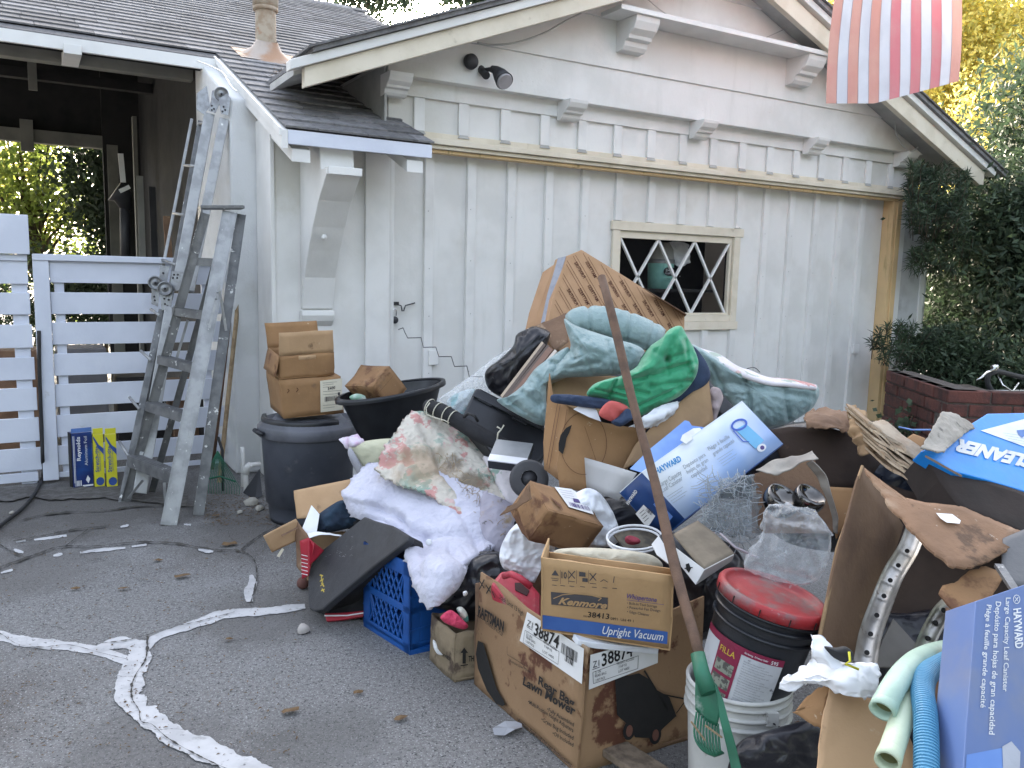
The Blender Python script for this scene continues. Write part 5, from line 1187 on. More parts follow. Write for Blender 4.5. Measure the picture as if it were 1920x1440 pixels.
# ---------------------------------------------------------------- black bags, some invented to stand for the dark gaps of the pile
FILL = 'black bags deep in the pile'
for (ol, d, th, lb, sd_) in [
  ([(700,890),(760,830),(860,800),(980,830),(1020,900),(1000,1000),(930,1060),(830,1040),(740,1000)], 4.35, .18, 'invented black fill for the dark gap under the floral comforter', 1),
  ([(880,1040),(945,1035),(1000,1000),(1060,960),(1150,930),(1230,960),(1260,1040),(1200,1100),(1080,1090),(950,1130),(890,1130)], 3.5, .16, 'invented black fill for the dark gap behind the vacuum carton', 2),
  ([(1230,1020),(1290,1000),(1370,1020),(1400,1080),(1370,1160),(1320,1200),(1270,1180)], 2.95, .16, 'black bag showing between the vacuum carton and the red lidded bucket', 3),
  ([(1030,700),(1200,690),(1320,700),(1420,760),(1500,800),(1540,870),(1450,930),(1300,930),(1100,900)], 4.25, .22, 'invented black fill for the dark gap below the teal comforter', 4),
  ([(1400,850),(1520,790),(1700,850),(1850,900),(1920,1000),(1800,1060),(1600,1040),(1450,1000)], 3.45, .18, 'invented black fill for the dark gap behind the open brown carton', 5),
  ([(1380,1400),(1440,1370),(1540,1350),(1560,1400),(1560,1480),(1380,1480)], 2.25, .07, 'black plastic sheet on the ground at the bottom of the photo', 6),
  ([(855,1090),(890,1045),(938,1040),(960,1075),(915,1085),(908,1150),(880,1165),(835,1145),(815,1135)], 3.35, .10, 'shiny black bag behind the small stained carton', 7),
  ([(1600,1180),(1700,1150),(1830,1150),(1860,1300),(1800,1460),(1650,1460)], 2.75, .12, 'invented black fill for the dark bottom of the open brown carton', 8)]:
    solo('trash_bag', blob(ol, d, th, wr=((.03,5),(.014,17),(.006,34)), per=10, rings=18, seed=sd_), black_bag, lb, 'bag', FILL)
# ---------------------------------------------------------------- open carton with jeans, red pack
PLN = [(550,919,4.1),(671,897,4.15),(557,972,4.0)]
r = T('carton', 'open carton holding dark jeans in front of the bin', 'carton', PZ(575,1060))
mk('flap', wavy_slab([(550,919),(600,910),(671,896),(690,960),(640,965),(557,973)], PLN, .004, .01, 6, torn=.002), card_light, r)
mk('flap', wavy_slab([(494,1005),(555,973),(576,1004),(511,1036)], [(494,1005,3.75),(555,973,3.9),(511,1036,3.8)], .004, .006, 8), card_light, r)
mk('tape', slab([(519,1043),(529,1028),(533,1030),(524,1045)], [(519,1043,3.74),(529,1028,3.76),(524,1045,3.75)], .002), label_cream, r)
mk('carton_wall', wavy_slab([(553,975),(578,1004),(575,1085),(556,1062)], [(553,975,3.92),(578,1004,3.83),(575,1085,3.8)], .004), card_old, r)
mk('carton_wall', wavy_slab([(578,1004),(640,996),(690,1000),(690,1090),(576,1088)], [(578,1004,3.9),(690,1000,4.1),(576,1088,3.86)], .004), card_in, r)
mk('crease', slab([(527,1003),(557,988),(559,990),(529,1006)], [(527,1003,3.81),(557,988,3.87),(529,1006,3.81)], .001), card_old, r)
solo('jeans', blob([(585,975),(600,962),(620,948),(640,938),(662,942),(680,968),(668,985),(645,993),(620,998),(592,998)], 3.95, .06, wr=((.02,11),(.008,28)), rings=16), denim, 'dark blue jeans bundled in the open carton', 'jeans')
solo('jacket', blob([(655,965),(685,960),(712,975),(700,990),(672,992),(650,990)], 3.95, .04, wr=((.02,14),(.006,30))), black_cloth, 'dark padded cloth between the jeans and the torn batting', 'cloth')
solo('paper', slab([(566,992),(584,947),(599,964),(594,996),(578,1004)], [(566,992,3.88),(584,947,3.95),(594,996,3.86)], .001), paper, 'white folded sheet of paper standing in front of the jeans', 'paper')
solo('paper', sheet([[(576,1000,3.84),(600,998,3.84),(640,1004,3.84)],[(580,1010,3.80),(604,1003,3.82),(640,1007,3.83)]], 16, 8, .001, ((.004,20),)), paper, 'white curled paper edge below the jeans', 'paper')
r = T('carton', 'crushed red printed pack beside the black case', 'carton', P(575,1086,3.75))
mk('pack_wall', wavy_slab([(562,1014),(578,1008),(590,1020),(578,1080),(566,1086)], [(562,1014,3.78),(590,1020,3.74),(566,1086,3.76)], .004, .006, 12), red_box, r)
s2 = wavy_slab([(578,1008),(607,1032),(592,1050),(580,1060)], [(578,1008,3.74),(607,1032,3.8),(580,1060,3.72)], .004, .004, 12); mk('pack_wall', s2, red_box, r)
mb = MB(); fr0 = (P(562,1014,3.772),0,0,(CAM-P(562,1014,3.772)).normalized())
for k in range(6): lnp(mb, fr0, (565,1040+k*7), (577,1043+k*7), .003, .012)
mk('printed_lettering', mb, ink_white, r)
solo('ball', MB().lathe([(0,-.03)]+[(.03*math.sin(a*math.pi/10),-.03*math.cos(a*math.pi/10)) for a in range(1,10)]+[(0,.03)], 20, Matrix.Translation(PZ(568,1093,.03))), M('brown_ball',(.13,.055,.045),.8,bump=.4), 'small brown ball at the foot of the red pack', 'ball')
# black folding case
PLC = [(580,1140,3.66),(765,1008,3.34),(683,968,3.72)]
r = T('suitcase', 'large flat black case with rounded corners and yellow chalk marks', 'suitcase', PZ(640,1140))
sl1 = slab([(577,1075),(586,1053),(605,1030),(640,1003),(683,968),(700,975),(735,985),(766,1004),(764,1014),(740,1032),(700,1062),(650,1103),(618,1130),(604,1143),(590,1146),(580,1142),(577,1130)], PLC, .035)
mk('case_lid', sl1, charcoal, r, bevel=.008); fr0 = sl1.fr
sl2 = slab([(604,1142),(660,1098),(715,1055),(770,1018),(795,1030),(792,1062),(745,1075),(700,1105),(645,1148),(615,1152)], [(604,1142,3.68),(770,1018,3.36),(700,1090,3.58)], .04); mk('case_edge', sl2, black_cloth, r, bevel=.012)
sl3 = slab([(600,1128),(640,1090),(700,1060),(708,1100),(704,1152),(612,1160),(602,1150)], [(602,1150,3.72),(704,1060,3.80),(700,1152,3.70)], .14); mk('case_body', sl3, black_cloth, r, bevel=.01)
mk('case_trim', slab([(608,1150),(650,1148),(694,1143),(694,1153),(640,1162),(612,1165)], [(608,1150,3.68),(694,1143,3.66),(612,1165,3.66)], .02), red_box, r, bevel=.004)
mk('case_piping', slab([(608,1153),(650,1153),(694,1146),(694,1148),(650,1155),(608,1155.5)], [(608,1150,3.67),(694,1143,3.65),(612,1165,3.65)], .004), ink_white, r)
mb = MB(); Y_ = M('yellow_chalk',(.55,.42,.08),.9)
for p0, p1 in [((600,1078),(606,1080)),((603,1078),(603,1090)),((600,1090),(607,1086)),((603,1093),(608,1100)),((601,1099),(607,1094)),((604,1104),(608,1110)),((602,1108),(609,1105)),((606,1084),(604,1096))]: lnp(mb, fr0, p0, p1, .0055, .001)
mk('chalk_mark', mb, Y_, r)
mb = MB(); R_ = random.Random(5)
for k in range(40):
    x, y = R_.uniform(600,660), R_.uniform(1005,1045); 
    if y > 1060-(x-586)*.75: lnp(mb, fr0, (x,y), (x+R_.uniform(1,5),y+R_.uniform(-3,2)), .0012, .001)
mk('scuff', mb, M('scuff_gray',(.3,.3,.31),.9), r)
# ---------------------------------------------------------------- milk crate
O = PZ(768,1229); A_ = PZ(697,1184)-O; A_.z = 0; A_ = A_.normalized()*.36; B_ = Vector((-A_.y, A_.x, 0)).normalized()*.33
if B_.x < 0: B_ = -B_
H_ = .385; r = T('milk_crate', 'blue plastic milk crate half hidden by the hanging batting', 'crate', O+(A_+B_)/2)
up = Vector((0,0,1)); mk('crate_base', MB().obox(O+up*.02, A_, B_, up*.012), bluecrate, r)
for k,(o,u) in enumerate([(O,A_),(O,B_),(O+A_,B_),(O+B_,A_)]):
    mb = MB(); n_2 = u.normalized(); inn = (O+(A_+B_)/2-(o+u/2)).normalized(); L_ = u.length
    for z0_, z1_ in ((0,.045),(.17,.20),(.325,.385)): mb.obox(o+up*z0_, u, inn*.010, up*(z1_-z0_))
    for q in (0, 1): mb.obox(o+n_2*(q*(L_-.05)), n_2*.05, inn*.012, up*H_)
    if k in (0,3):
        for q in range(7):
            for zz in (.045,.20):
                x0_ = .05+(L_-.1)*q/7; hh = .125; mb.bar(o+n_2*x0_+up*zz+inn*.005, o+n_2*min(L_-.05,x0_+.07)+up*(zz+hh)+inn*.005, .008, .008); mb.bar(o+n_2*(x0_+.04)+up*zz+inn*.005, o+n_2*max(.05,x0_-.03)+up*(zz+hh)+inn*.005, .008, .008)
    else:
        mb.obox(o+n_2*.05+up*.045, n_2*(L_-.1), inn*.006, up*.28)
        for zz in (.10,.24,.30): mb.obox(o+n_2*.0+up*zz-inn*.004, n_2*L_, inn*.004, up*.007)
    mk('crate_side', mb, bluecrate, r, bevel=.002)
mk('feet', MB().box(tuple(O+up*.0), tuple(O+A_*.1+B_*.9+up*.02)), bluecrate, r)
# ---------------------------------------------------------------- batting and floral comforter
bat = sheet([[(690,872,4.02),(745,875,3.95),(820,890,3.88),(900,925,3.84),(960,950,3.85)],
 [(655,908,3.92),(715,920,3.82),(800,945,3.72),(880,950,3.70),(955,965,3.75)],
 [(652,938,3.88),(715,962,3.74),(805,990,3.60),(880,990,3.60),(948,990,3.68)],
 [(675,968,3.84),(740,1005,3.64),(815,1025,3.52),(870,1025,3.50),(930,1020,3.58)],
 [(742,1005,3.58),(772,1040,3.36),(815,1060,3.20),(858,1058,3.22),(895,1042,3.4)],
 [(764,1045,3.36),(785,1082,3.20),(818,1090,3.12),(848,1088,3.14),(878,1062,3.3)],
 [(784,1100,3.22),(796,1128,3.14),(812,1140,3.10),(826,1125,3.12),(848,1098,3.18)]], 150, 150, .02, ((.020,5),(.010,13),(.003,40)), puff=.010, ragged=.016, seed=2, lines=[(700,950,755,975,-.03,7),(740,960,765,990,-.02,5),(800,1010,790,1080,-.02,9),(655,930,700,945,.02,8),(860,960,900,1040,-.015,8),(690,985,760,1008,.02,6),(845,1040,870,1060,-.02,6)])
solo('quilt_batting', bat, batting, 'torn white quilt batting spilling over the black case and blue crate', 'batting')
fl3 = sheet([[(772,771,4.16),(815,778,4.18),(868,812,4.16),(918,850,4.10),(962,882,4.02),(1000,908,3.94)],
 [(745,805,4.02),(790,822,4.02),(845,856,3.98),(893,893,3.92),(940,925,3.86),(980,950,3.82)],
 [(720,845,3.90),(765,868,3.86),(825,898,3.80),(872,935,3.75),(915,966,3.70),(955,990,3.70)],
 [(702,882,3.82),(745,908,3.76),(803,930,3.69),(850,960,3.65),(893,1005,3.60),(935,1040,3.58)]], 190, 110, .010, ((.012,7),(.004,30)), puff=.005, ragged=.012, seed=4, folds=None,
 lines=[(830,860,900,960,-.05,16),(900,960,940,1040,-.035,12),(712,870,800,860,-.018,8),(730,850,820,840,.014,7),(790,800,850,900,-.02,9),(870,830,920,900,.012,10),(760,830,745,900,.012,7),(920,900,990,930,-.02,9),(860,900,880,985,.015,7),(950,900,940,960,.012,6),(780,900,840,880,-.016,6)])
solo('comforter', fl3, floral_d, 'dirty floral comforter with pink and green flowers slumped over the white batting', 'comforter')
lin_ = sheet([[(905,925,3.74),(935,935,3.73),(962,950,3.74)],[(900,955,3.69),(930,965,3.66),(962,980,3.68)],[(895,985,3.64),(925,1000,3.60),(955,1012,3.62)],[(905,1020,3.58),(925,1035,3.56),(945,1045,3.56)]], 50, 60, .014, ((.012,9),(.005,24)), puff=.015, ragged=.01, seed=7)
solo('quilt_lining', lin_, M('gray_violet_lining',(.36,.34,.40),.7,(.28,.26,.31),6,bump=.3,dirt=[((.30,.22,.13),6,.5,.62),((.06,.05,.045),14,.63,.70)]), 'grey violet lining of the comforter stained with brown dirt', 'lining')
mb = MB(); R_ = random.Random(6)
for k in range(90):
    t = R_.random(); x = 835+(945-835)*t+R_.uniform(-14,14); y = 855+(1010-855)*t+R_.uniform(-10,10); p = P(x,y,3.92-.32*t-.03); q = p+Vector((R_.uniform(-.04,.04),R_.uniform(-.03,.0),R_.uniform(-.03,.04))); mb.tube([p,p.lerp(q,.5)+Vector((0,0,.006)),q], .0012, 4)
solo('straw', mb, M('dry_straw',(.36,.27,.16),.9), 'dry straw and twigs caught in the fold of the floral comforter', 'straw', kind='stuff')
pf_ = sheet([[(905,860,4.0),(945,868,4.02),(985,880,4.05)],[(925,895,3.92),(962,900,3.92),(1000,910,3.95)],[(940,925,3.84),(968,935,3.84),(992,945,3.88)],[(950,948,3.8),(965,958,3.8),(975,962,3.82)]], 40, 40, .02, ((.016,10),(.006,24)), puff=.02, ragged=.004, seed=9)
solo('pillowcase', pf_, floral_c, 'cleaner white floral cloth with teal and pink flowers right of the dirty comforter', 'cloth')
solo('button', MB().lathe([(0,.004),(.012,.004),(.014,.001),(.014,0)], 16, Matrix.Translation(P(804,1017,3.46))@(CAM-P(804,1017,3.46)).normalized().to_track_quat('Z','Y').to_matrix().to_4x4()), ink_white, 'round white button on the hanging batting', 'button')
# ---------------------------------------------------------------- black cases, device, wheel
r = T('briefcase', 'black hard case with latches lying open below the black bag', 'case', P(945,860,4.05))
s3 = slab([(892,727),(902,728),(960,758),(1021,792),(1024,850),(1003,873),(960,862),(920,846),(866,783),(880,752)], [(892,727,4.15),(1021,792,4.1),(920,846,3.95)], .10); mk('case_shell', s3, black_plastic, r, bevel=.012); f_ = s3.fr
for pts in ([(899,744),(925,756),(921,764),(895,751)],[(964,778),(990,790),(986,799),(960,786)]):
    q = [PN(x,y,f_[0],f_[3]) for x,y in pts]; mk('latch', MB().prism([tuple(p) for p in q], f_[3]*.012), charcoal, r, bevel=.003)
mk('rim_strip', slab([(890,737),(1021,803),(1021,808),(888,742)], [(892,727,4.13),(1021,792,4.08),(920,846,3.93)], .01), charcoal, r)
mk('handle', MB().tube([P(870,782,4.0),P(878,775,3.95),P(890,780,3.93),(P(896,790,3.95))], .007, 8), rubber, r)
r = T('instrument_bag', 'long black roll tied with cream cord at the left of the black case', 'bag', P(850,800,4.1))
mk('roll', MB().tube([tuple(v) for v in cr(np.array([tuple(P(x,y,d)) for x,y,d in [(800,760,4.15),(825,770,4.1),(860,790,4.05),(900,815,4.0),(950,840,3.98)]]),30)], .038, 16, radii=[.030+.01*min(1,k/8) for k in range(30)]), black_cloth, r)
CRD = M('cream_cord',(.60,.57,.47),.8)
for x,y,d in [(806,763,4.13),(822,770,4.10),(838,777,4.07),(850,785,4.05)]:
    c = P(x,y,d); ax = (P(870,795,4.04)-P(800,760,4.15)).normalized(); Mx = Matrix.Translation(c)@ax.to_track_quat('Z','Y').to_matrix().to_4x4(); mk('cord', MB().tube([Mx@Vector((.042*math.cos(k*.3927),.042*math.sin(k*.3927),0)) for k in range(17)], .0026, 6), CRD, r)
mk('cord', MB().tube([P(806,755,4.0),P(799,765,4.0),P(800,777,4.0),P(815,783,3.99),P(833,788,3.98),P(842,793,3.98)], .0028, 6), CRD, r)
mk('cord', MB().tube([P(932,800,3.9),P(940,805,3.9),P(945,797,3.9)], .004, 6), CRD, r); mk('cord', MB().tube([P(940,805,3.9),P(934,812,3.9),P(932,825,3.9)], .004, 6), CRD, r)
O, E = CB((985,873),(914,864),(991,838),(987,884),3.78,(3.8,3.92,3.8),'device')
q = [P(914,864,3.70),P(985,873,3.66),P(991,838,3.78),P(931,824,3.82)]; U = q[1]-q[0]; V = q[3]-q[0]; N_ = U.cross(V).normalized(); N_ = -N_ if N_.dot(CAM-q[0]) < 0 else N_
r = T('player', 'silver flat electronic player with black sides on the comforter', 'device', q[0]); mk('housing', MB().obox(q[0]-N_*.045, U, V, N_*.043), black_plastic, r, bevel=.003)
mk('top_plate', MB().obox(q[0]-N_*.001+V*.3, U, V*.7, N_*.004), M('gray_plate',(.30,.31,.32),.4,metal=.5), r, bevel=.001); mk('front_strip', MB().obox(q[0]-N_*.001, U, V*.29, N_*.006), M('silver_strip',(.68,.69,.72),.35,(.6,.61,.64),metal=.3), r, bevel=.001)
c = P(992,898,3.55); Mx = Matrix.Translation(c)@Vector((-.45,-.75,.35)).normalized().to_track_quat('Z','Y').to_matrix().to_4x4()
r = T('wheel', 'black rubber wheel partly hidden behind the torn label carton', 'wheel', c); mk('tyre', MB().lathe([(.035,.02),(.07,.028),(.082,.015),(.085,-.01),(.07,-.03)], 30, Mx), M('tyre_dark',(.055,.055,.06),.7), r); mk('hub', MB().lathe([(0,.015),(.035,.012),(.035,-.01)], 20, Mx), darkmetal, r)
solo('clear_bag', blob([(985,640),(1000,655),(960,700),(915,742),(890,745),(872,780),(845,772),(820,753),(850,728),(885,703),(930,668)], 4.32, .06, wr=((.022,9),(.008,26)), rings=16), clear_film, 'clear plastic bag draped left of the black bag', 'bag')
solo('bag', blob([(838,752),(862,735),(890,730),(878,760),(866,780),(848,772)], 4.36, .03, wr=((.018,14),(.007,30))), M('aqua_white_film',(.55,.62,.66),.4,(.25,.45,.48),9,.45,.55,bump=.1), 'aqua and white packaging inside the clear bag', 'bag')
zz = [(1190,815),(1220,805),(1232,835),(1250,870),(1335,868),(1350,930),(1430,928),(1450,990),(1530,990),(1550,1053),(1630,1050),(1645,1118),(1730,1120)]
solo('wire', MB().tube([P(400+x/3.4286,380+y/3.4286,5.35-k*.075) for k,(x,y) in enumerate(zz)], .0028, 6), darkmetal, 'stepped zigzag wire reaching from the clear bag up to the garage door', 'wire')
# ---------------------------------------------------------------- black bag with magazines
solo('trash_bag', blob([(1003,612),(985,618),(968,628),(961,650),(935,675),(915,690),(909,706),(917,730),(944,745),(962,728),(990,700),(1011,674),(1028,640),(1030,622)], 4.22, .11, wr=((.028,7),(.012,20),(.005,45)), per=9, rings=18, seed=11), black_bag, 'glossy black bag slumped at the upper left of the pile', 'bag')
r = T('magazines', 'bundle of old magazines sliding out of the black bag', 'magazines', P(990,745,4.1)); R_ = random.Random(4)
for k in range(9):
    x0_, y0_ = 938+4.4*k, 742+2.2*k; x1_, y1_ = 1018+4.6*k+R_.uniform(-4,4), 640+3.0*k
    mk('magazine', slab([(x0_,y0_),(x0_+3.8,y0_+3.2),(x1_+3.8,y1_+3.2),(x1_,y1_)], [(x0_,y0_,4.02-.018*k),(x0_+4.4,y0_+3.5,4.0-.018*k),(x1_,y1_,4.10-.018*k)], .10), [M('page_tan',(.42,.34,.26),.8),M('page_pale',(.58,.52,.46),.8),M('page_brown',(.20,.12,.09),.8),M('page_dark',(.10,.075,.065),.8)][(k*3+k//2)%4], r)
# ---------------------------------------------------------------- printed tall box at the top
PL = [(1061,481,4.58),(1284,588,4.85),(1017,640,4.42)]
r = T('carton', 'large tan carton with slanted brown lettering standing highest on the pile', 'carton', P(1150,640,4.7))
lf4 = slab([(1003,600),(1041,487),(1047,483.5),(1062,480),(1036,560),(1017,650),(1000,640)], [(1062,480,4.58),(1000,620,4.54),(1036,600,4.46)], .01); mk('carton_side', lf4, M('shaded_side_tan',(.40,.24,.13),.8,(.35,.20,.11),5,bump=.12), r, bevel=.002)  # darker copy of the carton tan paints this side as shaded
s4 = slab([(1062,480),(1091,468),(1180,523),(1240,561),(1284,588),(1283,660),(1150,680),(1017,650),(1036,560)], PL, .30); mk('carton_body', s4, M('orange_tan_carton',(.46,.275,.155),.8,(.40,.235,.125),5,bump=.12,dirt=[((.34,.19,.10),4,.6,.8)]), r, bevel=.004); f_ = s4.fr
mk('flap', slab([(1205,540),(1287,590),(1284,594),(1255,575)], [(1205,540,4.72),(1287,590,4.72),(1255,575,4.85)], .004), card_old, r)
mk('tape', slab([(1046,484),(1061,480.5),(1036,560),(1027,600),(1014,606),(1026,552)], [(1062,480,4.572),(1000,620,4.532),(1036,600,4.452)], .002), M('gray_tape',(.28,.29,.33),.4,(.22,.23,.27),20), r)
mb = MB(); words = ['FURNITURE','MATTRESS','WARDROBE','FURNITURE']; dv = np.array([.50,.866])
def inface(z, mg=0): return (z[1] > 472+mg+.622*(z[0]-1091) if z[0] > 1091 else z[1] > 486+mg-.35*(z[0]-1045)) and z[0] > 1064-(z[1]-480)*.30+mg and z[1] < 655 and z[0] < 1281-mg
for i in range(-4, 9):
    x0_ = 1060+i*32.; y0_ = 440.+i*18
    for o_ in (0, 4.5):
        pts = [np.array([x0_-9+o_, y0_-o_*.4])+dv*t for t in np.linspace(0,260,80)]; ins = [z for z in pts if inface(z, 1)]
        if len(ins) > 2: lnp(mb, f_, tuple(ins[0]), tuple(ins[-1]), .0022, .002)
    for k in range(5):
        b0 = np.array([x0_+7.,y0_])+dv*(10+50*k+(i%2)*22); b1 = b0+dv*34; nrm = np.array([.866,-.5])*6.0
        if inface(b0, 4) and inface(b1, 2) and inface(b1+nrm, 2): txp(mb, words[(i+k)%4], f_, tuple(b1), tuple(b0), tuple(b1+nrm), .0025, .02)
mk('printed_lettering', mb, ink_brown, r)
mk('flap', wavy_slab([(999,613),(1062,586),(1066,640),(1040,660),(1030,640)], [(999,613,4.42),(1062,586,4.45),(1040,660,4.3)], .004, .01), card_old, r)
# ---------------------------------------------------------------- teal comforter
tealg = 'pieces of one rolled comforter'
r = T('comforter', 'pale teal quilted comforter rolled over the top of the pile', 'comforter', P(1120,700,3.95))
mk('rolled_fold', blob([(1058,598),(1075,608),(1100,618),(1150,634),(1195,648),(1209,664),(1195,690),(1160,702),(1110,706),(1060,708),(1030,712),(1036,690),(1058,668),(1070,648),(1063,622)], 3.86, .115, wr=((.010,7),(.006,32)), per=12, rings=30, flat=.7, fold=(.006,9,(.5,-.8)), lines=[(1085,640,1110,700,-.012,4),(1140,640,1150,700,-.014,4),(1062,650,1080,672,-.03,5),(1070,640,1130,655,.015,9),(1180,655,1175,695,-.015,4),(1060,690,1120,680,-.012,6)]), teal, r)
mk('hanging_end', blob([(1066,652),(1035,668),(1003,692),(980,722),(950,745),(932,750),(950,765),(980,782),(1012,797),(1026,790),(1024,745),(1030,706),(1062,690)], 3.88, .07, wr=((.014,8),(.012,16),(.005,34)), per=12, rings=30, seed=3, flat=.7, fold=(.008,11,(.8,.6)), lines=[(1000,700,1025,730,-.02,5),(980,735,1010,760,-.02,5),(955,752,985,772,-.015,4),(1035,680,1058,690,-.02,4)]), teal, r)
mk('back_fold', sheet([[(1060,596,4.02),(1095,586,4.05),(1140,586,4.05),(1185,596,4.05),(1246,622,4.08)],[(1066,606,3.98),(1098,600,4.0),(1142,605,4.0),(1190,618,4.0),(1240,640,4.02)],[(1082,618,4.02),(1105,624,4.03),(1150,636,4.03),(1190,648,4.03),(1225,662,4.05)]], 60, 26, .03, ((.008,10),(.004,24)), puff=.03, seed=5, lines=[(1102,588,1110,632,-.014,3),(1178,598,1176,650,-.014,3),(1222,614,1208,655,-.012,3),(1085,610,1200,640,-.01,5)]), teal, r)
r = T('comforter', 'thick end of a teal and floral comforter hanging off the right of the pile', 'comforter', P(1430,790,3.7))
mk('padding', blob([(1296,648),(1340,668),(1387,692),(1435,712),(1490,717),(1534,727),(1527,760),(1500,782),(1470,797),(1430,802),(1395,785),(1365,750),(1335,720)], 3.72, .10, wr=((.012,7),(.006,32)), per=12, rings=30, seed=8, flat=.7, fold=(.008,9,(.3,1)), lines=[(1400,715,1408,770,-.03,5),(1340,690,1360,735,-.025,5),(1330,712,1520,745,-.012,7),(1470,725,1478,785,-.02,4),(1380,700,1440,728,.01,6)]), teal, r)
mk('floral_side', sheet([[(1306,652,3.78),(1350,672,3.80),(1395,695,3.80),(1440,711,3.78),(1490,714,3.75),(1534,724,3.72)],[(1315,664,3.66),(1358,686,3.64),(1400,708,3.62),(1445,722,3.62),(1490,723,3.62),(1530,730,3.66)]], 60, 14, .012, ((.008,12),), puff=.008, seed=2), floral_c, r)
# ---------------------------------------------------------------- carton of clothes
r = T('carton', 'big open brown carton of clothes with a half circle print', 'carton', P(1120,900,3.5))
mk('carton_wall', wavy_slab([(1031,699),(1070,697),(1130,702),(1200,712),(1200,790),(1068,770),(1033,750)], [(1031,699,3.95),(1200,712,4.1),(1033,750,3.9)], .004, .008), card_in, r)
PF = [(1068,764,3.42),(1212,802,3.48),(1050,900,3.36)]
mk('carton_wall', wavy_slab([(1066,762),(1098,775),(1130,792),(1175,800),(1214,800),(1190,850),(1165,905),(1120,925),(1050,915),(1044,870)], PF, .005, .006, 6), card, r)
PS = [(1031,745,3.52),(1067,762,3.42),(1022,835,3.5)]
mk('carton_wall', wavy_slab([(1030,700),(1036,745),(1067,762),(1058,820),(1046,900),(1020,880),(1018,830)], PS, .005, .004), card, r)
mk('flap', wavy_slab([(1167,880),(1190,835),(1222,800),(1268,759),(1328,711),(1338,788),(1300,820),(1240,850)], [(1167,880,3.3),(1268,759,3.42),(1338,788,3.4)], .004, .006, 6, torn=.002), card_gray if False else card_in, r)
mk('carton_wall', wavy_slab([(1220,800),(1328,712),(1338,800),(1300,900),(1200,900)], [(1220,800,3.7),(1328,712,3.75),(1300,900,3.7)], .004), card_old, r)
f_ = (P(*PF[0]),0,0,None); a,b,c_ = [P(*q) for q in PF]; n0 = (b-a).cross(c_-a).normalized(); n0 = -n0 if n0.dot(CAM-a)<0 else n0; f_ = (a,0,0,n0)
mb = MB(); arc = [(1065,797),(1054,803),(1044,816),(1040,832),(1040,845),(1048,852),(1052,838),(1055,822),(1060,812)]
pxp(mb, f_, [(x+6,y) for x,y in arc], .010); mk('printed_emblem', mb, ink, r)
mb = MB(); cx, cy = 1093, 832
for k in range(40):
    a0, a1 = k/40*6.283, (k+1)/40*6.283; lnp(mb, f_, (cx+43*math.cos(a0),cy+58*math.sin(a0)), (cx+43*math.cos(a1),cy+58*math.sin(a1)), .002, .009)
lnp(mb,f_,(1095,800),(1120,875),.0015,.009); lnp(mb,f_,(1062,768),(1050,850),.0014,.009)
a,b,c_ = [P(*q) for q in PS]; n1 = (b-a).cross(c_-a).normalized(); n1 = -n1 if n1.dot(CAM-a)<0 else n1
lnp(mb,(a,0,0,n1),(1053,760),(1032,880),.003,.008); lnp(mb,(a,0,0,n1),(1048,757),(1028,872),.003,.008)
mk('printed_lettering', mb, ink_brown, r)
r = T('jacket', 'bright green quilted jacket with navy lining lying on the carton of clothes', 'jacket', P(1230,770,3.5))
gj = blob([(1276,612),(1290,634),(1302,655),(1309,680),(1303,708),(1280,738),(1252,755),(1225,768),(1201,780),(1184,768),(1168,757),(1142,750),(1102,742),(1112,722),(1135,712),(1165,704),(1192,688),(1204,668),(1218,650),(1240,634),(1255,618)], 3.42, .085, wr=((.010,7),(.005,28)), per=12, rings=46, seed=12, flat=.75, fold=(.014,9,(.9,-.45)), lines=[(1264,639,1250,674,-.022,8),(1162,704,1142,744,-.03,4),(1241,695,1302,680,-.02,5),(1221,724,1294,715,-.02,5),(1250,674,1230,660,-.014,6),(1250,674,1285,662,-.014,5),(1250,674,1252,700,-.02,5),(1180,712,1244,700,-.018,4),(1160,728,1215,738,-.018,4),(1200,760,1275,725,-.018,4),(1215,654,1192,690,-.03,6),(1270,640,1300,690,.02,8),(1235,720,1265,735,.015,8),(1190,700,1225,688,.02,7),(1120,730,1180,745,-.015,3),(1285,640,1292,700,-.015,4)])
mk('shell', gj, green_cloth, r)
mk('lining', blob([(1298,650),(1320,672),(1332,700),(1325,720),(1300,740),(1270,758),(1240,768),(1280,735),(1300,700)], 3.47, .04, wr=((.008,12),)), navy, r)
solo('jacket', blob([(1034,741),(1055,739),(1085,741),(1135,748),(1148,754),(1135,766),(1100,764),(1070,760),(1036,754)], 3.40, .035, wr=((.012,16),(.005,32))), navy, 'navy quilted collar lying over the left edge of the clothes carton', 'jacket')
r = T('sleeve', 'coral and navy cuff hanging over the front edge of the clothes carton', 'clothing', P(1150,795,3.3))
mk('coral_panel', blob([(1143,752),(1176,762),(1168,778),(1152,791),(1123,777)], 3.32, .03, wr=((.010,18),)), coral, r)
mk('cuff', blob([(1176,766),(1190,780),(1178,792),(1162,800),(1146,792),(1158,782)], 3.30, .03, wr=((.010,18),)), navy, r)
solo('paper', slab([(1075,767),(1104,750),(1118,768),(1127,790),(1105,782)], [(1075,767,3.38),(1104,750,3.42),(1127,790,3.36)], .002), paper, 'white sheet sticking out beside the coral cuff', 'paper')
solo('bag', sheet([[(1230,765,3.36),(1255,758,3.4),(1278,752,3.45)],[(1205,782,3.32),(1235,780,3.33),(1262,768,3.4)],[(1178,798,3.34),(1210,800,3.34),(1238,796,3.4)]], 26, 26, .003, ((.010,15),(.005,30)), ragged=.003), white_plastic, 'milky plastic bag below the green jacket', 'bag')
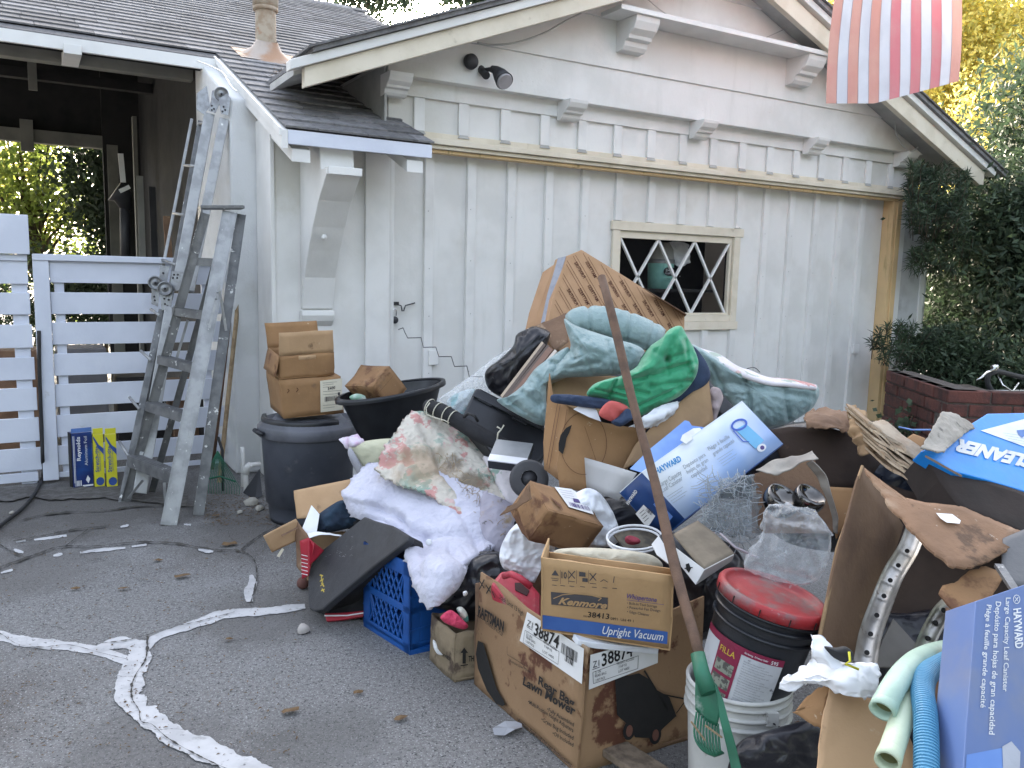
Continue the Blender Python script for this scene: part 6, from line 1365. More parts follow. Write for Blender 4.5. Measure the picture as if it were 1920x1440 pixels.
solo('cloth', blob([(1332,730),(1348,728),(1356,745),(1350,765),(1340,790),(1334,770)], 3.5, .03, wr=((.015,16),)), M('dusty_pink_cloth',(.42,.34,.34),.85,(.30,.24,.24),14), 'dusty pink cloth between the flap and the teal comforter', 'cloth')
# ---------------------------------------------------------------- white and blue printed box
hq = para([(1284,973),(1202.5,885),(1391,751.5),(1468,832)], 2.95); O = hq[0]; E = [hq[1]-O, hq[3]-O, None]; nh = E[0].cross(E[1]).normalized(); nh = -nh if nh.dot(CAM-O) < 0 else nh
E[2] = P(1240,1010,3.02)-O; print('HW', [x.length for x in E], nh.dot(E[2].normalized()), [(q_-CAM).dot(fwd) for q_ in hq])
r = T('carton', 'white and light blue printed box with an open grey flap lying across the pile', 'carton', O, None)
whb = bpy.data.materials.new('white_to_blue_print'); whb.use_nodes = True; t_ = whb.node_tree; tc = t_.nodes.new('ShaderNodeTexCoord'); mp = t_.nodes.new('ShaderNodeVectorMath'); mp.operation = 'DOT_PRODUCT'
t_.links.new(tc.outputs['Object'], mp.inputs[0]); dvv = (-(E[0].normalized())*.75/E[0].length+E[1].normalized()*.1/E[1].length); mp.inputs[1].default_value = tuple(-dvv)
nz = t_.nodes.new('ShaderNodeTexNoise'); nz.inputs['Scale'].default_value = 5; t_.links.new(tc.outputs['Object'], nz.inputs[0]); ad = t_.nodes.new('ShaderNodeMath'); ad.operation = 'ADD'; t_.links.new(mp.outputs['Value'], ad.inputs[0]); t_.links.new(nz.outputs[0], ad.inputs[1])
cr_ = t_.nodes.new('ShaderNodeValToRGB'); cr_.color_ramp.elements[0].position = .35; cr_.color_ramp.elements[0].color = (.30,.44,.72,1); cr_.color_ramp.elements[1].position = .95; cr_.color_ramp.elements[1].color = (.70,.75,.80,1); t_.links.new(ad.outputs[0], cr_.inputs[0])
b_ = t_.nodes['Principled BSDF']; t_.links.new(cr_.outputs[0], b_.inputs['Base Color']); b_.inputs['Roughness'].default_value = .35
navyp = M('navy_print',(.012,.045,.16),.4,(.015,.075,.26),3,bump=.03)
bf = box_faces(r, O, E, whb, skip='aABbc'.replace('C',''), t=.003, n=3)     # only the big face (at O: edges A,B)
for k,(o_,u_,v_,mt) in enumerate([(O,E[0],E[2],navyp),(O+E[2],E[0],E[1],navyp),(O+E[0],E[1],E[2],whb),(O,E[1],E[2],navyp),(O+E[1],E[0],E[2],navyp)]):
    mk('carton_wall', MB().panel(o_,u_,v_,.003,3,3), mt, r)
f_ = face_frame(O,E[1],E[0]); fB = face_frame(O,E[0],E[2])
# grey open flap
gq = para([(1194,887),(1160,938),(1048,896),(1073,851)], 3.0); mk('flap', MB().panel(gq[1], gq[2]-gq[1], gq[0]-gq[1], .003, 5, 4, (.002,8)), card_gray, r, label='open end flap, grey inside')
LB = M('light_blue_print',(.12,.24,.58),.4,(.20,.34,.66),4,bump=.02)
mk('flap', slab([(1181,879),(1217,843),(1260,808),(1284,788),(1292,790),(1297,798),(1320,801),(1318,812),(1300,830),(1204,886)], [(1181,879,3.12),(1284,788,3.25),(1204,886,3.1)], .003), LB, r)
mk('tab', slab([(1276,825),(1280,815),(1300,803),(1312,802),(1318,808),(1300,822),(1286,832)], [(1276,825,3.05),(1300,803,3.12),(1286,832,3.05)], .002), ink_white, r)
mb = MB(); txp(mb,'HAYWARD',f_,(1231,890),(1278,864),(1226,880),.003,.03); mk('printed_lettering', mb, ink_sky, r)
mb = MB()
txp(mb,'Large Capacity',f_,(1238,913),(1278,889),(1234,905)); txp(mb,'Leaf Canister',f_,(1242,924),(1280,900),(1238,916))
txp(mb,'Depósito para',f_,(1283,880),(1323,855),(1279,873)); txp(mb,'hojas de gran',f_,(1289,889),(1328,865),(1285,882)); txp(mb,'capacidad',f_,(1297,897),(1326,879),(1293,890))
txp(mb,'Piège à feuille',f_,(1329,846),(1368,821),(1325,839)); txp(mb,'grande capacité',f_,(1338,855),(1377,829),(1334,848))
for (x,y) in ((1250,932),(1306,906),(1344,862)):
    for k in range(4): lnp(mb,f_,(x+k*3.5,y+k*4),(x+k*3.5+30-(k%2)*6,y+k*4-19+(k%2)*3),.0012)
mk('printed_lettering', mb, M('pale_gray_ink',(.30,.33,.36),.7,bump=0), r)
def disc(cx,cy,rx,ry,rot,n=28): return [(cx+rx*math.cos(k*2*math.pi/n)*math.cos(rot)-ry*math.sin(k*2*math.pi/n)*math.sin(rot), cy+rx*math.cos(k*2*math.pi/n)*math.sin(rot)+ry*math.sin(k*2*math.pi/n)*math.cos(rot)) for k in range(n)]
mb = MB(); pxp(mb,f_,[(1378,806),(1398,795),(1432,826),(1416,842)],.003); mk('printed_picture', mb, M('aqua_print',(.16,.45,.72),.4,bump=0), r)
mb = MB(); o1, o2_ = disc(1385,797,16,11,-.35), disc(1385,797,12,7,-.35)
mb.add([PN(x,y,f_[0],f_[3])+f_[3]*.004 for x,y in o1+o2_], [(k,(k+1)%28,28+(k+1)%28,28+k) for k in range(28)])
lnp(mb,f_,(1374,808),(1392,828),.005,.004); lnp(mb,f_,(1392,828),(1404,829),.004,.004); mk('printed_picture', mb, M('royal_print',(.05,.12,.50),.4,bump=0), r)
mb = MB(); pxp(mb,f_,disc(1427,840,9,7,-.5),.004); mk('printed_picture', mb, ink_white, r); mb = MB(); pxp(mb,f_,disc(1428,840,4,4,0),.005); mk('printed_picture', mb, ink_purple, r)
mb = MB(); txp(mb,'HAYWARD',fB,(1179,946),(1196,921),(1174,942),.003,.03); pxp(mb,fB,[(1207,946),(1229,967),(1214,990),(1192,963)],.002); mk('printed_lettering', mb, label_paper, r)
mb = MB(); barp(mb,fB,(1211,957),(1222,966),(1215,950),10,.004)
for k in range(4): lnp(mb,fB,(1200+k*3,962+k*5),(1208+k*3,955+k*5),.002,.004)
mk('printed_lettering', mb, ink_gray, r)
mb = MB(); pxp(mb,fB,[(1225,945),(1234,938),(1262,968),(1254,978)],.003); mk('printed_picture', mb, LB, r)
# ---------------------------------------------------------------- torn label carton on white bag
solo('bag', blob([(1105,916),(1140,945),(1161,1000),(1148,1023),(1100,1026),(1045,1023),(1040,1044),(1003,1042),(990,1062),(1003,1092),(965,1074),(942,1062),(939,1028),(962,988),(1000,965),(1060,935)], 3.16, .05, wr=((.018,9),(.012,16),(.008,30),(.004,55)), per=12, rings=34, seed=15, flat=.6, crease=(.02,14), fold=(.016,12,(.6,.8))), white_plastic, 'white plastic bag crumpled under the torn label carton', 'bag')
O, E = CB((1029,956),(1132,986),(993,900),(990,1013),2.88,(3.0,3.05,3.0),'labelbox')
r = T('carton', 'small torn brown carton with a white shipping label on the white bag', 'carton', O); box_faces(r, O, E, card_wet, skip='', wob=(.005,12), n=8)
f_ = (O,0,0,face_frame(O,E[0],E[1])[3]); mb = MB(); pxp(mb,f_,[(1038,915),(1070,919),(1094,934),(1112,967),(1065,953)],.006); mk('label', mb, label_paper, r)
mb = MB(); barp(mb,f_,(1068,952),(1106,961),(1064,944),18,.008); pxp(mb,f_,[(1074,944),(1086,946),(1083,939),(1072,937)],.008)
for k in range(4): lnp(mb,f_,(1046+k*3,921+k*4.5),(1070+k*2,925+k*4.5),.0014,.008)
mk('printed_lettering', mb, ink_purple, r)
mb = MB()
for k in range(7): lnp(mb,f_,(1030+k*3,934+k*2.2),(1038+k*2.6,944+k*2.6),.003,.007)
mk('printed_stamp', mb, ink_brown, r)
mk('flap', wavy_slab([(937,968),(950,950),(973,942),(992,905),(996,935),(965,955)], [(937,968,2.95),(973,942,2.92),(996,935,2.9)], .004, .008, 14, torn=.003), card_old, r)
mk('flap', wavy_slab([(966,945),(975,975),(990,1012),(978,1000),(962,965)], [(966,945,2.95),(975,975,2.93),(962,965,2.97)], .004, .006, 14), card_wet, r)
# ---------------------------------------------------------------- rings and pillow inside the vacuum carton
r = T('basket', 'round white rimmed basket behind the vacuum carton', 'basket', P(1195,1010,2.95))
for k,(yy,rr) in enumerate(((1008,1.0),(1014,.97))):
    mk('basket_rim', MB().tube([P(1190+52*rr*math.cos(q*.2244), yy+23*rr*math.sin(q*.2244), 2.92-.10*math.sin(q*.2244)) for q in range(29)], .0045, 8), ink_white, r)
mk('basket_floor', slab([(1150,1000),(1190,990),(1235,1005),(1225,1025),(1170,1028)], [(1150,1000,3.02),(1235,1005,3.02),(1170,1028,2.96)], .01), M('dim_olive',(.14,.12,.09),.9,(.08,.07,.06),30), r)
solo('cloth', blob([(1172,1008),(1182,1004),(1198,1010),(1200,1018),(1186,1022),(1174,1018)], 2.9, .015, wr=((.008,30),)), M('wine_cloth',(.25,.03,.05),.8), 'scrap of wine red cloth in the white rimmed basket', 'cloth')
solo('pillow', blob([(1043,1031),(1100,1027),(1160,1030),(1220,1040),(1243,1062),(1215,1076),(1150,1066),(1085,1062),(1040,1052)], 2.69, .06, wr=((.010,10),(.006,24),(.003,50)), flat=.7, per=10, rings=20), beige, 'pale stained pillow lying in the open top of the vacuum carton', 'pillow')
# ---------------------------------------------------------------- vacuum carton
q = para([(1017,1180),(1257,1217),(1264,1080),(1017,1046)], 2.58); print('KEN', (q[1]-q[0]).length, (q[3]-q[0]).length)
U = q[1]-q[0]; V = q[3]-q[0]; N_ = U.cross(V).normalized(); N_ = -N_ if N_.dot(CAM-q[0]) < 0 else N_; Dp = -N_*.13
r = T('carton', 'tan vacuum cleaner carton with a blue band lying on the lawn mower carton', 'carton', q[0])
kc = M('tan_carton',(.42,.265,.13),.8,(.37,.23,.11),6,bump=.1,dirt=[((.34,.22,.12),4,.6,.8)])
mk('carton_wall', MB().panel(q[0], U, V, .005, 10, 8, None), kc, r)
for o_,u_,v_ in ((q[0],Dp,V),(q[1],Dp,V),(q[0],U,Dp),(q[0]+Dp,U,V*.8)): mk('carton_wall', MB().panel(o_,u_,v_,.005,5,5,(.003,9)), kc, r)
mk('flap', wavy_slab([(1017,1046),(1050,1048),(1120,1058),(1200,1068),(1254,1080),(1250,1084),(1180,1074),(1080,1060),(1017,1052)], [(1017,1046,2.575),(1254,1080,2.66),(1080,1060,2.58)], .004, .004, 20, torn=.002), card_light, r)
f_ = (q[0],0,0,N_)
mb = MB(); pxp(mb,f_,[(1017.5,1152.5),(1252,1184),(1251,1207),(1017.5,1178)],.002); mk('blue_band', mb, M('blue_band_print',(.03,.09,.30),.6,(.04,.11,.34),12,bump=0), r)
mb = MB(); txp(mb,'Upright Vacuum',f_,(1129,1187),(1243,1200),(1131,1172),.004,.006,.2); mk('printed_lettering', mb, ink_white, r)
mb = MB(); pxp(mb,f_,[(1033,1109),(1140,1120),(1139,1142),(1034,1133)],.002); mk('printed_plate', mb, ink_gray, r)
mb = MB(); txp(mb,'Kenmore',f_,(1047,1131),(1137,1140),(1050,1119),.004,.035,.25)
pts_ = [(1038,1121),(1055,1114),(1080,1112),(1105,1114),(1128,1120),(1122,1125)]
for k in range(5): lnp(mb,f_,pts_[k],pts_[k+1],.0028,.004)
mk('printed_lettering', mb, kc, r)
mb = MB(); txp(mb,'Whispertone',f_,(1175,1121),(1231,1128),(1176,1112),.003,.01,.2); lnp(mb,f_,(1175,1124),(1245,1133),.0012); mk('printed_lettering', mb, ink_purple, r)
mb = MB(); txp(mb,'38413',f_,(1102,1156),(1142,1160),(1103,1146),.003,.01); txp(mb,'mo.',f_,(1094,1156),(1101,1156.5),(1094,1151)); txp(mb,'0891  UH 49 1',f_,(1145,1161),(1188,1166),(1145,1156)); mk('printed_lettering', mb, ink, r)
mb = MB()
for k,s_ in enumerate(['• Built-In Tool Storage','• Powerful Fan Design','• Edge Cleaner']): txp(mb,s_,f_,(1176,1132+k*8),(1176+[56,62,42][k],1138.5+k*8),(1176,1127+k*8))
ic = 1036
pxp(mb,f_,[(1034,1078),(1041,1068),(1048,1079)]); lnp(mb,f_,(1033,1083),(1048,1085),.002); lnp(mb,f_,(1035,1087),(1047,1088),.002)
txp(mb,'10',f_,(1053,1083),(1063,1084),(1053,1071),.003,.02)
for (x,y) in ((1072,1077),(1112,1081)): lnp(mb,f_,(x-6,y-7),(x+6,y+7),.003); lnp(mb,f_,(x+6,y-7),(x-6,y+7),.003); lnp(mb,f_,(x-6,y+12),(x+6,y+13),.002)
pxp(mb,f_,[(1086,1071),(1098,1073),(1098,1081),(1086,1080)]); pxp(mb,f_,[(1092,1083),(1102,1084),(1102,1091),(1092,1090)])
for x in (1051,1066,1081,1104): lnp(mb,f_,(x,1068),(x,1094),.001)
for k,x in enumerate((1035,1051,1068,1088,1110,1130,1148)): lnp(mb,f_,(x,1096+k),(x+9,1097+k),.002)
lnp(mb,f_,(1126,1090),(1132,1086),.002); lnp(mb,f_,(1132,1086),(1140,1091),.002); lnp(mb,f_,(1152,1080),(1150,1092),.002); mk('printed_symbols', mb, ink_gray, r)
solo('tray', slab([(1075,1188),(1120,1196),(1232,1212),(1236,1217),(1120,1206),(1085,1200)], [(1075,1188,2.56),(1232,1212,2.62),(1120,1206,2.54)], .02), white_plastic, 'white tray edge squeezed under the vacuum carton', 'tray', bevel=.003)
# ---------------------------------------------------------------- lawn mower carton
O = PZ(1079,1452); A0 = PZ(889,1282); B0 = PZ(1296,1386)
r = T('carton', 'big stained lawn mower carton on the asphalt at the front of the pile', 'carton', O)
def vplane(a, b): n = (b-a).cross(Vector((0,0,1))).normalized(); return -n if n.dot(CAM-a) < 0 else n
nA, nB = vplane(O, A0), vplane(O, B0)
def wall_px(outline, a, n, thick, mt, name='carton_wall', amp=.008, torn=0):
    pl = [PN(x,y,a,n) for x,y in outline]; c3 = (P(0,0,1),); o = outline
    # ring fan on the vertical plane
    per = 5; N_ = len(o)*per; P_ = []
    for s_ in range(N_):
        i = s_//per; t = (s_%per)/per; P_.append(pl[i].lerp(pl[(i+1)%len(o)], t))
    if torn: P_ = [p+(lambda q: q-n*q.dot(n))(noise.noise_vector(p*55)*torn) for p in P_]
    cen = sum(P_, Vector((0,0,0)))/N_; vs = []; rings = 6
    for side in (0,1):
        for k in range(rings+1):
            s_ = 1-k/rings*.999
            for p in P_: z = cen.lerp(p, s_); vs.append(z+n*(noise.noise(z*6)*amp-(thick if side else 0)))
    K = (rings+1)*N_; fs = []
    for k in range(rings):
        for j in range(N_):
            a_,b_,c_,d_ = k*N_+j,k*N_+(j+1)%N_,(k+1)*N_+(j+1)%N_,(k+1)*N_+j; fs += [(a_,b_,c_,d_),(K+d_,K+c_,K+b_,K+a_)]
    for j in range(N_): fs.append((j,K+j,K+(j+1)%N_,(j+1)%N_))
    mb = MB().add(vs, fs, True); mb.sm[-N_:] = [False]*N_; return mk(name, mb, mt, r)
cm = M('water_stained_carton',(.30,.185,.10),.8,(.265,.16,.085),3,bump=.15,dirt=[((.10,.035,.018),4.6,.545,.60),((.44,.33,.22),3.2,.60,.74),((.16,.08,.04),11,.60,.68)])
wall_px([(901,1073),(930,1092),(985,1140),(1045,1178),(1102,1216),(1092,1330),(1079,1456),(1030,1405),(960,1345),(889,1283),(893,1180)], O, nA, .006, cm)
wall_px([(1102,1216),(1180,1180),(1296,1128),(1320,1118),(1318,1250),(1298,1386),(1190,1425),(1079,1456),(1090,1330)], O, nB, .006, cm)
bk0 = A0+(B0-O); fb = MB().panel(A0, (B0-O), Vector((0,0,.40)), .005, 6, 6, (.006,7)); mk('carton_wall', fb, card_old, r)
fb = MB().panel(B0, (A0-O), Vector((0,0,.40)), .005, 6, 6, (.006,7)); mk('carton_wall', fb, card_old, r)
mk('carton_floor', MB().obox(O+Vector((0,0,.01)), A0-O, B0-O, Vector((0,0,.005))), card_old, r)
fA = (O,0,0,nA); fBm = (O,0,0,nB); H2 = .009
mb = MB()
txp(mb,'RAFTSMAN',fA,(900,1152),(948,1184),(901,1134),H2,.04)
txp(mb,'Rear Bag',fA,(1013,1281),(1080,1326),(1015,1266),H2,.03); txp(mb,'Lawn Mower',fA,(984,1282),(1081,1341),(987,1267),H2,.03)
txp(mb,'Stack Limit 13 high',fA,(940,1121),(985,1154),(941,1113),H2,.01)
for k,(s_,x0_,y0_,x1_,y1_) in enumerate([('•Multi-Position Height Adjusters',994,1317,1079,1372),('•Fully Assembled',1030,1331,1080,1361),('•Grass Bag Included',1019,1350,1079,1386),('•Oil Included',1040,1376,1079,1399)]): txp(mb,s_,fA,(x0_,y0_),(x1_,y1_),(x0_+1,y0_-7),H2,.012)
txp(mb,'Position Fuel and Oil per Instructions',fA,(975,1352),(1075,1436),(977,1346),H2,.01)
txp(mb,'Remove Lawn Mower',fA,(960,1240),(1000,1262),(961,1235),H2)
for k,(a0,b0,c0,d0) in enumerate([(903,1080,912,1094),(912,1078,903,1096),(915,1088,924,1102),(924,1090,916,1104),(927,1100,932,1112)]): lnp(mb,fA,(a0,b0+8),(c0,d0+8),.006,H2)
lnp(mb,fA,(955,1211),(955,1226),.0015,H2); lnp(mb,fA,(955,1226),(992,1249),.0015,H2); lnp(mb,fA,(898,1153),(915,1164),.0025,H2)
txp(mb,'POWERED BY 4 CYCLE',fA,(914,1168),(946,1192),(915,1162),H2,.01)
pxp(mb,fA,[(900,1200),(910,1205),(920,1240),(935,1290),(948,1312),(951,1320),(946,1323),(934,1318),(917,1294),(900,1252),(896,1225)],H2)
mk('printed_lettering', mb, ink, r)
mb = MB(); pxp(mb,fBm,[(1150,1270),(1195,1260),(1212,1270),(1226,1290),(1252,1305),(1265,1340),(1238,1365),(1228,1382),(1188,1380),(1178,1360),(1154,1338)],H2)
for (x,y) in ((1176,1367),(1225,1375)): pxp(mb,fBm,disc(x,y,11,18,.15),H2+.001)
lnp(mb,fBm,(1205,1255),(1250,1330),.006,H2); lnp(mb,fBm,(1240,1300),(1290,1310),.005,H2); lnp(mb,fBm,(1265,1335),(1290,1300),.004,H2); mk('printed_picture', mb, ink, r)
for (x,y) in ((1176,1367),(1225,1375)):
    mb = MB(); pxp(mb,fBm,disc(x,y,6,11,.15),H2+.003); mk('printed_wheel', mb, M('mud_wheel',(.16,.07,.05),.8), r)
lab = MB(); pxp(lab,fA,[(994,1146),(1101,1215),(1097,1281),(980,1200)],.012); mk('label', lab, label_paper, r); lab = MB(); pxp(lab,fBm,[(1103,1225),(1231,1190),(1229,1240),(1100,1290)],.012); mk('label', lab, label_paper, r)
mb = MB(); H3 = .014
txp(mb,'38874',fA,(1007,1188),(1053,1214),(1010,1166),H3,.02); txp(mb,'Z1',fA,(994,1171),(1004,1177),(996,1160),H3); lnp(mb,fA,(994,1173),(1004,1180),.002,H3)
txp(mb,'38874',fBm,(1124,1246),(1182,1226),(1123,1223),H3,.02); txp(mb,'Z1',fBm,(1107,1249),(1119,1245),(1107,1237),H3); lnp(mb,fBm,(1106,1252),(1120,1247),.002,H3)
for p0,p1 in (((991,1180),(1055,1220)),((1055,1220),(1053,1244)),((987,1203),(1053,1244)),((991,1180),(987,1203))): lnp(mb,fA,p0,p1,.0014,H3)
for p0,p1 in (((1107,1257),(1192,1226)),((1192,1226),(1191,1250)),((1108,1278),(1191,1250)),((1107,1257),(1108,1278))): lnp(mb,fBm,p0,p1,.0014,H3)
for s_,x,y,x1_,y1_,fr_x in (('21 IN',993,1189,1004,1196,fA),('REAR BAG',993,1195,1010,1206,fA),('1 UNIT PACK',992,1202,1008,1213,fA),('FRONT ACCESS',1026,1204,1050,1219,fA),('7 HP 93',1027,1212,1041,1221,fA),('LOT 4400',1024,1221,1045,1234,fA),('21 IN',1111,1261,1122,1257,fBm),('REAR BAG',1111,1267,1132,1260,fBm),('1 UNIT PACK',1111,1275,1130,1269,fBm),('FRONT ACCESS',1152,1244,1184,1233,fBm),('7 HP 93',1155,1250,1170,1245,fBm),('LOT 4400',1155,1258,1175,1251,fBm)): txp(mb,s_,fr_x,(x,y),(x1_,y1_),(x,y-5),H3)
barp(mb,fA,(1058,1222),(1088,1241),(1060,1203),22,H3,2); barp(mb,fA,(1065,1237),(1082,1248),(1067,1226),14,H3,3); barp(mb,fBm,(1198,1221),(1226,1212),(1198,1209),18,H3,4)
mk('printed_lettering', mb, ink, r)
# petrol can inside
r2 = T('fuel_can', 'faded red plastic fuel can standing inside the lawn mower carton', 'can', P(965,1150,2.98))
s5 = slab([(918,1093),(940,1066),(952,1068),(970,1080),(1000,1094),(1014,1110),(1014,1165),(985,1160),(950,1128)], [(918,1093,2.98),(1014,1110,2.95),(985,1160,2.85)], .16); mk('can_body', s5, red_can, r2, bevel=.02)
mk('handle_recess', slab([(965,1092),(976,1092),(993,1107),(988,1117),(966,1106)], [(918,1093,2.974),(1014,1110,2.944),(985,1160,2.844)], .004), M('dark_recess',(.05,.02,.02),.8), r2, bevel=.002)
mk('can_handle', MB().tube([P(945,1080,2.93),P(958,1076,2.90),P(975,1084,2.88),P(996,1100,2.88)], .012, 10), red_can, r2)
# small stained carton with pink sock
O = PZ(854,1280); A1 = PZ(829,1256); B1 = PZ(905,1272)
r = T('carton', 'small stained carton with an arrow print between the crate and mower carton', 'carton', O); dz = Vector((0,0,.20)); ck = M('mudstained_carton',(.27,.21,.14),.9,(.20,.155,.10),8,bump=.25,dirt=[((.08,.055,.04),7,.55,.66)])
Aw = (A1-O).normalized()*.22; Bw = (B1-O).normalized()*.22
for o_,u_ in ((O,Aw),(O,Bw),(O+Aw,Bw),(O+Bw,Aw)): mk('carton_wall', MB().panel(o_,u_,dz,.005,6,6,(.008,9),tear=.01,tear_edges='t'), ck, r)
mk('carton_floor', MB().obox(O+Vector((0,0,.01)), Aw, Bw, Vector((0,0,.005))), ck, r)
nB1 = vplane(O, O+Bw); mb = MB(); fr1 = (O,0,0,nB1); pxp(mb,fr1,[(862,1222),(869,1212),(876,1222),(872,1222),(872,1242),(866,1242),(866,1222)],.010); txp(mb,'THIS',fr1,(877,1238),(893,1237),(877,1228),.010,.03); lnp(mb,fr1,(862,1246),(876,1244),.004,.01); mk('printed_lettering', mb, ink, r)
nA1 = vplane(O, O+Aw); mb = MB(); fr1 = (O,0,0,nA1); txp(mb,'OFFICE',fr1,(832,1228),(850,1238),(832,1222),.012,.02); mk('printed_lettering', mb, ink, r)
solo('sock', blob([(826,1156),(843,1144),(856,1150),(868,1162),(878,1174),(868,1180),(848,1174),(832,1166)], 3.06, .03, wr=((.006,25),(.004,60))), M('bright_pink_knit',(.62,.06,.13),.85,(.52,.04,.10),30,bump=.6,bs=120), 'bright pink knitted sock on top of the small stained carton', 'sock')
solo('toy', blob([(856,1142),(866,1138),(876,1150),(878,1165),(868,1162)], 3.1, .025, wr=((.008,25),)), M('teal_white_toy',(.55,.56,.50),.6,(.10,.30,.26),22,.47,.52), 'small teal and cream striped toy beside the pink sock', 'toy')
solo('socket_scrap', blob([(868,1110),(875,1108),(877,1114),(870,1118)], 3.1, .012, wr=((.004,30),)), ink_white, 'tiny white scrap above the small stained carton', 'scrap')
solo('plastic_scrap', blob([(812,1200),(818,1205),(822,1218),(830,1228),(820,1226),(813,1214)], 3.2, .01, wr=((.006,30),)), ink_white, 'white plastic scrap at the left corner of the small stained carton', 'scrap')
# ---------------------------------------------------------------- wooden handle and green rake
r = T('lawn_rake', 'green plastic rake with a long brown wooden handle leaning over the pile', 'rake', P(1345,1440,2.3))
hpts = [P(1128+(1312-1128)*t, 520+(1238-520)*t, 3.15+(2.2-3.15)*(t*1.0)) for t in np.linspace(0,1,14)]
hpts = [p+Vector((.003*math.sin(k*1.1),0,.002*math.cos(k))) for k,p in enumerate(hpts)]
mk('handle', MB().tube(hpts, .014, 12, radii=[.0155+.001*math.sin(k*.9) for k in range(14)]), wood, r)
mk('socket', MB().tube([P(1308,1225,2.21),P(1316,1262,2.18),P(1330,1300,2.15)], .02, 14, radii=[.019,.021,.024]), rake_green, r)
hd_ = wavy_slab([(1304,1264),(1322,1262),(1344,1285),(1354,1312),(1350,1340),(1344,1362),(1322,1352),(1304,1330)], [(1304,1264,2.20),(1354,1312,2.16),(1304,1330,2.18)], .006, .01, 12); mk('rake_head', hd_, rake_green, r)
mk('rake_head_side', wavy_slab([(1340,1284),(1356,1312),(1366,1350),(1380,1400),(1395,1460),(1375,1460),(1362,1400),(1350,1350)], [(1340,1284,2.14),(1395,1460,2.08),(1350,1350,2.12)], .005, .006, 10), rake_green, r)
for k in range(9):
    t = k/8; a = P(1306+40*t, 1335+22*t, 2.17); b = P(1302+46*t, 1378+8*t, 2.14); c_ = P(1316+34*t, 1405+8*math.sin(t*3), 2.12); e = P(1340+16*t, 1418-6*t, 2.13)
    mk('tine', MB().tube([tuple(v) for v in cr(np.array([tuple(a),tuple(b),tuple(c_),tuple(e)]),12)], .0032, 6), rake_green, r)
mk('brace', MB().bar(P(1296,1353,2.12),P(1322,1388,2.12),.004,.004), wood_pale, r); mk('brace', MB().bar(P(1322,1360,2.12),P(1354,1383,2.12),.004,.004), wood_pale, r)
# ---------------------------------------------------------------- buckets
cw = PZ(1386,1272,.37); cw.z = 0
r = T('bucket', 'white plastic bucket on the asphalt below the black one', 'bucket', cw); Mx = Matrix.Translation(cw)
mk('bucket_body', MB().lathe([(0,.002),(.128,.002),(.131,.012),(.148,.30),(.150,.37),(.146,.372),(.142,.35),(.128,.02),(0,.02)], 48, Mx), bucket_white, r)
for z_, rr in ((.285,.158),(.315,.156),(.345,.155),(.368,.156)): mk('bucket_ring', MB().lathe([(.146,z_-.006),(rr,z_-.005),(rr,z_+.003),(.147,z_+.005)], 48, Mx), bucket_white, r)
lg = cw+Vector((math.cos(-1.75)*.150, math.sin(-1.75)*.150, .325)); mk('handle_lug', MB().obox(lg-RV*.018-Vector((0,.012,.022)), RV*.036, Vector((0,0,.044)), Vector((0,.012,0))), bucket_white, r, bevel=.003)
mk('bucket_handle', MB().tube([lg+Vector((0,-.014,-.01)), lg+Vector((.03,-.015,-.03)), lg+Vector((.075,-.005,-.05)), lg+Vector((.12,.03,-.055))], .0025, 6), darkmetal, r)
top = P(1450,1112,2.42); bot_ = cw+Vector((.0,.0,.30)); ax = (top-bot_).normalized(); bot_ = top-ax*.37; Mb = Matrix.Translation(top)@ax.to_track_quat('Z','Y').to_matrix().to_4x4()
r = T('bucket', 'black bucket with a dusty red lid tilted on top of the white bucket', 'bucket', bot_)
mk('bucket_body', MB().lathe([(0,-.37),(.126,-.37),(.129,-.36),(.145,-.07),(.147,-.03),(.149,-.01)], 48, Mb), black_plastic, r)
for z_, rr in ((-.035,.157),(-.06,.155),(-.095,.152)): mk('bucket_ring', MB().lathe([(.144,z_-.004),(rr,z_-.003),(rr,z_+.004),(.145,z_+.005)], 48, Mb), black_plastic, r)
ld = mk('lid', MB().lathe([(.152,-.03),(.160,-.028),(.161,-.004),(.156,.004),(.146,.006),(.140,.001),(.136,-.008),(.10,-.009),(0,-.007)], 56, Mb), red_lid, r)
for k in range(12):
    a = k*math.pi/6+.2; p = Mb@Vector((.1615*math.cos(a),.1615*math.sin(a),-.016)); mk('lid_slot', MB().bar(p-ax*.010, p+ax*.010, .003, .003), ink, ld)
vc = Mb.inverted()@CAM; ac = math.atan2(vc.y, vc.x)
def cyl(mb, a0, a1, z0, z1, rr=None, n=16):
    vs = []; 
    for j in range(2):
        for i in range(n+1):
            a = a0+(a1-a0)*i/n; z = z0+(z1-z0)*j; R0 = (.1505+(z+.03)*.052)+(rr or 0); vs.append(Mb@Vector((R0*math.cos(a),R0*math.sin(a),z)))
    mb.add(vs, [(i,i+1,n+2+i,n+1+i) for i in range(n)], True)
def cyltext(mb, s_, a0, a1, z0, z1, off=.003):
    v, f = txt_mesh(s_, .01); lo, hi = v.min(0), v.max(0)
    vs = []
    for q in v:
        a = a0+(a1-a0)*(q[0]-lo[0])/(hi[0]-lo[0]); z = z0+(z1-z0)*(q[1]-lo[1])/(hi[1]-lo[1]); R0 = (.1505+(z+.03)*.052)+off; vs.append(Mb@Vector((R0*math.cos(a),R0*math.sin(a),z)))
    mb.add(vs, f)
L0, L1 = ac-1.25, ac+.62
mb = MB(); cyl(mb, L0, L1, -.345, -.135, .001, 30); mk('label', mb, label_paper if False else M('dirty_label',(.52,.54,.57),.7,(.44,.46,.49),12,dirt=[((.18,.18,.2),30,.64,.72)]), r)
mb = MB(); cyl(mb, L0, L1, -.155, -.134, .002, 30); cyl(mb, ac-.72, ac-.20, -.345, -.155, .002, 12); mk('label_band', mb, M('wine_print',(.22,.012,.05),.6), r)
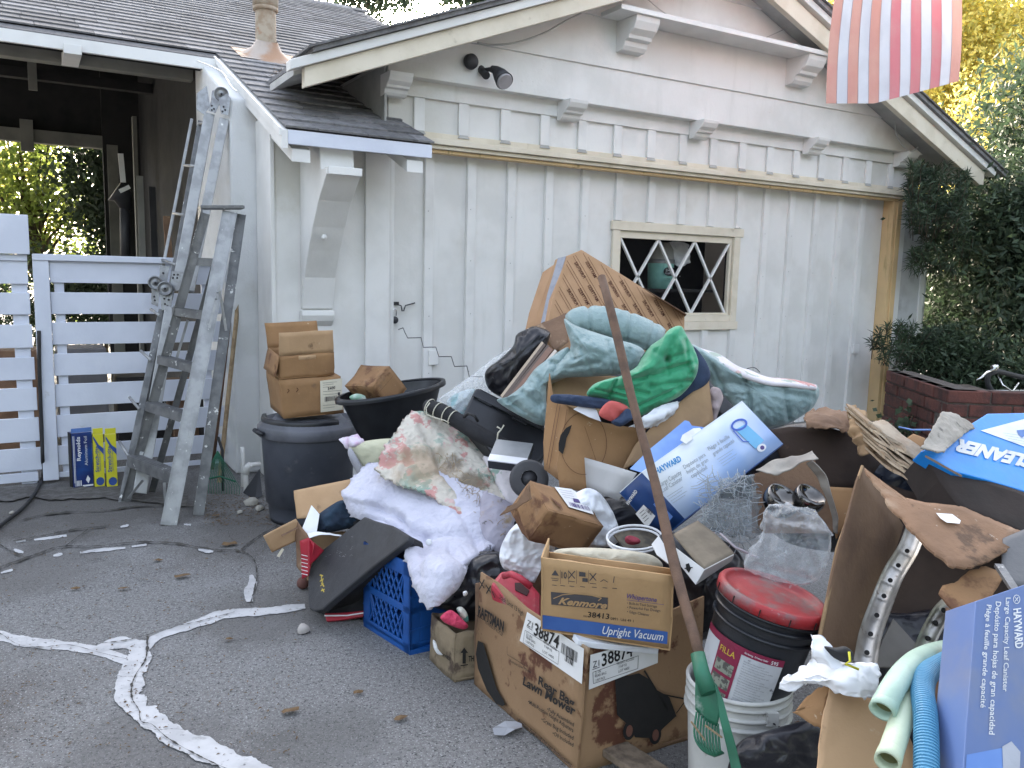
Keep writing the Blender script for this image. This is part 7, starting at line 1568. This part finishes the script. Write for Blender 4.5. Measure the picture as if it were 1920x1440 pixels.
mb = MB(); 
for k in range(3): cyl(mb, ac-.68, ac-.26, -.235-.045*k, -.20-.045*k, .0025, 8)
mk('label_picture', mb, M('olive_picture',(.24,.26,.21),.7,(.08,.08,.07),60,.45,.55), r)
mb = MB(); cyltext(mb,'FILLA',ac-.66,ac-.30,-.178,-.160); mk('printed_lettering', mb, M('gold_ink',(.62,.42,.05),.6), r)
mb = MB(); cyltext(mb,'Gardening - Driveway Sealer',ac-.15,ac+.30,-.150,-.143,.003); cyltext(mb,'595',ac+.36,ac+.50,-.152,-.141,.003); mk('printed_lettering', mb, ink_white, r)
mb = MB()
for k in range(20): cyltext(mb, ['Read all directions before use and stir well','apply a thin even coat on a clean surface','allow to dry fully before driving or parking','keep from freezing and store with lid closed'][k%4], ac-.12, ac+.28+(k*7%5)*.05, -.172-k*.0078, -.168-k*.0078, .002)
cyltext(mb,'Sealer Co.',ac-.10,ac+.05,-.338,-.328,.002); mk('printed_lettering', mb, M('fine_gray_ink',(.22,.23,.25),.8), r)
# ---------------------------------------------------------------- small grey inside carton, white flap
r = T('carton', 'small flattened carton with a white end beside the red lidded bucket', 'carton', P(1320,1080,2.6))
mk('carton_lid', wavy_slab([(1262,1003),(1290,985),(1308,976),(1345,1005),(1378,1038),(1350,1052),(1320,1069)], [(1262,1003,2.66),(1378,1038,2.60),(1320,1069,2.52)], .004, .006, 10), M('muddy_board',(.20,.165,.12),.8,(.14,.115,.085),8), r)
s6 = slab([(1267,1027),(1321,1068),(1304,1096),(1277,1062)], [(1267,1027,2.55),(1321,1068,2.5),(1304,1096,2.5)], .004); mk('carton_end', s6, label_paper, r); mb = MB(); pxp(mb,s6.fr,[(1286,1058),(1292,1056),(1296,1066),(1292,1074),(1287,1068)],.002); lnp(mb,s6.fr,(1284,1066),(1299,1064),.003); mk('printed_picture', mb, ink, r)
mk('carton_wall', slab([(1321,1069),(1377,1040),(1372,1052),(1306,1096)], [(1321,1069,2.5),(1377,1040,2.58),(1306,1096,2.5)], .004), M('gray_card',(.34,.34,.33),.8), r)  # grey side wall of the small carton
solo('card_scrap', slab([(1222,1020),(1235,1004),(1246,1022),(1257,1044),(1254,1057),(1232,1040)], [(1222,1020,2.55),(1257,1044,2.52),(1254,1057,2.5)], .003), label_paper, 'white card scrap leaning on the wooden rake handle', 'card')
# netting and clear blister
r = T('netting', 'crumpled grey plastic netting hanging under the printed white box', 'netting', P(1370,1000,2.8))
mk('film', blob([(1322,960),(1350,915),(1385,892),(1412,900),(1418,940),(1418,1005),(1390,1002),(1350,1000),(1312,984)], 2.82, .05, wr=((.03,9),(.02,16),(.010,34)), rings=26, per=10, rag=.03, fold=(.02,12,(.3,1))), clear('smoky_film',(.25,.29,.32),.38,.22,45), r)
mb = MB(); R_ = random.Random(7)
for k in range(46):
    x, y = R_.uniform(1318,1418), R_.uniform(900,1020); w_ = R_.uniform(-.6,.6)
    for o_ in (0,1): 
        pts = [P(x+(q-3)*9*math.cos(w_+o_*1.4)+4*math.sin(q+k), y+(q-3)*9*math.sin(w_+o_*1.4)+3*math.cos(q*1.3+k), 2.74+.02*math.sin(q*.8+k)) for q in range(7)]; mb.tube(pts, .0011, 4)
o = mk('mesh_strand', mb, M('gray_strand',(.32,.35,.38),.5), r); o['kind'] = 'stuff'
mk('stick', MB().tube([P(1350,1000,2.62),P(1378,1026,2.58),P(1420,1045,2.55)], .004, 6), M('gray_stick',(.30,.27,.30),.6), r)
solo('clear_package', blob([(1432,962),(1450,945),(1490,950),(1527,962),(1553,990),(1558,1022),(1548,1065),(1530,1090),(1500,1096),(1460,1090),(1425,1078),(1395,1060),(1410,1030),(1430,1000)], 2.42, .09, wr=((.022,9),(.014,16),(.010,30),(.004,60)), rings=34, per=12, rag=.02, seed=21, crease=(.03,11), lines=[(1440,985,1550,1000,.03,8),(1450,960,1440,1050,-.03,10),(1500,960,1540,1060,.02,12),(1420,1060,1520,1085,-.02,8)]), blister, 'cracked clear plastic package resting on the red bucket lid', 'package')
for k,(x,y,rr,lb) in enumerate([(1465,938,.062,'chrome bowl coloured dark for the box shade at the left in the grey carton'),(1516,935,.055,'shiny chrome bowl at the right in the grey carton')]):
    c = P(x,y,2.85); solo('bowl', MB().lathe([(rr*math.sin(a*math.pi/14),-rr*math.cos(a*math.pi/14)) for a in range(0,10)]+[(rr*.86,rr*.32),(rr*.5,rr*.1),(0,0)], 32, Matrix.Translation(c)@Vector((.1,-.5,.85)).normalized().to_track_quat('Z','Y').to_matrix().to_4x4()), M('shade_darkened_chrome',(.16,.155,.15),.16,(.10,.095,.09),12,metal=1,bump=.02), lb, 'bowl', 'chrome bowls in the grey carton')  # chrome colour lowered, painting in the dark box around the bowls
r = T('carton', 'grey edged open carton holding the chrome bowls', 'carton', P(1490,990,2.85)); gc = M('dusty_gray_board',(.30,.28,.25),.85,(.22,.20,.18),8)
mk('carton_rim', sheet([[(1418,884,2.75),(1450,866,2.76),(1490,858,2.76),(1523,848,2.76)],[(1440,888,2.70),(1460,892,2.70),(1500,872,2.70),(1535,862,2.70)]], 30, 10, .004, ((.008,16),), seed=3), gc, r)
mk('carton_rim', sheet([[(1512,868,2.72),(1530,890,2.74),(1548,930,2.76),(1562,975,2.78),(1562,998,2.78)],[(1524,862,2.70),(1545,885,2.72),(1560,925,2.74),(1572,972,2.76),(1570,1000,2.78)]], 30, 8, .004, ((.006,16),)), gc, r)
mk('carton_wall', slab([(1410,890),(1525,855),(1562,960),(1562,1000),(1410,1000)], [(1410,890,3.02),(1525,855,3.05),(1410,1000,3.0)], .004), card_old, r)
mk('carton_wall', wavy_slab([(1550,912),(1600,915),(1595,960),(1568,1010),(1558,960)], [(1550,912,2.82),(1600,915,2.85),(1568,1010,2.78)], .004), card, r)
# ---------------------------------------------------------------- rotten cartons on the right
r = T('carton', 'long rotten brown carton with a dark inside right of the teal comforter', 'carton', P(1580,880,3.35))
mk('carton_wall', wavy_slab([(1440,806),(1480,800),(1560,803),(1620,818),(1650,870),(1620,912),(1560,915),(1520,880),(1470,872)], [(1440,806,3.3),(1620,818,3.3),(1560,915,3.25)], .005, .01), M('shade_darkened_card_inside',(.05,.032,.024),.95,(.034,.022,.017),5,dirt=[((.14,.07,.05),6,.62,.75)]), r)  # inside wall colour lowered to paint in the shade of the carton
mk('flap', sheet([[(1512,770,3.35),(1545,766,3.38),(1582,768,3.4),(1602,780,3.42)],[(1508,790,3.22),(1540,792,3.22),(1585,796,3.22),(1612,806,3.24)],[(1512,804,3.2),(1545,805,3.18),(1590,812,3.16),(1620,830,3.16)]], 40, 24, .005, ((.014,10),(.007,26)), ragged=.008, seed=5), card_old, r)
mk('torn_edge', sheet([[(1586,775,3.22),(1600,772,3.25),(1618,784,3.25)],[(1595,800,3.12),(1612,800,3.10),(1625,812,3.12)],[(1608,822,3.08),(1622,828,3.05),(1640,838,3.08)],[(1622,845,3.05),(1632,852,3.03),(1645,858,3.05)]], 26, 50, .006, ((.02,22),(.012,45)), ragged=.014, seed=6), card_in, r)
r = T('cardboard_stack', 'soggy stack of layered flattened cardboard pointing down right', 'cardboard', P(1720,930,2.9)); R_ = random.Random(10)
LM = [M('layer_tan',(.34,.25,.17),.95,(.27,.19,.12),20,bump=.5,bs=60,dirt=[((.15,.10,.07),16,.6,.7)]),M('layer_pale',(.42,.33,.23),.95,(.32,.24,.16),25,bump=.5,bs=60)]
for k in range(9):
    t0, t1 = k/9, (k+.82)/9
    def lp(u, t): 
        a_ = P(1632,796,2.98).lerp(P(1786,903,2.80), u); b_ = P(1650,866,2.90).lerp(P(1762,942,2.74), u); return a_.lerp(b_, t)
    bow = .012*math.sin(k*.7); u0_, u1_ = R_.uniform(-.05,.04), 1+R_.uniform(-.03,.02); out = Vector((-.10,-.16,.0)).normalized()*R_.uniform(0,.012)
    vs = []; n_s = 26; bkv = Vector((.10,.19,.045))
    for i_ in range(n_s+1):
        u = u0_+(u1_-u0_)*i_/n_s; w = noise.noise(Vector((u*5,k*.8,0)))*.014; 
        for t in (t0, t1):
            p = lp(u, t)+Vector((0,0,w))+out*(1+noise.noise(Vector((u*30,k,2)))*.8); vs += [p, p+bkv]
    f_s = []
    for i_ in range(n_s):
        b = i_*4; f_s += [(b,b+4,b+6,b+2),(b+1,b+3,b+7,b+5),(b,b+1,b+5,b+4),(b+2,b+6,b+7,b+3)]
    f_s += [(0,2,3,1),(n_s*4,n_s*4+1,n_s*4+3,n_s*4+2)]
    fix_normals(mk('cardboard_layer', MB().add(vs, f_s), LM[k%2], r))
mk('cardboard_layer', wavy_slab([(1628,790),(1655,786),(1725,838),(1790,898),(1786,905),(1740,872),(1690,832),(1650,806)], [(1628,790,2.985),(1725,838,2.93),(1650,806,2.95)], .01, .008, 14, 8, torn=.006), M('layer_top',(.40,.33,.25),.95,(.33,.26,.19),18,bump=.4), r)
# big open carton
r = T('carton', 'big open dark carton holding the wheel rims at the lower right', 'carton', P(1700,1300,2.4))
cd = M('brown_card_wall',(.16,.095,.055),.9,(.105,.06,.036),5,bump=.2,dirt=[((.30,.19,.11),7,.62,.74)])
mk('carton_wall', wavy_slab([(1617,873),(1606,905),(1585,985),(1560,1080),(1537,1195),(1530,1240),(1620,1235),(1660,1100),(1695,985),(1650,920)], [(1617,873,2.55),(1537,1195,2.25),(1695,985,2.75)], .006, .006, 6, torn=.003), cd, r)
mk('carton_edge', MB().tube([P(1617,873,2.54),P(1606,905,2.52),P(1585,985,2.44),P(1572,1030,2.40),P(1560,1080,2.35),P(1537,1195,2.24)], .005, 6, radii=[.004,.005,.005,.009,.006,.005]), M('torn_tan_edge',(.34,.22,.12),.95,(.26,.17,.09),30), r)
mk('carton_wall', wavy_slab([(1640,900),(1900,985),(1905,1260),(1640,1260)], [(1640,900,3.0),(1900,985,2.85),(1640,1260,2.7)], .006), M('shade_darkened_card_inside'  ,(.07,.05,.04)), r)
flp = wavy_slab([(1620,876),(1650,905),(1690,932),(1760,945),(1802,950),(1860,975),(1918,998),(1900,1020),(1884,1034),(1845,1055),(1810,1067),(1785,1063),(1745,1032),(1710,998),(1690,972),(1665,948),(1655,925)], [(1620,876,2.52),(1918,998,2.35),(1785,1063,2.15)], .006, .005, 5, 8, torn=.006)
mk('flap', flp, M('dusty_flap',(.25,.145,.085),.9,(.19,.11,.065),4,bump=.3,dirt=[((.36,.27,.19),3,.54,.7),((.11,.065,.04),7,.58,.66),((.42,.36,.30),30,.66,.72)]), r, label='large dusty flap folded over the opening')
mb = MB(); pxp(mb, flp.fr, [(1752,968),(1782,970),(1798,982),(1796,988),(1772,986),(1760,978)], .012); mk('label', mb, label_paper, r)
mk('flap', wavy_slab([(1760,1112),(1768,1098),(1790,1092),(1818,1066),(1850,1060),(1885,1072),(1860,1120),(1832,1140),(1828,1190),(1808,1165),(1785,1140)], [(1760,1112,2.15),(1885,1072,2.2),(1828,1190,2.05)], .006, .008, 8, torn=.005), card_wet, r)
mk('carton_wall', wavy_slab([(1772,1138),(1780,1170),(1777,1205),(1766,1240),(1754,1275),(1752,1320),(1757,1375),(1778,1460),(1825,1460),(1830,1190),(1800,1160)], [(1772,1138,2.1),(1766,1240,2.05),(1830,1190,1.95)], .006, .008, 8, torn=.004), cd, r)
mk('flap', wavy_slab([(1560,1276),(1600,1295),(1636,1313),(1690,1345),(1712,1400),(1722,1460),(1530,1460),(1536,1400),(1543,1350),(1552,1312)], [(1560,1276,2.0),(1690,1345,1.98),(1530,1460,1.85)], .005, .008, 6, torn=.002), card_light, r, label='pale front wall of the carton')
mk('flap', wavy_slab([(1488,1336),(1510,1312),(1535,1292),(1558,1278),(1550,1318),(1540,1368),(1515,1352)], [(1488,1336,2.05),(1558,1278,2.0),(1540,1368,1.98)], .006, .012, 14, torn=.006), card, r)
# rims
def rim(name, label, pts, w, holes, grp):
    r_ = T(name, label, 'hoop', P(pts[-1][0],pts[-1][1],pts[-1][2]), grp); a = cr(np.array([tuple(P(*q)) for q in pts]), 40); mb = MB(); prof = [(-.5,.012),(-.5,0),(-.42,0),(-.33,-.010),(0,-.014),(.33,-.010),(.42,0),(.5,0),(.5,.012)]
    vs = []; 
    for i,p in enumerate(a):
        p = Vector(p); d = (Vector(a[min(i+1,39)])-Vector(a[max(i-1,0)])).normalized(); tc_ = (CAM-p).normalized(); s_ = d.cross(tc_).normalized(); f = s_.cross(d).normalized()
        if f.dot(tc_) < 0: f = -f
        vs += [p+s_*(w*u)+f*h*1.2 for u,h in prof]+[p+s_*(w*u)+f*(h*1.2-.01) for u,h in reversed(prof)]
    n = len(prof)*2; mb.add(vs, [(i*n+k,i*n+(k+1)%n,(i+1)*n+(k+1)%n,(i+1)*n+k) for i in range(39) for k in range(n)], True); mk('rim_channel', mb, rim_metal, r_)
    for i in holes:
        p = Vector(a[i]); tc_ = (CAM-p).normalized(); Mx = Matrix.Translation(p+tc_*-.010)@tc_.to_track_quat('Z','Y').to_matrix().to_4x4(); mk('spoke_hole', MB().lathe([(0,.0),(.0045,.0),(.0065,.001),(.007,-.002)], 12, Mx), ink, r_)
rim('metal_hoop', 'tarnished steel bicycle rim standing in the open dark carton', [(1722,975,2.65),(1705,1025,2.55),(1674,1078,2.45),(1651,1135,2.35),(1632,1190,2.27),(1622,1245,2.2)], .058, [9,13,17,21,26,31,36], 'bicycle rims in the open carton')
rim('metal_hoop', 'second shorter steel rim end at the right inside the open dark carton', [(1785,1130,2.25),(1765,1150,2.22),(1745,1185,2.2),(1728,1225,2.2)], .045, [10,20,30], 'bicycle rims in the open carton')
solo('board', slab([(1675,1160),(1722,1212),(1700,1250),(1640,1250),(1655,1200)], [(1675,1160,2.5),(1722,1212,2.45),(1640,1250,2.3)], .006), M('gray_slate_board',(.16,.15,.14),.8), 'dark grey triangular board between the two rims', 'board')
# paper and hoses
pp = sheet([[(1524,1196,2.06),(1545,1212,2.04),(1560,1235,2.02),(1580,1245,2.02)],[(1510,1240,2.02),(1545,1250,1.98),(1590,1256,1.96),(1640,1240,2.0)],[(1455,1278,2.06),(1530,1272,1.96),(1590,1280,1.93),(1645,1265,1.98)],[(1470,1298,2.04),(1530,1292,1.98),(1590,1300,1.93),(1636,1312,1.96)]], 90, 80, .0015, ((.010,7),(.004,40)), ragged=.010, seed=13, crease=(.026,15))
solo('paper', pp, paper, 'large crumpled white paper lying on the corner of the open carton', 'paper')
solo('paper', sheet([[(1522,1194,2.04),(1536,1200,2.02),(1548,1214,2.02)],[(1525,1216,2.0),(1545,1226,1.98),(1562,1240,1.99)],[(1535,1240,2.0),(1555,1250,1.98),(1575,1258,1.98)]], 30, 30, .002, ((.012,16),(.006,34)), ragged=.004, seed=14), paper, 'upturned corner of white paper beside the black bucket', 'paper')
r = T('strap', 'black and yellow strap tangled on the white paper', 'strap', P(1580,1230,2.05)); mk('buckle', blob([(1545,1212),(1565,1214),(1585,1212),(1600,1225),(1596,1242),(1575,1240),(1555,1228)], 1.99, .025, wr=((.008,20),)), rubber, r); mk('webbing', MB().tube([P(1592,1222,1.93),P(1594,1240,1.92),P(1585,1245,1.92),P(1610,1255,1.92)], .003, 6), ylw, r)
def hose(name, label, pts, rad, mt, ribs=False, n=60):
    a = [Vector(v) for v in cr(np.array([tuple(P(*q)) for q in pts]), n)]; r_ = T(name, label, 'hose', a[0])
    if ribs: mk('corrugation', MB().tube([tuple(v) for v in cr(np.array([tuple(v) for v in a]), 480)], rad, 20, radii=[rad*(1 if (k//4)%2 else .88) for k in range(480)], smooth=False), mt, r_)
    else:
        mb = MB().tube(a, rad, 24, caps=False); mk('hose_wall', mb, mt, r_)
        d = (a[1]-a[0]).normalized(); Mx = Matrix.Translation(a[0])@d.to_track_quat('Z','Y').to_matrix().to_4x4()
        mk('hose_end', MB().lathe([(rad*1.02,.03),(rad*1.06,.015),(rad*1.06,-.001),(rad*.84,-.001),(rad*.82,.01),(rad*.8,.05)], 28, Mx), mt, r_); mk('hose_inside', MB().lathe([(rad*.79,.02),(rad*.79,.055),(0,.055)], 24, Mx), M('yellowed_inside',(.26,.26,.12),.7), r_)
    return r_
HG = 'vacuum hoses in the front carton'
hose('hose', 'thick pale green hose whose open end faces down left', [(1654,1333,1.72),(1672,1295,1.76),(1698,1258,1.85),(1728,1234,1.98),(1768,1220,2.15),(1815,1212,2.4)], .0255, hose_green)
hose('hose', 'pale cream green hose with its open end lowest in the photo', [(1664,1428,1.62),(1680,1382,1.68),(1697,1330,1.76),(1712,1290,1.84),(1732,1258,1.95),(1790,1235,2.2)], .0235, hose_cream)
hose('hose', 'blue corrugated pool hose bending down to the bottom edge', [(1737,1475,1.58),(1737,1400,1.64),(1735,1340,1.70),(1730,1295,1.77),(1740,1262,1.84),(1775,1240,1.98)], .024, hose_blue, True)
# ---------------------------------------------------------------- blue boxes right
PB = [(1830,1127,1.74),(1960,1083,1.80),(1803,1480,1.55)]
r = T('carton', 'blue printed pool canister box standing at the bottom right edge', 'carton', P(1870,1440,1.65)); bp = M('cornflower_print',(.11,.17,.36),.35,(.17,.20,.30),5,bump=.02,dirt=[((.22,.24,.30),4,.56,.72)])
s7 = slab([(1830,1127),(1960,1083),(1975,1480),(1803,1480)], PB, .10); mk('carton_body', s7, bp, r, bevel=.002); f_ = s7.fr
mb = MB(); txp(mb,'HAYWARD',f_,(1899,1142),(1903,1217),(1913,1140),.002,.03); txp(mb,'Large Capacity Leaf Canister',f_,(1885,1121),(1879,1297),(1894,1121),.002,.01); txp(mb,'Depósito para hojas de gran capacidad',f_,(1866,1128),(1853,1377),(1876,1129),.002,.01); txp(mb,'Piège à feuille grande capacité',f_,(1849,1134),(1837,1327),(1858,1135),.002,.01)
for k in range(20): a = k/20*6.283; b = (k+1)/20*6.283; lnp(mb,f_,(1905+6*math.cos(a),1124+8*math.sin(a)),(1905+6*math.cos(b),1124+8*math.sin(b)),.0015,.002)
lnp(mb,f_,(1902,1120),(1908,1128),.0015,.002); lnp(mb,f_,(1908,1120),(1902,1128),.0015,.002); mk('printed_lettering', mb, ink_white, r)
mb = MB(); pxp(mb,f_,[(1878,1400),(1895,1390),(1912,1410),(1910,1460),(1880,1460)],.002); mk('printed_picture', mb, M('pale_gray_print',(.42,.44,.50),.5), r); mb = MB(); pxp(mb,f_,[(1812,1415),(1880,1402),(1885,1470),(1808,1470)],.001); mk('printed_picture', mb, LB, r)
PB2 = [(1727,846,2.72),(1852,775,3.05),(1790,884,2.70)]
r = T('carton', 'bright blue cleaner box with upside down white lettering at the right edge', 'carton', P(1850,900,2.7))
s8 = slab([(1727,846),(1770,820),(1815,798),(1852,775),(2010,772),(2010,965),(1920,921),(1850,900),(1790,884)], PB2, .05); mk('carton_body', s8, brightblue, r, bevel=.004); f_ = s8.fr
mb = MB(); pxp(mb,f_,[(1838,808),(1925,785),(2005,785),(2005,862),(1920,838)],.002); mk('printed_panel', mb, M('white_panel_print',(.68,.72,.80),.4,bump=0), r)
mb = MB(); txp(mb,'CLEANER',f_,(1945,860),(1797,825),(1938,880),.003,.06,.2); mk('printed_lettering', mb, ink_white, r)
mb = MB(); pxp(mb,f_,[(1905,808),(1925,806),(1925,815),(1915,822),(1908,815)],.004)
for k in range(4): lnp(mb,f_,(1880+k*4,813+k*5),(1920,819+k*5),.001,.004)
mk('printed_lettering', mb, M('blue_ink_mid',(.05,.16,.45),.5,bump=0), r)
solo('card_flap', sheet([[(1766,772,2.92),(1785,775,2.95),(1808,788,2.97),(1828,801,2.95)],[(1750,800,2.78),(1772,806,2.80),(1795,812,2.84),(1810,812,2.88)],[(1726,843,2.66),(1742,846,2.66),(1756,848,2.66),(1770,848,2.68)]], 34, 34, .005, ((.008,12),(.004,30)), ragged=.004, seed=3), M('dusty_gray_flap',(.36,.33,.29),.9,(.28,.255,.22),9,bump=.3,dirt=[((.15,.135,.12),18,.58,.68)]), 'dusty grey cardboard flap curling over the bright blue box', 'cardboard')
r = T('carton', 'carton coloured dark for the shade under the bright blue box', 'carton', P(1860,1000,2.8)); mk('carton_wall', wavy_slab([(1728,850),(1790,884),(1920,922),(2010,966),(2010,1060),(1915,1000),(1800,952),(1760,900)], [(1728,850,2.76),(2010,966,2.70),(1800,952,2.62)], .12, .006), M('shade_darkened_carton',(.03,.021,.018),.95,(.02,.015,.013),6), r)  # near-black carton colour paints in the shade under the blue box
mk('carton_edge', MB().bar(P(1735,855,2.66),P(1803,893,2.62),.006,.006), M('edge_tan',(.22,.16,.12),.9), r)
solo('card_scrap', wavy_slab([(1700,822),(1712,814),(1735,822),(1728,845),(1715,842)], [(1700,822,3.1),(1735,822,3.1),(1715,842,3.05)], .004), card, 'tan card scrap behind the soggy cardboard stack', 'card')
solo('ribbon', MB().tube([P(1686,801,3.3),P(1710,806,3.2),P(1745,806,3.2)], .004, 6), LB, 'thin blue ribbon behind the soggy cardboard stack', 'ribbon')
mk('flap', wavy_slab([(1880,1010),(1925,990),(1990,1010),(1990,1100),(1900,1098),(1878,1075)], [(1880,1010,2.3),(1990,1010,2.3),(1878,1075,2.2)], .006), M('dark_gray_rail',(.13,.13,.135),.7), r)
solo('metal_bar', MB().bar(P(1872,1060,2.15),P(1905,1110,2.05),.02,.01), alu_dark, 'grey metal bar behind the blue canister box', 'bar')
# ---------------------------------------------------------------- boards on the ground
def plank(label, p0, p1, w, t, mt=wood_old, lift=.02):
    a, b = P3(p0), P3(p1); solo('plank', MB().bar(a, b, w, t), mt, label, 'plank', bevel=.004)
a, b = PZ(1150,1402,.05), PZ(1300,1500,.05); solo('plank', MB().bar(a, b, .10, .025), wood_old, 'weathered grey plank lying in front of the lawn mower carton', 'plank', bevel=.004)
a, b = PZ(1330,1462,.06), PZ(1505,1362,.12); solo('plank', MB().bar(a, b, .035, .03), wood, 'brown stick of timber lying in front of the white bucket', 'plank', bevel=.004)
a, b = PZ(1465,1440,.10), PZ(1545,1430,.10); solo('plank', MB().bar(a, b, .12, .03), wood_old, 'short rotten plank on the black sheet at the bottom edge', 'plank', bevel=.004)
